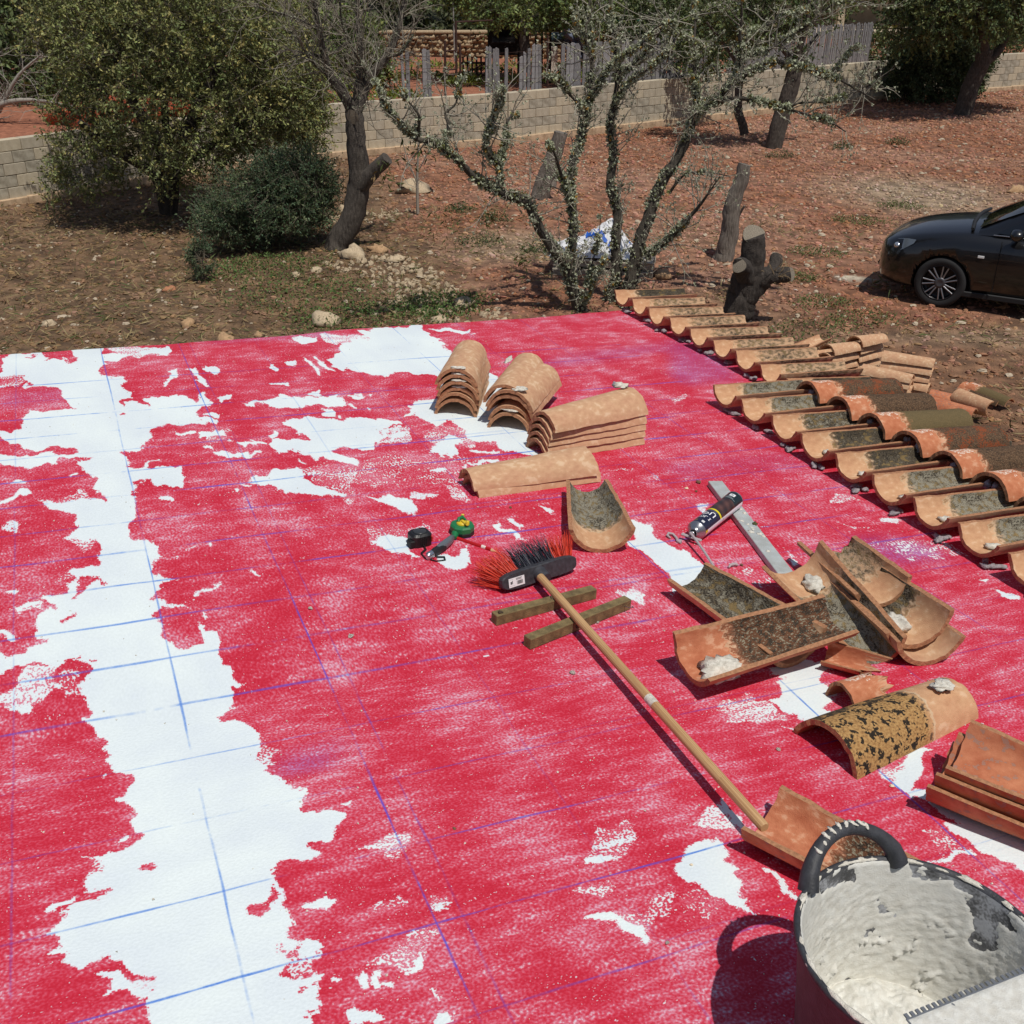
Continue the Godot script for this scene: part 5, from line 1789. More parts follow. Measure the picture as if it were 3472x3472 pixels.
var fork_limbs := [
		[-2.68,-0.06,-16.20,0.200, -2.64,0.05,-16.20,0.188, -2.42,0.43,-16.20,0.175, -2.28,0.86,-16.20,0.163, -2.26,1.28,-16.20,0.150, -2.27,1.69,-16.20,0.138, -2.28,1.94,-16.20,0.125],
		[-2.28,1.94,-16.20,0.090, -2.41,2.22,-16.12,0.076, -2.55,2.43,-16.04,0.062, -2.60,2.74,-15.96,0.048, -2.64,3.04,-15.88,0.034, -2.66,3.51,-15.80,0.020],
		[-2.26,1.90,-16.20,0.100, -2.17,2.13,-16.28,0.086, -2.05,2.39,-16.36,0.072, -1.79,2.66,-16.44,0.058, -1.62,3.00,-16.52,0.044, -1.47,3.49,-16.60,0.030],
		[-2.26,1.90,-16.20,0.070, -2.20,2.25,-16.25,0.058, -2.14,2.63,-16.30,0.045, -2.16,3.01,-16.35,0.033, -2.15,3.49,-16.40,0.020],
		[-2.63,3.04,-15.80,0.020, -2.90,3.20,-15.60,0.013, -3.39,3.35,-15.40,0.006],
		[-2.55,2.43,-16.00,0.025, -2.78,2.67,-15.83,0.019, -2.89,2.94,-15.67,0.012, -3.04,3.10,-15.50,0.006],
		[-2.03,2.41,-16.20,0.030, -2.20,2.77,-16.07,0.022, -2.32,3.11,-15.93,0.014, -2.31,3.48,-15.80,0.006],
		[-1.79,2.66,-16.40,0.025, -1.57,2.71,-16.30,0.015, -1.38,2.95,-16.20,0.006],
		[-2.58,2.65,-16.10,0.020, -2.84,2.74,-15.95,0.013, -2.98,2.71,-15.80,0.005],
		[-2.28,0.86,-16.20,0.130, -2.16,1.00,-16.13,0.118, -2.03,1.14,-16.07,0.107, -1.81,1.33,-16.00,0.095]]
var stump_limbs := [
		[2.74,-0.14,-12.65,0.200, 2.75,-0.00,-12.65,0.193, 2.79,0.19,-12.65,0.185, 2.82,0.40,-12.65,0.178, 2.84,0.56,-12.65,0.170],
		[2.83,0.51,-12.65,0.165, 2.88,0.64,-12.65,0.153, 2.88,0.85,-12.65,0.142, 2.86,1.01,-12.65,0.130],
		[2.82,0.52,-12.60,0.130, 2.72,0.69,-12.45,0.108, 2.66,0.74,-12.30,0.085],
		[2.82,0.21,-12.65,0.150, 2.94,0.41,-12.62,0.134, 3.05,0.53,-12.60,0.117, 3.18,0.55,-12.58,0.101, 3.32,0.57,-12.55,0.085],
		[3.09,0.52,-12.65,0.090, 3.19,0.60,-12.78,0.082, 3.23,0.69,-12.90,0.075]]
var post_limbs := [
		[3.06,-0.03,-15.40,0.150, 3.10,0.11,-15.40,0.138, 3.14,0.50,-15.40,0.126, 3.14,0.84,-15.40,0.114, 3.22,1.09,-15.40,0.102, 3.26,1.35,-15.40,0.090],
		[3.19,0.53,-15.40,0.030, 3.25,0.70,-15.35,0.021, 3.29,0.80,-15.30,0.012]]
var log_limbs := [
		[0.49,0.06,-19.60,0.170, 0.61,0.43,-19.60,0.153, 0.74,0.77,-19.60,0.137, 0.86,1.17,-19.60,0.120],
		[0.70,0.24,-19.60,0.100, 0.73,0.59,-19.75,0.085, 0.81,1.07,-19.90,0.070]]
var trunk_limbs := [
		[5.98,-0.04,-25.40,0.200, 6.05,0.42,-25.40,0.193, 6.14,0.85,-25.40,0.185, 6.23,1.31,-25.40,0.178, 6.30,1.69,-25.40,0.170],
		[6.31,1.65,-25.40,0.100, 6.28,2.03,-25.30,0.080, 6.36,2.48,-25.20,0.060, 6.34,3.06,-25.10,0.040],
		[6.31,1.65,-25.40,0.080, 6.05,1.96,-25.30,0.063, 5.66,2.33,-25.20,0.047, 5.29,2.63,-25.10,0.030],
		[6.31,1.65,-25.40,0.080, 6.57,2.13,-25.55,0.055, 6.82,2.38,-25.70,0.030]]
var thin_limbs := [
		[5.49,0.15,-26.30,0.110, 5.38,0.45,-26.30,0.103, 5.27,0.74,-26.30,0.097, 5.25,1.18,-26.30,0.090, 5.25,1.57,-26.30,0.083, 5.12,2.19,-26.30,0.077, 5.10,2.86,-26.30,0.070],
		[5.25,1.57,-26.30,0.050, 4.82,2.08,-26.15,0.035, 4.34,2.58,-26.00,0.020]]
var right_limbs := [
		[12.33,-0.08,-30.80,0.240, 12.37,0.32,-30.80,0.230, 12.44,0.83,-30.80,0.220, 12.60,1.29,-30.80,0.210, 12.61,1.61,-30.80,0.200],
		[12.61,1.56,-30.80,0.150, 12.42,2.06,-30.63,0.120, 12.15,2.60,-30.47,0.090, 11.93,3.11,-30.30,0.060],
		[12.60,1.29,-30.80,0.140, 12.91,1.46,-30.93,0.118, 13.15,1.72,-31.05,0.095, 13.35,2.16,-31.18,0.073, 13.55,2.82,-31.30,0.050],
		[12.49,2.05,-30.80,0.070, 11.73,2.43,-30.40,0.050, 10.98,2.62,-30.00,0.030]]
var olive_limbs := [
		[-5.83,0.07,-18.30,0.120, -5.73,0.62,-18.15,0.107, -5.72,1.23,-18.00,0.095, -5.99,1.90,-17.85,0.083, -6.07,2.60,-17.70,0.070],
		[-5.81,0.07,-18.30,0.120, -5.66,0.66,-18.40,0.105, -5.41,1.32,-18.50,0.090, -4.89,2.13,-18.60,0.075, -4.57,2.84,-18.70,0.060],
		[-5.88,0.07,-18.30,0.100, -5.89,0.73,-18.03,0.083, -6.42,1.19,-17.77,0.067, -6.75,1.63,-17.50,0.050],
		[-5.78,0.11,-18.30,0.090, -5.49,0.79,-18.17,0.073, -4.69,1.31,-18.03,0.057, -3.99,1.89,-17.90,0.040],
		[-5.83,0.07,-18.30,0.090, -5.74,0.72,-18.57,0.073, -5.80,1.70,-18.83,0.057, -5.56,2.65,-19.10,0.040]]
var slim_limbs := [
		[-4.18,0.34,-19.90,0.090, -4.12,0.85,-19.90,0.080, -4.13,1.48,-19.90,0.070, -4.14,2.26,-19.90,0.060, -4.20,3.01,-19.90,0.050],
		[-4.12,1.12,-19.90,0.040, -3.80,1.67,-19.75,0.030, -3.59,2.20,-19.60,0.020]]
var hut_limbs := [
		[0.35,1.21,-29.50,0.160, 0.33,1.73,-29.50,0.140, 0.30,2.20,-29.50,0.120, 0.20,2.43,-29.50,0.100],
		[0.30,2.20,-29.50,0.070, 0.11,2.32,-29.37,0.057, -0.22,2.52,-29.23,0.043, -0.56,2.68,-29.10,0.030],
		[0.28,2.28,-29.50,0.070, 0.54,2.50,-29.70,0.050, 0.97,2.64,-29.90,0.030]]

func bark(r, g, b, r2, g2, b2, sd, relief := 2.0):
	var m := grain_mat(r, g, b, r2, g2, b2, 1.6, 0.95, relief, 0.05, sd)
	m.uv1_scale = V(3.0, 0.9, 3.0)
	return m

func trees():
	var dark = bark(58, 52, 48, 100, 92, 84, 301)
	var grey = bark(120, 114, 106, 84, 78, 72, 302, 1.0)
	mats["twig"] = mat(98, 90, 76, 0.9)
	var twig = mat(140, 132, 118, 0.9)
	# the lichened almond in the middle
	var t = thing("almond_tree", "bare almond tree crusted with pale lichen, several stems rising beyond the roof edge", "tree")
	limbs(t, "trunk", lichen_limbs, bark(54, 50, 46, 92, 86, 76, 303), 9, 0.2)
	var from := sample(lichen_limbs, 420)
	var tips = twigs(t, "twigs", from, 1, 0.55, 0.009, mat(150, 144, 130, 0.9), 2, 0.0)
	var xs := []
	var cs := []
	var flake := flake_mesh()
	for s in sample(lichen_limbs, 15000):
		if s[2] > 0.075 and rng.randf() < 0.6: continue
		var sz := rr(.014, .042) * (1.25 if s[2] < 0.03 else 1.0)
		var d: Vector3 = rdir()
		d = (d - s[1] * d.dot(s[1])).normalized()
		if rng.randf() < 0.35: d = (d + Vector3(0, .8, 0)).normalized()
		var p: Vector3 = s[0] + d * (s[2] * 0.95 + rr(0, .012))
		if soil_noise.get_noise_3dv(p * 9.0) < -0.12: continue
		xs.append(Transform3D(basis_to(d, rr(0, TAU)).scaled_local(V(sz, sz, sz)), p))
		var k := rr(.6, 1.25)
		cs.append(Color(.40 * k, .42 * k, .30 * k) if rng.randf() < 0.86 else (Color(.40 * k, .24 * k, .06 * k) if rng.randf() < 0.4 else Color(.22 * k, .24 * k, .09 * k)))
	for s in tips:
		if rng.randf() < 0.9:
			for j in 3:
				var sz := rr(.01, .03)
				xs.append(Transform3D(basis_to(rdir(), rr(0, TAU)).scaled_local(V(sz, sz, sz)), s[0] + rdir() * .02))
				var k := rr(.6, 1.2)
				cs.append(Color(.42 * k, .43 * k, .32 * k))
	mm(t, "lichen", flake, leaf_mat(), xs, cs, "stuff")
	leaves_at(t, "dry_leaves", [[-1.05, 2.05, -12.3, .28, .3, .25], [-.72, 1.2, -12.4, .3, .35, .25], [-.25, 1.3, -12.4, .3, .3, .2], [-1.4, 1.75, -12.2, .25, .3, .2], [.1, .7, -12.7, .15, .2, .2]], 230, .085, .24, [Color(.10, .12, .04), Color(.16, .10, .04), Color(.08, .10, .03)])
	# the forked trunk left of it
	t = thing("forked_tree", "dark forked trunk with a sawn side stub and bare twigs, left of the lichened almond", "tree")
	limbs(t, "trunk", fork_limbs, dark, 12, 0.1)
	tips = twigs(t, "twigs", sample(fork_limbs.slice(1, 9), 190), 1, 0.8, 0.009, twig, 2, 0.0)
	tips = twigs(t, "twigs", tips.slice(0, 900, 4), 1, 0.35, 0.005, twig, 2, 0.0)
	xs = []; cs = []
	for s in sample(fork_limbs.slice(1, 9), 2600):
		var sz := rr(.012, .03)
		xs.append(Transform3D(basis_to(rdir(), rr(0, TAU)).scaled_local(V(sz, sz, sz)), s[0] + rdir() * s[2]))
		var k := rr(.6, 1.2)
		cs.append(Color(.30 * k, .31 * k, .22 * k))
	mm(t, "lichen", flake, leaf_mat(), xs, cs, "stuff")
	part("sawn_face", disc(0.1, 20), t, grain_mat(150, 138, 120, 110, 100, 86, 6, 0.95, 0, 0.03, 304), Transform3D(basis_to(V(-.45, -.1, .89).normalized(), 0), V(fork_limbs[0][-4] + 0.0, fork_limbs[0][-3] - 0.05, fork_limbs[0][-2] + 0.15)))
	var sap = thing("dead_sapling", "thin bare grey sapling standing in front of the forked trunk's stub", "sapling")
	var sl := [[-1.62, 0, -18.5, .03, -1.6, .6, -18.5, .022, -1.55, 1.2, -18.5, .014, -1.5, 1.7, -18.5, .006], [-1.6, .5, -18.5, .014, -1.75, .9, -18.5, .009, -1.85, 1.3, -18.5, .004], [-1.58, .7, -18.5, .012, -1.35, 1.1, -18.4, .008, -1.2, 1.35, -18.4, .004]]
	limbs(sap, "stem", sl, mat(150, 142, 130, .9), 6, .05)
	twigs(sap, "twigs", sample(sl, 26), 1, .45, .005, mat(150, 142, 130, .9), 2, 0.0)
	# big olive-leaved bush on the left
	var olive := [Color(.21, .235, .085), Color(.26, .28, .105), Color(.17, .195, .075), Color(.34, .32, .12), Color(.19, .225, .09)]
	t = thing("evergreen_bush", "big round olive green evergreen bush with its own black shade, at the left", "tree")
	limbs(t, "trunk", olive_limbs, bark(46, 42, 38, 70, 64, 58, 305), 9, 0.12)
	crown(t, "crown", [[-5.3, 2.45, -18.4, 2.05, 2.0, 1.9], [-4.1, 1.95, -18.6, .85, 1.15, 1.0], [-6.9, 1.15, -18.0, .7, .85, .8], [-7.4, .6, -17.8, .3, .42, .4], [-6.2, 3.2, -18.6, 1.5, 1.4, 1.4]], 9000, 14, .06, .46, olive, 0.6)
	t = thing("slim_tree", "slim leafy tree joining the right side of the big evergreen bush", "tree")
	limbs(t, "trunk", slim_limbs, dark, 8, 0.1)
	crown(t, "crown", [[-3.95, 2.1, -19.9, .75, 1.35, .7], [-3.7, 1.3, -19.8, .5, .5, .5]], 2000, 14, .06, .46, olive, 0.3)
	var bl := [Color(.07, .115, .062), Color(.09, .14, .07), Color(.06, .10, .05), Color(.13, .165, .08)]
	t = thing("dark_shrub", "dark blue green shrub with fine leaves in front of the evergreen bush", "shrub")
	limbs(t, "stem", [[-3.6, 0, -16.5, .03, -3.5, .5, -16.5, .02, -3.3, 1.0, -16.4, .008], [-3.7, 0, -16.5, .03, -4.0, .5, -16.4, .02, -4.3, .8, -16.3, .008]], dark, 6)
	crown(t, "foliage", [[-3.62, .6, -16.5, .95, .62, .9], [-3.2, .95, -16.45, .62, .45, .6], [-4.3, .4, -16.2, .55, .4, .55]], 4200, 15, .045, .36, bl, 0.3, .3)
	t = thing("dark_shrub", "small dark bush standing alone on bare earth left of the weeds", "shrub")
	limbs(t, "stem", [[-4.27, 0, -14.5, .015, -4.25, .25, -14.5, .006]], dark, 5)
	crown(t, "foliage", [[-4.27, .26, -14.5, .19, .24, .2]], 380, 13, .036, .34, bl, 0.1, .16)
	# behind the wall, left to right
	var dkg := [Color(.085, .12, .048), Color(.12, .155, .06), Color(.075, .105, .042), Color(.16, .19, .07)]
	var mid := [Color(.15, .20, .065), Color(.20, .25, .08), Color(.115, .165, .055)]
	t = thing("garden_tree", "dense dark tree behind the wall at the far left", "tree", Transform3D(), "trees beyond the wall")
	limbs(t, "trunk", [[-11.6, .8, -27, .2, -11.5, 2, -27, .14, -11.2, 3.2, -27, .06]], dark)
	crown(t, "crown", [[-11.4, 2.4, -27, 2.1, 1.4, 1.8], [-11.3, 4.0, -29, 3.0, 2.0, 2.0], [-13.6, 2.4, -25.5, 1.6, 1.6, 1.5]], 3400, 13, .13, .5, dkg, 0.3, .6)
	t = thing("dead_tree", "tangle of bare grey branches over the wall at the far left", "tree")
	var dl := [[-10.9, .7, -22.9, .09, -10.4, 1.2, -22.7, .06, -9.6, 1.35, -22.6, .04, -8.6, 1.2, -22.5, .015], [-10.7, .9, -22.9, .06, -10.6, 1.6, -22.8, .04, -10.2, 2.2, -22.8, .012], [-10.4, 1.1, -22.8, .05, -9.8, 1.8, -22.7, .03, -9.2, 2.2, -22.6, .01], [-11.2, 1.0, -22.6, .05, -11.2, 1.8, -22.4, .03, -11.6, 2.5, -22.3, .01]]
	limbs(t, "branches", dl, mat(150, 144, 134, .9), 6, .1)
	twigs(t, "twigs", sample(dl, 90), 1, .9, .009, mat(150, 144, 134, .9), 2, 0.0)
	t = thing("garden_tree", "fresh green leafy tree behind the forked trunk", "tree", Transform3D(), "trees beyond the wall")
	limbs(t, "trunk", [[-4.2, .8, -29, .1, -4.15, 1.6, -29, .07, -4.1, 2.4, -29, .03]], dark)
	crown(t, "crown", [[-4.1, 1.75, -29, .95, 1.15, 1.0], [-3.4, 1.3, -28.9, .5, .5, .5]], 1200, 12, .1, .5, mid, 0.3, .4)
	t = thing("fruit_tree", "spreading green tree over the dark wooden hut", "tree", Transform3D(), "trees beyond the wall")
	limbs(t, "trunk", hut_limbs, dark)
	crown(t, "crown", [[.5, 2.95, -29.5, 2.0, .75, 1.6], [1.6, 2.7, -29.3, 1.0, .6, 1.0], [-1.0, 3.4, -30, 1.4, .9, 1.2]], 2000, 12, .1, .5, mid, 0.3, .45, .3)
	t = thing("garden_tree", "dark leafy tree behind the lichened almond's upper branches", "tree", Transform3D(), "trees beyond the wall")
	limbs(t, "trunk", thin_limbs, dark)
	crown(t, "crown", [[3.9, 2.3, -31, 1.7, 1.1, 1.4], [4.85, 1.75, -29.0, .85, .8, .9], [4.85, 2.6, -26.8, .85, .75, .8], [2.6, 3.0, -33, 1.6, 1.0, 1.2]], 2600, 12, .1, .5, dkg, 0.3, .45, .2)
	t = thing("leaning_tree", "dark leaning trunk with a leafy top before the board fence", "tree")
	limbs(t, "trunk", trunk_limbs, dark, 11)
	crown(t, "crown", [[5.4, 2.75, -25.4, 1.05, .7, 1.0], [6.3, 1.85, -25.5, .4, .26, .4], [6.9, 2.9, -25.8, .6, .45, .6]], 1000, 11, .085, .5, dkg, 0.2, .36)
	t = thing("carob_tree", "dark dense tree with a leaning forked trunk at the upper right", "tree")
	limbs(t, "trunk", right_limbs, dark, 11)
	crown(t, "crown", [[12.0, 3.0, -30.8, 2.4, 1.2, 2.2], [10.9, 2.2, -30.9, 1.1, .75, 1.2], [13.9, 2.55, -31.3, 1.1, .7, 1.2], [12.6, 4.2, -31, 2.0, 1.2, 1.8]], 3800, 13, .11, .5, dkg, 0.3, .45, .2)
	t = thing("wall_shrub", "dark rounded shrub against the block wall under the tree at the upper right", "shrub")
	limbs(t, "stem", [[12.4, 0, -33.6, .06, 12.4, .6, -33.6, .03]], dark, 6)
	crown(t, "foliage", [[12.3, .95, -33.7, 1.4, 1.05, .9], [13.7, .7, -34.2, .7, .7, .7]], 2400, 13, .1, .5, [Color(.075, .10, .045), Color(.10, .13, .06)], 0.3, .36)
	# the wooded slope behind everything
	var hill := [Color(.085, .10, .05), Color(.11, .125, .065), Color(.07, .085, .042)]
	var slope = thing("wooded_slope", "dark olive scrub covering the slope behind the garden", "woodland", Transform3D())
	slope.set_meta("kind", "stuff")
	crown(slope, "scrub", [[-21, 2.2, -29, 3.5, 1.9, 2.5], [-17, 2.2, -33, 3.5, 1.9, 2.5], [-13.5, 2.2, -36, 3.5, 1.9, 2], [-9.5, 2.2, -39, 3.5, 1.9, 2], [-5.5, 2.2, -41, 3.2, 1.7, 1.6], [-1.5, 2.3, -42.5, 3.2, 1.7, 1.6], [2.5, 2.3, -43, 3.2, 1.7, 1.6], [6.5, 2.2, -43.5, 2.6, 1.6, 1.5], [19, 2.2, -44, 3.6, 1.9, 2], [24, 2.4, -46, 4, 2.2, 2], [-9, 4.6, -46, 8, 2, 3], [3, 5, -52, 8, 2, 3]], 9500, 13, .24, .5, hill, 0.2, .8)
	for q in [["low green shrub behind the wall at the far left, before the dark tree", [[-10.3, 1.15, -25.6, 1.3, .5, .9], [-12.4, 1.2, -24.2, 1.2, .5, .8]], dkg], ["low shrub behind the wall showing through the big evergreen bush", [[-7.2, 1.2, -26.4, 1.6, .6, 1.0]], mid], ["shrub behind the wall between the slat fence and the carob tree", [[11.3, 1.25, -36.4, 1.0, .55, .8], [15.6, 1.2, -38.6, 1.6, .5, .8]], dkg]]:
		t = thing("garden_shrub", q[0], "shrub", Transform3D(), "shrubs beyond the wall")
		limbs(t, "stem", [[q[1][0][0], .8, q[1][0][2], .04, q[1][0][0], 1.2, q[1][0][2], .02]], dark, 6)
		crown(t, "foliage", q[1], 900, 12, .1, .5, q[2], 0.2, .35)
	weeds2("garden_weeds", [[-4.6, -25.6, 1.1], [-3.6, -26.2, .9], [-2.6, -26.6, .5], [.6, -30, 1.2], [1.8, -31, 1.0], [-.6, -31.5, 1.0], [-2.5, -31, .9], [-1.5, -33.5, 1.2], [.3, -33.5, 1.2], [2.2, -34, 1.2], [-3, -34, 1.2], [-1.2, -29.5, .6]], 5200, Color(.16, .20, .035))

func weeds2(called, spots, n, c: Color):
	var xs := []
	var cs := []
	for i in n:
		var q: Array = spots[rng.randi() % spots.size()]
		var a := rr(0, TAU)
		var r := sqrt(rng.randf())
		var s := rr(.06, .15)
		xs.append(Transform3D(basis_to(V(rr(-1, 1), rr(0, 1.2), rr(-1, 1)).normalized(), rr(0, TAU)).scaled_local(V(s, s, s)), V(q[0] + cos(a) * r * q[2], 0.92 + rr(0, .32) * (1.1 - r), q[1] + sin(a) * r * q[2] * 0.6)))
		var k := rr(.6, 1.3)
		cs.append(Color(c.r * k, c.g * k, c.b * k))
	tag(mm(self, called, leaf_mesh(1.0, .35), leaf_mat(), xs, cs, "stuff"), "yellow green weeds behind the block wall", "weeds")
func leaves_at(parent, called, ells, n, sz, wid, cols):
	var xs := []
	var cs := []
	for i in n:
		var e: Array = ells[rng.randi() % ells.size()]
		var d := rdir() * rng.randf()
		var s: float = sz * rr(.7, 1.3)
		xs.append(Transform3D(basis_to((V(0, -.6, 0) + rdir()).normalized(), rr(0, TAU)).scaled_local(V(s, s, s)), V(e[0] + d.x * e[3], e[1] + d.y * e[4], e[2] + d.z * e[5])))
		var c: Color = cols[rng.randi() % cols.size()]
		var k := rr(.7, 1.3)
		cs.append(Color(c.r * k, c.g * k, c.b * k))
	mm(parent, called, leaf_mesh(1.0, wid), leaf_mat(), xs, cs, "stuff")
func flake_mesh() -> ArrayMesh:
	var m := MB.new()
	m.smooth(false)
	m.tri(V(0, 0, -.5), V(.6, .3, .1), V(-.1, .1, .6)); m.tri(V(0, 0, -.5), V(.2, -.4, .5), V(.9, 0, -.2)); m.tri(V(.1, .5, 0), V(.7, -.2, .4), V(.5, .1, -.6))
	m.tri(V(0, -.4, .2), V(1.1, .2, .2), V(.3, .5, .5))
	return m.done()
func disc(r: float, seg: int) -> ArrayMesh:            # faces its x axis
	var m := MB.new()
	m.smooth(false)
	for k in seg:
		var a := TAU * k / seg
		var b := TAU * (k + 1) / seg
		var w := 1.0 + 0.06 * sin(a * 3.0)
		var w2 := 1.0 + 0.06 * sin(b * 3.0)
		m.tri(V(0.004, 0, 0), V(0, cos(a) * r * w, sin(a) * r * w), V(0, cos(b) * r * w2, sin(b) * r * w2))
		m.tri(V(-.01, 0, 0), V(0, cos(b) * r * w2, sin(b) * r * w2), V(0, cos(a) * r * w, sin(a) * r * w))
	return m.done()

# ---------------------------------------------------------------- walls, fences and garden things
func seg_xf(a: Vector2, b: Vector2, y := 0.0) -> Transform3D:      # x along the wall from a to b, z towards the yard
	var d := (b - a).normalized()
	return Transform3D(Basis(V(d.x, 0, d.y), Vector3.UP, V(-d.y, 0, d.x)), V(a.x, y, a.y))
func block_walls():
	var blocks := []
	for i in 4:
		var m := MB.new()
		m.box(V(0.197, 0.0975, 0), V(0.390, 0.190, 0.2), 0.006)
		blocks.append(m.done())
	var bm := [grain_mat(190, 180, 160, 162, 154, 136, 1.2, 0.95, 0.5, 0.02, 401), grain_mat(180, 172, 154, 154, 146, 130, 1.2, 0.95, 0.5, 0.02, 402), grain_mat(200, 188, 164, 172, 162, 142, 1.2, 0.95, 0.5, 0.02, 403)]
	var half := []
	for w in [0.19, 0.29, 0.1]:
		var m := MB.new()
		m.box(V(w / 2, 0.0975, 0), V(w - 0.007, 0.190, 0.2), 0.006)
		half.append(m.done())
	var mortar := grain_mat(150, 138, 118, 124, 114, 98, 2.0, 0.97, 0.5, 0.03, 404)
	var foot := grain_mat(206, 178, 146, 176, 146, 116, 1.0, 0.97, 1.0, 0.02, 405)
	var labels := ["stretch of grey concrete block wall at the left, partly behind the evergreen bush", "stretch of concrete block wall between the forked trunk and the evergreen bush", "long stretch of concrete block wall behind the lichened almond, fence and posts on top", "stretch of block wall behind the shrub and the carob tree at the upper right", "last stretch of pale block wall at the far right edge"]
	for s in wall_line.size() - 1:
		var a: Vector2 = wall_line[s]
		var b: Vector2 = wall_line[s + 1]
		var L := a.distance_to(b)
		if s == 4: L = 6.0
		var w = thing("block_wall", labels[s], "block wall", seg_xf(a, b), "block wall of the yard")
		var m := MB.new()
		m.box(V(L / 2, 0.56, 0), V(L, 1.0, 0.178), 0)
		part("mortar_core", m.done(), w, mortar)
		m = MB.new()
		for k in int(L / 0.5) + 1:
			var x := k * 0.5
			var e := minf(0.5, L - x)
			if e > 0.05: m.box(V(x + e / 2, 0.02, 0.02), V(e - 0.002, 0.16 + 0.03 * h2(k, s), 0.30 + 0.05 * h2(k, s + 9)), 0.012)
		part("footing", m.done(), w, foot)
		for c in 5:
			var x := 0.0 if c % 2 == 0 else 0.2
			if c % 2: piece("block", half[0], w, bm[(c + s) % 3], Transform3D(Basis(), V(0.004, 0.085 + c * 0.2, 0)))
			while x + 0.395 <= L:
				piece("block", blocks[0], w, bm[int(h2(x + s, c) * 3) % 3], Transform3D(Basis(), V(x + 0.0035, 0.085 + c * 0.2, rr(-.004, .004))))
				x += 0.4
			var rest := L - x
			if rest > 0.1: piece("block", half[1] if rest > 0.29 else (half[0] if rest > 0.19 else half[2]), w, bm[c % 3], Transform3D(Basis(), V(x + 0.0035, 0.085 + c * 0.2, 0)))

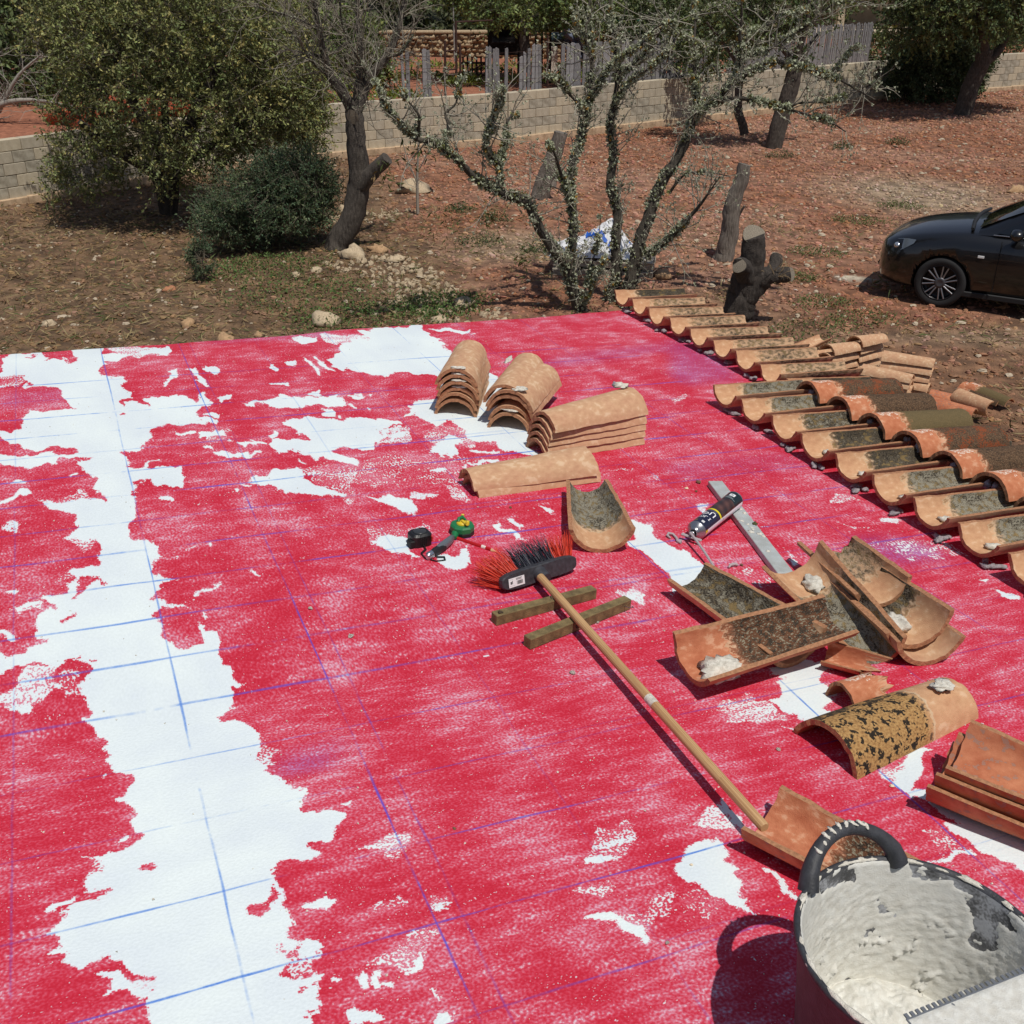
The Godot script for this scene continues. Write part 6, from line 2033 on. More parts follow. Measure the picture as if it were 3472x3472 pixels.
func garden_things():
	var plank := grain_mat(150, 148, 150, 112, 108, 108, 1.0, 0.95, 1.2, 0.03, 411)
	plank.uv1_scale = V(7, .7, 7)
	var plank2 := grain_mat(166, 164, 166, 128, 124, 124, 1.0, 0.95, 1.2, 0.03, 412)
	plank2.uv1_scale = V(7, .7, 7)
	var rust := grain_mat(74, 46, 38, 52, 34, 30, 5.0, 0.9, 0.1, 0.03, 413)
	var posts := [[-2.42, -25.48, 2.04, .07], [-2.34, -25.53, 2.03, .10], [-1.97, -25.72, 2.05, .12], [-1.86, -25.78, 2.03, .1], [-0.6, -26.47, 2.05, .075], [-0.52, -26.49, 2.04, .085], [-0.42, -26.55, 1.99, .1], [-0.32, -26.62, 2.01, .1], [-0.15, -26.74, 1.99, .09], [.2, -26.99, 1.81, .09], [.29, -27.06, 1.88, .09], [.385, -27.12, 1.97, .09], [.49, -27.2, 2.04, .09], [.58, -27.26, 2.04, .09], [.67, -27.32, 2.03, .1]]
	var f = thing("plank_fence", "gappy row of weathered grey upright planks wired together above the middle wall", "plank fence")
	for q in posts: add_plank(f, q, plank if rng.randf() < .5 else plank2)
	var m := MB.new()
	for y in [1.3, 1.65, 1.9]:
		m.tube([V(-2.5, y, -25.38), V(-1.0, y - .02, -26.2), V(.75, y, -27.3)], [.004, .004, .004], 4)
	part("wire", m.done(), f, rust)
	f = thing("plank_fence", "closed row of weathered grey planks behind the lichened almond", "plank fence")
	for i in 40:
		var x := 1.23 + i * 0.105
		add_plank(f, [x, -27.73 - (x - 1.23) * 0.718, 1.97 + 0.08 * h2(i, 3), .11], plank if rng.randf() < .6 else plank2)
	f = thing("cane_fence", "tall weathered grey slat fence on the block wall before the house", "slat fence")
	for i in 128:
		var x := 5.9 + i * 0.0385
		add_plank(f, [x, -31.45 - (x - 5.9) * 0.718, 2.02 + 0.07 * h2(i, 7), .042], plank if rng.randf() < .5 else plank2)
	m = MB.new()
	for y in [1.35, 1.85]: m.box(V(8.4, y, -33.35), V(6.2, .05, .03), 0, Basis(Vector3.UP, 0.623))
	part("rail", m.done(), f, plank)
	f = thing("gate_frame", "rusty steel post and rail frame in the garden left of the hut", "gate frame")
	for q in [[V(-1.56, .8, -26.46), V(-1.53, 2.17, -26.48)], [V(-1.30, .8, -26.6), V(-1.28, 2.57, -26.61)], [V(-1.2, .8, -26.65), V(-1.2, 2.1, -26.66)]]:
		m = MB.new()
		m.tube([q[0], q[1]], [.028, .028], 8)
		part("post", m.done(), f, rust)
	for q in [[V(-1.28, 2.55, -26.6), V(-.45, 2.55, -27.2)], [V(-1.53, 1.95, -26.47), V(-1.28, 1.95, -26.6)], [V(-1.53, 1.55, -26.47), V(-1.28, 1.55, -26.6)]]:
		m = MB.new()
		m.tube([q[0], q[1]], [.018, .018], 6)
		part("rail", m.done(), f, rust)
	f = thing("steel_post", "single rusty steel post standing right of the grey planks", "post")
	m = MB.new()
	m.tube([V(.88, .8, -28.03), V(.86, 2.16, -28.02)], [.028, .028], 8)
	m.tube([V(.86, 2.16, -28.02), V(.86, 2.17, -28.02)], [.034, .03], 8)
	part("shaft", m.done(), f, rust)
	# picket gate
	f = thing("picket_gate", "low dark wooden picket gate in the garden", "gate", T(V(-1.0, .9, -30.5)))
	for i in 6: 
		m = MB.new()
		m.box(V(-.3 + i * .12, .3, 0), V(.05, .6, .02), .004)
		part("picket", m.done(), f, rust)
	m = MB.new()
	m.box(V(0, .45, .02), V(.75, .05, .02), .003); m.box(V(0, .15, .02), V(.75, .05, .02), .003); m.box(V(0, .3, .025), V(.7, .04, .015), .003, Basis(Vector3.BACK, .42))
	part("brace", m.done(), f, rust)
	# hut
	var wd := grain_mat(52, 44, 40, 38, 33, 31, 2.0, 0.9, 0.5, 0.03, 414)
	f = thing("wooden_hut", "small dark wooden hut on legs under the green tree", "hut", T(V(-.22, .95, -31.3)))
	for i in 9:
		m = MB.new()
		m.box(V(0, .62 + i * .105, .45), V(.86, .1, .02), .004)
		part("board", m.done(), f, wd)
	m = MB.new()
	m.box(V(0, 1.03, 0), V(.84, .95, .86), 0.0)
	part("body", m.done(), f, mat(30, 27, 26, .9))
	m = MB.new()
	m.box(V(0, 1.62, .05), V(1.1, .05, 1.1), .005, Basis(Vector3.RIGHT, .15))
	part("roof", m.done(), f, wd)
	m = MB.new()
	m.box(V(.0, 1.05, .462), V(.22, .24, .01), .002)
	part("hatch", m.done(), f, mat(16, 15, 15, .9))
	for q in [[-.4, .42], [.4, .42], [-.4, -.4], [.4, -.4]]:
		m = MB.new()
		m.box(V(q[0], .27, q[1]), V(.07, .58, .07), .006)
		part("leg", m.done(), f, wd)
	m = MB.new()
	m.box(V(.0, .95, .8), V(.6, .03, .5), .004, Basis(Vector3.RIGHT, .2))
	part("ramp_board", m.done(), f, wd)
	# pen posts right of the hut
	f = thing("pen_frame", "dark timber frame of an animal pen right of the hut", "pen frame")
	for x in [.62, .78, 1.0]:
		m = MB.new()
		m.box(V(x, 1.5, -30.2), V(.06, 1.4, .06), .006)
		part("post", m.done(), f, wd)
	m = MB.new()
	m.box(V(.75, 2.15, -30.2), V(1.0, .07, .05), .006)
	part("beam", m.done(), f, wd)
	# dry stone wall
	f = thing("dry_stone_wall", "tan dry stone wall across the back of the garden", "stone wall")
	var stones := []
	for i in 6: stones.append(blob(V(.115, .075, .1), 5, .4, 500.0 + i))
	var sm := [grain_mat(176, 150, 116, 140, 116, 88, 2, .95, 1, .03, 421), grain_mat(190, 168, 136, 156, 132, 102, 2, .95, 1, .03, 422), grain_mat(158, 134, 106, 126, 104, 80, 2, .95, 1, .03, 423)]
	m = MB.new()
	m.box(V(-.4, 1.24, -36.2), V(7.4, 1.04, .42), 0.03)
	part("core", m.done(), f, sm[2])
	for r in 6:
		for i in 42:
			piece("stone", stones[rng.randi() % 6], f, sm[rng.randi() % 3], Transform3D(Basis(rdir(), rr(-.4, .4)).scaled(V(rr(.7, 1.1), rr(.8, 1.1), 1)), V(-3.95 + i * .175 + (r % 2) * .09 + rr(-.04, .04), .98 + r * .125 + rr(-.03, .03), -36.0 + rr(-.04, .04))))
	for i in 13:
		m = MB.new()
		m.box(V(-3.85 + i * .57, 1.75, -36.16), V(.55, .07 + .02 * h2(i, 4), .5), .02)
		part("cap_stone", m.done(), f, sm[1])
	# barrel on a white block
	f = thing("barrel", "dark blue green plastic barrel lying in the garden right of the hut", "barrel", T(V(1.33, 1.76, -33)))
	m = MB.new()
	var ax := Transform3D(Basis(Vector3.BACK, PI / 2), V(.24, 0, 0))
	m.lathe([Vector2(0, 0), Vector2(.14, 0), Vector2(.17, .03), Vector2(.175, .12), Vector2(.185, .14), Vector2(.175, .16), Vector2(.175, .3), Vector2(.185, .32), Vector2(.175, .34), Vector2(.17, .44), Vector2(.14, .48), Vector2(0, .48)], 20, true, ax)
	part("drum", m.done(), f, mat(38, 58, 64, .5))
	f = thing("white_block", "white plastered block pillar standing under the barrel", "block", T(V(1.2, .9, -33)))
	m = MB.new()
	m.box(V(0, .34, 0), V(.2, .68, .3), .01)
	part("pillar", m.done(), f, plaster_mat())
	# tarpaulin over something
	f = thing("tarpaulin", "blue grey tarpaulin sheet slung behind the closed plank fence", "tarpaulin", T(V(1.66, 1.55, -32.2)))
	m = MB.new()
	m.smooth(true)
	var g := []
	for i in 13:
		var row := []
		for k in 11:
			var x := -.3 + .6 * i / 12.0
			var y := .8 * k / 10.0 - .25
			row.append(V(x + .22 * (1.0 - k / 10.0), y, .08 * sin(i * 1.1 + k * .5) + .05 * sin(k * 1.9) + .25 * k / 10.0))
		g.append(row)
	for i in 12:
		for k in 10: 
			m.quad(g[i][k], g[i + 1][k], g[i + 1][k + 1], g[i][k + 1])
			var o := V(0, 0, -.006)
			m.quad(g[i][k] + o, g[i][k + 1] + o, g[i + 1][k + 1] + o, g[i + 1][k] + o)
	part("sheet", m.done(), f, mat(116, 122, 142, .6))
	m = MB.new()
	m.tube([V(-.05, -.65, -.05), V(-.05, .55, .2)], [.02, .02], 6)
	m.tube([V(.45, -.65, -.05), V(.25, .5, .2)], [.02, .02], 6)
	part("pole", m.done(), f, rust)
	# turquoise shed
	f = thing("turquoise_shed", "turquoise metal garden shed with a white corner post behind the trees", "garden shed", T(V(3.4, .95, -37.5), -12))
	m = MB.new()
	m.box(V(0, .95, 0), V(1.5, 1.9, 1.2), .01)
	for i in 14: m.box(V(-.68 + i * .105, .95, .605), V(.03, 1.88, .012), .003)
	part("wall", m.done(), f, mat(40, 150, 130, .5))
	m = MB.new()
	m.box(V(0, 1.95, 0), V(1.7, .07, 1.4), .01, Basis(Vector3.RIGHT, .08))
	part("roof", m.done(), f, mat(34, 128, 118, .5))
	m = MB.new()
	m.box(V(-.78, .95, .62), V(.1, 1.9, .1), .008)
	part("corner_post", m.done(), f, mat(216, 220, 222, .6))
	# red earth heap and thin pole at the left
	f = thing("earth_heap", "heap of bright red earth behind the wall at the left", "earth heap", T(V(-8.1, .86, -23.6), 40))
	part("heap", blob(V(1.5, .42, .8), 14, .2, 88.0, true), f, grain_mat(170, 78, 46, 140, 66, 42, 1.5, .97, 2, .03, 431))
	f = thing("thin_pole", "thin pale metal pole among the trees at the upper left", "pole", T(V(-10.1, .9, -26.2)))
	m = MB.new()
	m.tube([V(0, 0, 0), V(-.05, 1.9, 0)], [.022, .02], 8)
	m.tube([V(-.05, 1.9, 0), V(-.05, 1.92, 0)], [.027, .02], 8)
	part("shaft", m.done(), f, mat(180, 180, 176, .5))
	f = thing("thin_pole", "thin grey metal pole before the wooded slope above the stone wall", "pole", T(V(-1.75, 1.0, -35)))
	m = MB.new()
	m.tube([V(0, 0, 0), V(0, 2.0, 0)], [.02, .018], 8)
	m.tube([V(0, 2.0, 0), V(0, 2.02, 0)], [.025, .018], 8)
	part("shaft", m.done(), f, mat(150, 150, 146, .5))

func add_plank(f, q, material):
	var m := MB.new()
	var h: float = q[2] - 0.75
	m.xf = Transform3D(Basis(Vector3.UP, 0.6 + rr(-.15, .15)) * Basis(Vector3.BACK, rr(-.035, .035)), V(q[0], .75, q[1]))
	var w: float = q[3]
	var poly := [V(-w / 2, 0, .012), V(w / 2, 0, .012), V(w / 2 * rr(.75, 1), h + rr(-.04, 0), .012), V(rr(-.3, .3) * w, h + rr(-.01, .03), .012), V(-w / 2 * rr(.8, 1), h - rr(0, .05), .012)]
	m.smooth(false)
	var b := []
	for p in poly: b.append(p - V(0, 0, .024))
	for i in range(1, 4):
		m.tri(poly[0], poly[i], poly[i + 1])
		m.tri(b[0], b[i + 1], b[i])
	for i in 5:
		var j := (i + 1) % 5
		m.quad(poly[i], b[i], b[j], poly[j])
	piece("plank", m.done(), f, material, Transform3D())

func stumps():
	var dark = bark(50, 44, 41, 84, 76, 70, 441, 3.0)
	var cut := grain_mat(156, 146, 130, 116, 106, 94, 7.0, .95, .2, .03, 442)
	var grey := grain_mat(150, 140, 130, 92, 84, 76, 1.0, .95, 1.5, .05, 443)
	grey.uv1_scale = V(5, .7, 5)
	var t = thing("pollard_stump", "thick dark tree stump with four sawn limbs just beyond the roof tiles", "tree stump")
	limbs(t, "trunk", stump_limbs, dark, 14, .1)
	for q in [[1, .128, V(-.15, .75, .62)], [2, .084, V(-.55, .35, .76)], [3, .084, V(.72, .3, .62)], [4, .074, V(.3, .85, .3)]]:
		var l: Array = stump_limbs[q[0]]
		var e := V(l[-4], l[-3], l[-2])
		part("sawn_face", disc(q[1], 22), t, cut, Transform3D(basis_to(q[2].normalized(), 0), e + q[2].normalized() * q[1] * .25))
		var m := MB.new()
		m.tube([e - q[2].normalized() * q[1] * .5, e + q[2].normalized() * q[1] * .22], [q[1] * 1.0, q[1] * .99], 18, false, false)
		part("limb_end", m.done(), t, dark)
	twigs(t, "dead_twigs", [[V(3.15, .55, -12.5), V(.5, .2, .5), .01], [V(3.1, .55, -12.55), V(.6, -.2, .3), .01]], 6, .4, .006, mat(150, 128, 96, .9), 2, .3)
	t = thing("grey_stump", "tall bleached grey tree stump standing alone behind the pollard stump", "tree stump")
	limbs(t, "trunk", post_limbs, grey, 12, .12)
	t = thing("leaning_log", "sawn grey trunk leaning between the lichened branches, split top", "tree stump")
	limbs(t, "trunk", log_limbs, grey, 12, .1)

func sack_and_pallet():
	var wood := grain_mat(190, 180, 164, 146, 136, 122, 2.0, .95, .6, .03, 451)
	wood.uv1_scale = V(1, 5, 5)
	var p = thing("pallet_stack", "two weathered wooden pallets lying on the red soil under the white sack", "pallet", T(V(1.32, 0.0, -14.9), -10))
	for l in 2:
		var y := l * .135 + .01 - 0.02
		for i in 3:
			var m := MB.new()
			m.box(V(0, y + .05, -.38 + i * .38), V(1.38, .08, .09), .004)
			part("bearer", m.done(), p, wood)
		for i in 7:
			var m := MB.new()
			m.box(V(-.62 + i * .205, y + .101, rr(-.01, .01)), V(.15, .02, .9), .003)
			part("deck_board", m.done(), p, wood)
	var s = thing("builders_sack", "crumpled white woven builder's sack with blue straps on the pallets", "sack", T(V(1.12, .255, -14.95), -10) * Transform3D(Basis().scaled(V(1.15, 1.0, 1.05)), Vector3.ZERO))
	var f := FastNoiseLite.new()
	f.seed = 8
	f.frequency = 2.2
	f.fractal_type = FastNoiseLite.FRACTAL_RIDGED
	f.fractal_octaves = 3
	var m := MB.new()
	m.smooth(true)
	var g := []
	for i in 61:
		var row := []
		for k in 47:
			var x := -.5 + i / 60.0
			var z := -.4 + .8 * k / 46.0
			var e := clampf(1.0 - pow(absf(x) / .5, 3.0), 0, 1) * clampf(1.0 - pow(absf(z) / .4, 3.0), 0, 1)
			var peak := .2 * exp(-(pow((x - .2) / .2, 2) + pow((z + .12) / .25, 2)))
			var y := e * (.16 + .07 * f.get_noise_2d(x * 1.1, z * 1.1) + .03 * f.get_noise_2d(x * 3, z * 3) + .04 * sin(x * 7.0)) + peak
			row.append(V(x + .03 * f.get_noise_2d(z * 2, x), maxf(y, .004), z))
		g.append(row)
	for i in 60:
		for k in 46: m.quad(g[i][k], g[i][k + 1], g[i + 1][k + 1], g[i + 1][k])
	part("cloth", m.done(), s, grain_mat(226, 228, 232, 208, 210, 216, 3, .7, .2, .03, 452))
	for q in [[14, 4, 34, 30], [22, 10, 46, 40], [36, 4, 58, 16]]:
		m = MB.new()
		m.smooth(true)
		for e in 14:
			var P := []
			for t in 2:
				var ii := int(lerpf(q[0], q[2], (e + t) / 14.0))
				var kk := int(lerpf(q[1], q[3], (e + t) / 14.0))
				P.append([g[ii][kk] + V(0, .008, 0), g[clampi(ii - 1, 0, 60)][clampi(kk + 3, 0, 46)] + V(0, .008, 0)])
			m.quad(P[0][0], P[0][1], P[1][1], P[1][0])
		part("blue_strap", m.done(), s, mat(40, 96, 190, .6))

func rocks():
	var sm := [grain_mat(196, 160, 122, 160, 122, 90, 3, .95, .6, .03, 461), grain_mat(206, 186, 156, 170, 146, 118, 3, .95, .6, .03, 462), grain_mat(190, 132, 98, 156, 106, 78, 3, .95, .6, .03, 463)]
	var spots := [
		[-3.35, -11.9, .12, 0, "tan stone on the dark earth, left of the largest rounded stone"],
		[-3.0, -12.1, .07, 0, "small tan stone touching the dark earth behind the tan stone"],
		[-4.6, -14.0, .09, 2, "pinkish stone left of the small dark bush"],
		[-3.0, -14.6, .08, 1, "small cream stone just right of the small dark bush"],
		[-2.75, -14.8, .1, 1, "cream stone in the weeds before the dark shrub"],
		[-2.3, -12.6, .2, 1, "largest rounded cream stone among the weeds near the roof edge"],
		[-1.95, -11.6, .13, 2, "pinkish stone in the weeds by the roof edge"],
		[-2.35, -15.6, .22, 1, "long cream stone at the foot of the forked trunk"],
		[-2.0, -15.9, .16, 0, "tan stone leaning behind the long cream one at the forked trunk"],
		[-1.7, -15.4, .12, 1, "cream stone right of the forked trunk's foot"],
		[-.62, -13.2, .17, 1, "cream stone on bare soil right of the green weeds"],
		[-.9, -12.6, .1, 1, "pale stone at the right edge of the green weeds"],
		[-.55, -12.1, .1, 2, "pinkish stone close to the lichened almond's left stem"],
		[-.1, -12.4, .1, 1, "cream stone before the lichened almond's left stem"],
		[-3.9, -12.4, .1, 0, "tan stone on the strawy earth near the roof edge"],
		[-5.6, -12.4, .1, 1, "pale stone at the far left of the strawy earth"],
		[-2.9, -10.55, .1, 2, "reddish stone right against the far roof edge"],
		[-1.9, -20.6, .3, 1, "wide pale slab of stone lying behind the forked trunk"],
		[-2.9, -19.0, .16, 1, "pale stone between the dark shrub and the block wall"],
		[7.9, -15.8, .1, 2, "reddish stone on the pale patch behind the car's bonnet"],
		[2.05, -14.4, .13, 0, "tan stone right of the pallets"],
		[9.5, -20.5, .18, 0, "tan stone at the right edge of the yard behind the car"]]
	for i in spots.size():
		var q: Array = spots[i]
		tag(part("rock", blob(V(q[2], q[2] * .6, q[2] * .75), 6, .4, 600.0 + i, true), self, sm[q[3]], T(V(q[0], ground_y(q[0], q[1]) + q[2] * .1, q[1]), rr(0, 360))), q[4], "stone", "stones lying in the yard")
	# a loose heap of small pale rubble round the forked trunk and beside the weeds
	var xs := []
	for i in 420:
		var c: Array = [[-2.0, -15.2, .7, .5], [-1.2, -13.6, .6, .7], [-.6, -12.6, .7, .5], [-1.5, -14.6, .6, .5], [-2.6, -18.6, 1.0, .5]][rng.randi() % 5]
		var a := rr(0, TAU)
		var r := sqrt(rng.randf())
		var s := rr(.035, .12)
		var p := V(c[0] + cos(a) * r * c[2], 0, c[1] + sin(a) * r * c[3])
		xs.append(Transform3D(Basis(rdir(), rr(0, 3)).scaled(V(s, s, s)), p + V(0, ground_y(p.x, p.z) + s * .15, 0)))
	tag(mm(self, "rubble", rock_mesh(777.0, 4), sm[1], xs, null, "stuff"), "small pale rubble round the forked trunk and along the weeds", "rubble")

func tile_piles():
	# stacked tiles on the ground beyond the eave
	var kinds := ["tan_a", "tan_b", "tan_c", "tan_d", "terra_a"]
	var dirx := V(cos(deg_to_rad(38)), 0, -sin(deg_to_rad(38)))
	for c in 2:
		for k in 7:
			var p := V(3.05, 0, -9.85) + dirx * c * .43 + V(rr(-.015, .015), .03 + k * .084, rr(-.015, .015))
			var o = put_tile("clay_tile", self, 0, false, T(p, 38 + rr(-4, 4)) * Transform3D(Basis(Vector3.BACK, deg_to_rad(-5.0)), Vector3.ZERO), kinds[rng.randi() % 4])
			tag(o, "%s tile of the %s column of the tall pile beyond the eave" % [ORD[k] if k < 6 else "topmost", "left" if c == 0 else "right"], "roof tile", "tiles piled beyond the eave")
	for k in 6:
		var o = put_tile("clay_tile", self, 4, false, T(V(2.86 + rr(-.02, .02), .03 + k * .085, -9.98 - k * .012), 42 + rr(-6, 6)) * Transform3D(Basis(Vector3.RIGHT, PI if k % 2 else 0.0), V(0, .075 if k % 2 else 0.0, 0)), kinds[k % 4])
		tag(o, "%s tile of the short left column leaning on the tall pile" % (ORD[k] if k < 5 else "topmost"), "roof tile", "tiles piled beyond the eave")
	for c in 2:
		for k in 8:
			var o = put_tile("clay_tile", self, 5, false, T(V(3.36 + .2 * c + rr(-.012, .012), .02 + k * (.058 if c == 0 else .072), -9.62 - c * .1 + rr(-.02, .02)), -30 + rr(-5, 5)), kinds[rng.randi() % 4])
			tag(o, "%s tile of the %s stack with arched ends facing right" % [ORD[k] if k < 7 else "topmost", "front" if c == 0 else "rear"], "roof tile", "tiles stacked with arched ends to the right")
	var odd := [[4.04, .02, -9.75, -38, 0, 0, 1, "terra_a", "reddish tile lying arch up right of the stacks, others on top of it"], [4.08, .05, -9.72, -44, 3, 14, 1, "terra_b", "reddish tile tilted over the other right of the stacks"], [4.2, .02, -9.98, -30, 0, 0, 0, "terra_c", "reddish tile behind the tilted pair right of the stacks"], [4.42, .06, -9.85, -70, 8, 70, 0, "tan_a", "pale tile stood on its edge right of the reddish ones"], [4.62, .02, -10.2, -62, 0, 0, 1, "cov_a", "dark mossy tile lying alone at the right end of the ground pile"], [4.66, .045, -10.15, -60, 0, 3, 4, "cov_c", "mossy tile with a cream end on top of the lone dark one"], [3.78, .02, -9.2, 4, 0, 0, 4, "tan_c", "clean tan tile lying flat in front of the reddish ones"]]
	for q in odd:
		tag(put_tile("clay_tile", self, q[6], false, T(V(q[0], q[1], q[2]), q[3]) * Transform3D(Basis(Vector3.BACK, deg_to_rad(q[4])) * Basis(Vector3.RIGHT, deg_to_rad(q[5])), Vector3.ZERO), q[7]), q[8], "roof tile", "odd tiles on the ground")
	for k in 3:
		var p = roof_xf * V(3.58, -.62 + k * .03, -2.86 + k * .02)
		tag(put_tile("clay_tile", self, 0, false, T(p, 10 + k * 9.0), "terra_a" if k != 1 else "cov_b"), "%s orange tile of the few showing past the eave at the right edge" % ["lowest", "middle", "topmost"][k], "roof tile", "tiles past the eave at the right edge")

func house():
	var h = thing("house", "pale unfinished house with a deep shaded porch and an outside stair at the top right", "house", T(V(13.2, 1.0, -47.5), 8))
	var wallm := grain_mat(196, 182, 158, 170, 156, 134, .6, .95, .5, .02, 471)
	var dark := mat(140, 112, 82, .8)
	var m := MB.new()
	m.box(V(0, .1, .5), V(11, .3, 5.4), .02)
	part("porch_floor", m.done(), h, wallm)
	m = MB.new()
	m.box(V(0, 1.5, -1.4), V(11, 2.7, .25), .01)
	part("back_wall", m.done(), h, wallm)
	for x in [-3.3, -.6, 1.2, 3.2]:
		m = MB.new()
		m.box(V(x, 1.55, 1.66), V(.28, 2.9, .28), .015)
		part("pillar", m.done(), h, wallm)
	m = MB.new()
	m.box(V(0, 3.05, -.2), V(11, .3, 3.4), .02)
	m.box(V(0, 4.6, -1.2), V(11, 2.8, 3), .02)
	part("upper_storey", m.done(), h, wallm)
	for x in [-2.2, .3]:
		m = MB.new()
		m.box(V(x, 1.3, -1.26), V(.9, 2.1, .06), .006)
		part("door", m.done(), h, dark)
	for x in [-3.5, 0.0, 3.5]:
		m = MB.new()
		m.box(V(x, 4.8, .32), V(1.1, 1.2, .06), .006)
		part("window", m.done(), h, mat(60, 70, 80, .15))
	m = MB.new()
	m.box(V(0, 6.15, -1.2), V(11.6, .25, 3.6), .02)
	part("roof", m.done(), h, grain_mat(176, 116, 86, 150, 96, 70, 1, .95, .5, .03, 472))
	for i in 12:
		m = MB.new()
		m.box(V(3.6 - i * .26, .35 + i * .2, 2.3), V(.34, .12, 1.1), .01)
		part("stair_tread", m.done(), h, grain_mat(206, 168, 120, 180, 142, 100, 1, .95, .3, .03, 473))
	m = MB.new()
	m.box(V(2.2, 1.35, 2.3), V(3.8, .22, .9), .01, Basis(Vector3.BACK, -.655))
	part("stair_slab", m.done(), h, wallm)

# ---------------------------------------------------------------- the parked car
func car():
	var F := Vector3(-.86, 0, -.51).normalized()
	var c = thing("parked_car", "black hatchback parked on the red soil at the right, its nose pointing left", "car", Transform3D(Basis(F, Vector3.UP, F.cross(Vector3.UP)), V(5.80, -.015, -13.86)))
	var paint := StandardMaterial3D.new()
	paint.albedo_color = Color(.035, .035, .045)
	paint.roughness = .32
	paint.metallic = .15
	paint.clearcoat_enabled = true
	paint.clearcoat = 1.0
	paint.clearcoat_roughness = .06
	var plastic := mat(22, 22, 24, .65)
	# stations: x, bottom y, half width at the sill, at the middle, at the shoulder, shoulder height, top height in the middle
	var S := [[.86, .34, .30, .36, .30, .60, .64], [.83, .26, .48, .54, .48, .66, .71], [.76, .22, .62, .68, .61, .71, .77], [.64, .2, .71, .77, .70, .755, .83], [.45, .19, .765, .815, .75, .80, .895], [.2, .18, .79, .838, .775, .845, .95], [-.1, .18, .80, .848, .79, .885, .995], [-.4, .18, .80, .85, .79, .905, 1.02], [-.9, .18, .80, .853, .785, .92, 1.0], [-1.5, .18, .80, .855, .785, .93, 1.0], [-2.1, .19, .80, .853, .78, .945, 1.0], [-2.6, .2, .79, .84, .76, .96, 1.0], [-2.95, .24, .74, .79, .70, .97, 1.0], [-3.12, .3, .62, .68, .58, .95, .98]]
	var rows := []
	for s in S:
		var half := [V(s[0], s[1], 0), V(s[0], s[1], s[2] * .9), V(s[0], s[1] + .05, s[2]), V(s[0], lerpf(s[1], s[5], .3), lerpf(s[2], s[3], .75)), V(s[0], lerpf(s[1], s[5], .6), s[3]), V(s[0], lerpf(s[1], s[5], .82), lerpf(s[3], s[4], .2)), V(s[0], s[5], s[4]), V(s[0], lerpf(s[5], s[6], .45), s[4] * .86), V(s[0], lerpf(s[5], s[6], .85), s[4] * .5), V(s[0], s[6], 0)]
		var full := []
		for p in half: full.append(p)
		for i in range(half.size() - 2, 0, -1): full.append(V(half[i].x, half[i].y, -half[i].z))
		rows.append(full)
	var fine := []
	for i in rows.size() - 1:
		for q in 3:
			var t := q / 3.0
			var r := []
			for k in rows[0].size():
				r.append(rows[i][k].cubic_interpolate(rows[i + 1][k], rows[maxi(i - 1, 0)][k], rows[mini(i + 2, rows.size() - 1)][k], t))
			fine.append(r)
	fine.append(rows[-1])
	var m := MB.new()
	m.smooth(true)
	var n: int = rows[0].size()
	for i in fine.size() - 1:
		for k in n:
			var k2 := (k + 1) % n
			m.quad(fine[i][k], fine[i][k2], fine[i + 1][k2], fine[i + 1][k])
	var c0 := Vector3.ZERO
	for p in fine[0]: c0 += p / n
	var c1 := Vector3.ZERO
	for p in fine[-1]: c1 += p / n
	for k in n:
		var k2 := (k + 1) % n
		m.tri(c0, fine[0][k2], fine[0][k])
		m.tri(c1, fine[-1][k], fine[-1][k2])
	var body := CSGCombiner3D.new()
	body.name = "body"
	var bm := CSGMesh3D.new()
	bm.mesh = m.done()
	bm.material = paint
	body.add_child(bm)
	for x in [0.0, -2.51]:
		for s in [-1.0, 1.0]:
			var cyl := CSGCylinder3D.new()
			cyl.operation = CSGShape3D.OPERATION_SUBTRACTION
			cyl.radius = .345
			cyl.height = .34
			cyl.sides = 40
			cyl.material = plastic
			cyl.transform = Transform3D(Basis(Vector3.RIGHT, PI / 2), V(x, .315, s * .76))
			body.add_child(cyl)
	c.add_child(body)
	# greenhouse
	var G := [[-.32, .93, .73, .99, .60], [-.62, .95, .755, 1.16, .60], [-.95, .955, .765, 1.33, .60], [-1.25, .96, .765, 1.43, .60], [-1.6, .965, .765, 1.475, .60], [-2.1, .97, .755, 1.475, .585], [-2.55, .975, .735, 1.42, .56], [-2.85, .98, .70, 1.25, .54], [-3.02, .985, .66, 1.02, .58]]
	var gr := []
	for s in G:
		var half := [V(s[0], s[1], s[2]), V(s[0], lerpf(s[1], s[3], .5), lerpf(s[2], s[4], .45) + .012), V(s[0], lerpf(s[1], s[3], .93), s[4] + .012), V(s[0], s[3], s[4] * .86), V(s[0], s[3] + .03, 0)]
		var full := []
		for p in half: full.append(p)
		for i in range(half.size() - 2, -1, -1): full.append(V(half[i].x, half[i].y, -half[i].z))
		gr.append(full)
	m = MB.new()
	m.smooth(true)
	for i in gr.size() - 1:
		for k in 8: m.quad(gr[i][k], gr[i][k + 1], gr[i + 1][k + 1], gr[i + 1][k])
	part("cabin", m.done(), c, paint)
	var glass := StandardMaterial3D.new()
	glass.albedo_color = Color(.03, .036, .04)
	glass.roughness = .05
	glass.metallic_specular = 1.0
	# windscreen: lies on the front of the cabin between the pillars
	m = MB.new()
	m.smooth(true)
	for i in 3:
		for k in range(2, 6):
			var q := [gr[i][k], gr[i][k + 1], gr[i + 1][k + 1], gr[i + 1][k]]
			for e in 4: q[e] = q[e] + V(.012, .012, 0)
			m.quad(q[0], q[1], q[2], q[3])
	part("windscreen", m.done(), c, glass)
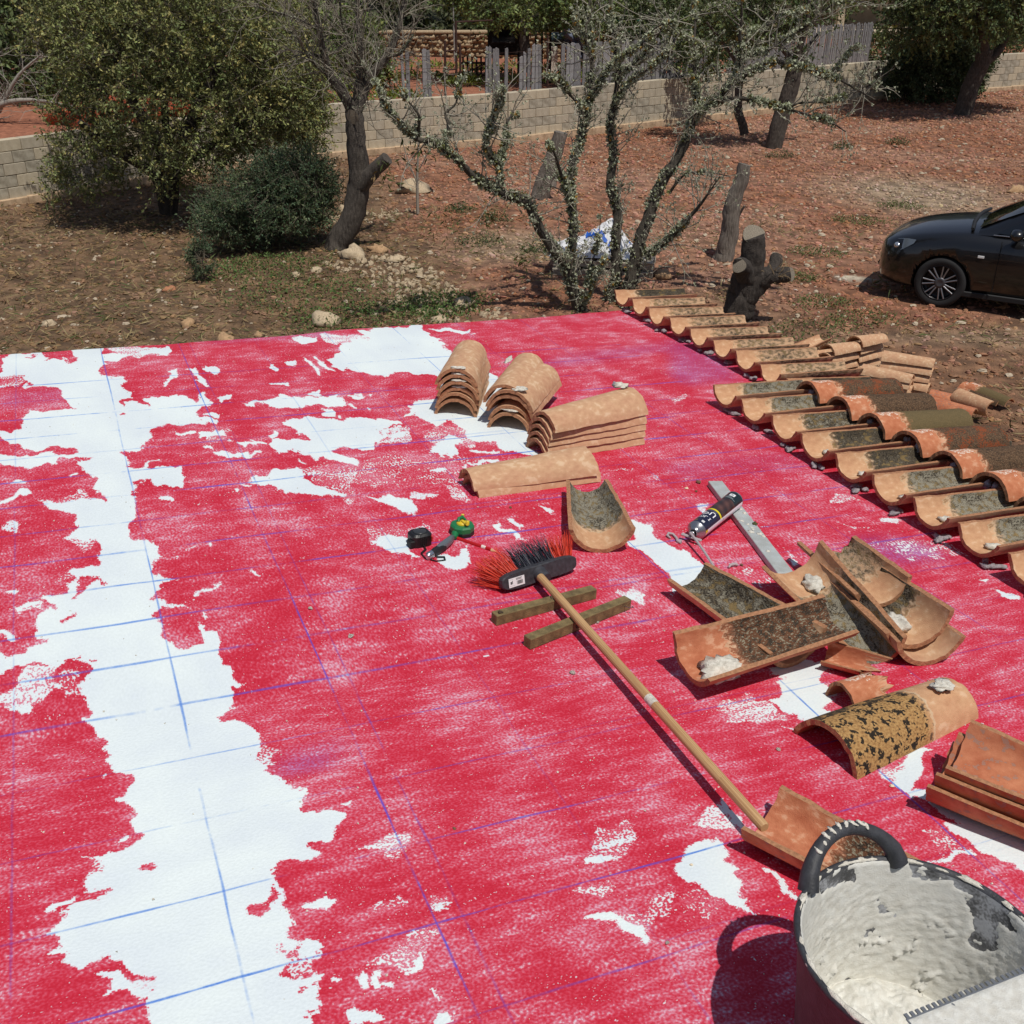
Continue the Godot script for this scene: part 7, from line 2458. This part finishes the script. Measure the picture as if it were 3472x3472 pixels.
	for s in [-1.0, 1.0]:
		var side := func(x: float, y: float) -> Vector3:
			var i := 0
			while i < G.size() - 2 and G[i + 1][0] > x: i += 1
			var t := clampf((x - G[i][0]) / (G[i + 1][0] - G[i][0]), 0, 1)
			var b := lerpf(G[i][1], G[i + 1][1], t)
			var top := lerpf(G[i][3], G[i + 1][3], t)
			var zb := lerpf(G[i][2], G[i + 1][2], t)
			var zt := lerpf(G[i][4], G[i + 1][4], t)
			var f := clampf((y - b) / (top - b), 0, 1)
			return V(x, y, s * (lerpf(zb, zt, f) + .012 * sin(f * PI) + .013))
		var pane := func(outline: Array, called):
			var w := MB.new()
			w.smooth(true)
			var cc := Vector2.ZERO
			for p in outline: cc += p / outline.size()
			var mid: Vector3 = side.call(cc.x, cc.y)
			for i in outline.size():
				var a: Vector2 = outline[i]
				var b: Vector2 = outline[(i + 1) % outline.size()]
				var A: Vector3 = side.call(a.x, a.y)
				var B: Vector3 = side.call(b.x, b.y)
				if s < 0: w.tri(mid, A, B)
				else: w.tri(mid, B, A)
			return part(called, w.done(), c, glass)
		pane.call([Vector2(-.52, .975), Vector2(-.86, .98), Vector2(-.86, 1.14), Vector2(-.78, 1.12)], "quarter_window")
		pane.call([Vector2(-.92, .98), Vector2(-1.5, .985), Vector2(-1.95, .99), Vector2(-1.9, 1.40), Vector2(-1.6, 1.41), Vector2(-1.25, 1.36), Vector2(-1.0, 1.25)], "side_window")
		pane.call([Vector2(-2.03, 1.0), Vector2(-2.5, 1.02), Vector2(-2.7, 1.14), Vector2(-2.55, 1.34), Vector2(-2.0, 1.40)], "rear_side_window")
		m = MB.new()
		m.tube([V(-.5, .955, s * .755), V(-.9, .965, s * .79), V(-1.9, .975, s * .79)], [.007, .008, .008], 6)
		part("sill_strip", m.done(), c, mat(150, 152, 156, .25, .8))
		# mirror
		var mr = part("mirror", blob(V(.085, .075, .11), 10, .04, 4.0), c, paint, T(V(-.78, 1.02, s * .93)))
		m = MB.new()
		m.tube([V(0, -.03, -s * .06), V(-.0, -.05, -s * .15)], [.03, .035], 8)
		part("mirror_arm", m.done(), mr, plastic)
		# headlight: a lens let into the corner
		var hl := MB.new()
		hl.smooth(true)
		var L0 := [V(.800, .60, s * .54), V(.735, .585, s * .655), V(.62, .60, s * .735), V(.50, .66, s * .785), V(.38, .745, s * .785)]
		var L1 := [V(.795, .665, s * .50), V(.70, .725, s * .615), V(.58, .768, s * .69), V(.47, .79, s * .735), V(.36, .79, s * .765)]
		for i in 4:
			var q := [L0[i], L0[i + 1], L1[i + 1], L1[i]]
			for e in 4: q[e] = q[e] + V(.018, .008, s * .014)
			if s < 0: q.reverse()
			hl.quad(q[0], q[3], q[2], q[1])
		var lamp := StandardMaterial3D.new()
		lamp.albedo_color = Color(.42, .46, .5)
		lamp.roughness = .1
		lamp.metallic = .4
		lamp.clearcoat_enabled = true
		var hp = part("headlight", hl.done(), c, lamp)
		part("reflector", blob(V(.05, .045, .05), 8, .02, 2.0), hp, mat(210, 214, 220, .12, .8), T(V(.60, .69, s * .72)))
		m = MB.new()
		m.box(V(-.42, .70, s * .856), V(.075, .03, .008), .003)
		part("side_indicator", m.done(), c, mat(222, 222, 222, .3))
		m = MB.new()
		m.tube([V(.80, .36, s * .55), V(.815, .36, s * .555)], [.045, .04], 14)
		part("fog_lamp", m.done(), c, mat(130, 132, 136, .2, .6))
		m = MB.new()
		m.box(V(-.75, .215, s * .815), V(1.0, .07, .03), .01)
		m.box(V(-1.55, .215, s * .815), V(.9, .07, .03), .01)
		part("sill_trim", m.done(), c, plastic)
		m = MB.new()
		m.box(V(-1.7, .80, s * .852), V(.17, .028, .025), .008)
		part("door_handle", m.done(), c, paint)
		for x in [-.62, -1.98]:
			m = MB.new()
			m.box(V(x, .6, s * .850), V(.006, .62, .012), 0)
			part("door_gap", m.done(), c, mat(8, 8, 9, .9))
		for x in [0.0, -2.51]: wheel(c, V(x, .315, s * .755), s)
	m = MB.new()
	m.smooth(true)
	m.tube([V(.858, .53, -.3), V(.872, .53, 0), V(.858, .53, .3)], [.02, .022, .02], 8)
	m.tube([V(.845, .36, -.36), V(.87, .36, 0), V(.845, .36, .36)], [.04, .045, .04], 8)
	part("grille", m.done(), c, plastic)
	for k in 2:
		m = MB.new()
		m.tube([V(-.30, 1.012, -.25 + k * .45), V(-.38, 1.045, -.1 + k * .45), V(-.42, 1.06, .12 + k * .45)], [.012, .01, .007], 6)
		part("wiper", m.done(), c, plastic)
	m = MB.new()
	m.tube([V(-.24, .985, -.68), V(-.2, 1.005, -.3), V(-.19, 1.012, 0), V(-.2, 1.005, .3), V(-.24, .985, .68)], [.02, .025, .025, .025, .02], 6)
	part("cowl", m.done(), c, plastic)

func wheel(c, p: Vector3, s: float):
	var w := Node3D.new()
	w.name = "wheel"
	var n := 0
	while c.has_node(NodePath(w.name)):
		n += 1
		w.name = "wheel_%03d" % n
	c.add_child(w)
	w.transform = Transform3D(Basis(Vector3.RIGHT, PI / 2 * s), p)       # y axis points outwards
	var m := MB.new()
	m.lathe([Vector2(.215, .08), Vector2(.232, .092), Vector2(.27, .098), Vector2(.298, .092), Vector2(.311, .07), Vector2(.314, 0), Vector2(.311, -.08), Vector2(.26, -.1), Vector2(.2, -.1)], 48)
	part("tyre", m.done(), w, mat(34, 33, 34, .85))
	m = MB.new()
	m.lathe([Vector2(.0, .02), Vector2(.17, .02), Vector2(.205, .03), Vector2(.205, .084), Vector2(.218, .09), Vector2(.222, .083)], 48)
	part("rim", m.done(), w, mat(30, 30, 33, .35, .5))
	var sp := mat(150, 150, 154, .28, .75)
	for k in 7:
		for e in [-1.0, 1.0]:
			m = MB.new()
			var a := TAU * k / 7.0
			var d := V(cos(a), 0, sin(a))
			var t := V(-sin(a), 0, cos(a))
			m.tube([d * .06 + t * e * .012 + V(0, .066, 0), d * .12 + t * e * .02 + V(0, .076, 0), d * .207 + t * e * .034 + V(0, .078, 0)], [.013, .010, .011], 6)
			part("spoke", m.done(), w, sp)
	m = MB.new()
	m.lathe([Vector2(.068, .06), Vector2(.066, .078), Vector2(.04, .084), Vector2(.03, .08), Vector2(0, .082)], 24)
	part("hub", m.done(), w, mat(84, 84, 88, .4, .5))

func _ready():
	set_stage()
	rng.seed = 20240
	build_ground()
	build_shed()
	block_walls()
	house()
	garden_things()
	trees()
	stumps()
	sack_and_pallet()
	rocks()
	tile_piles()
	car()
	loose_tiles()
	broom()
	battens()
	foam_can()
	straightedge()
	measuring_tools()
	mortar_tub()
	crumbs()
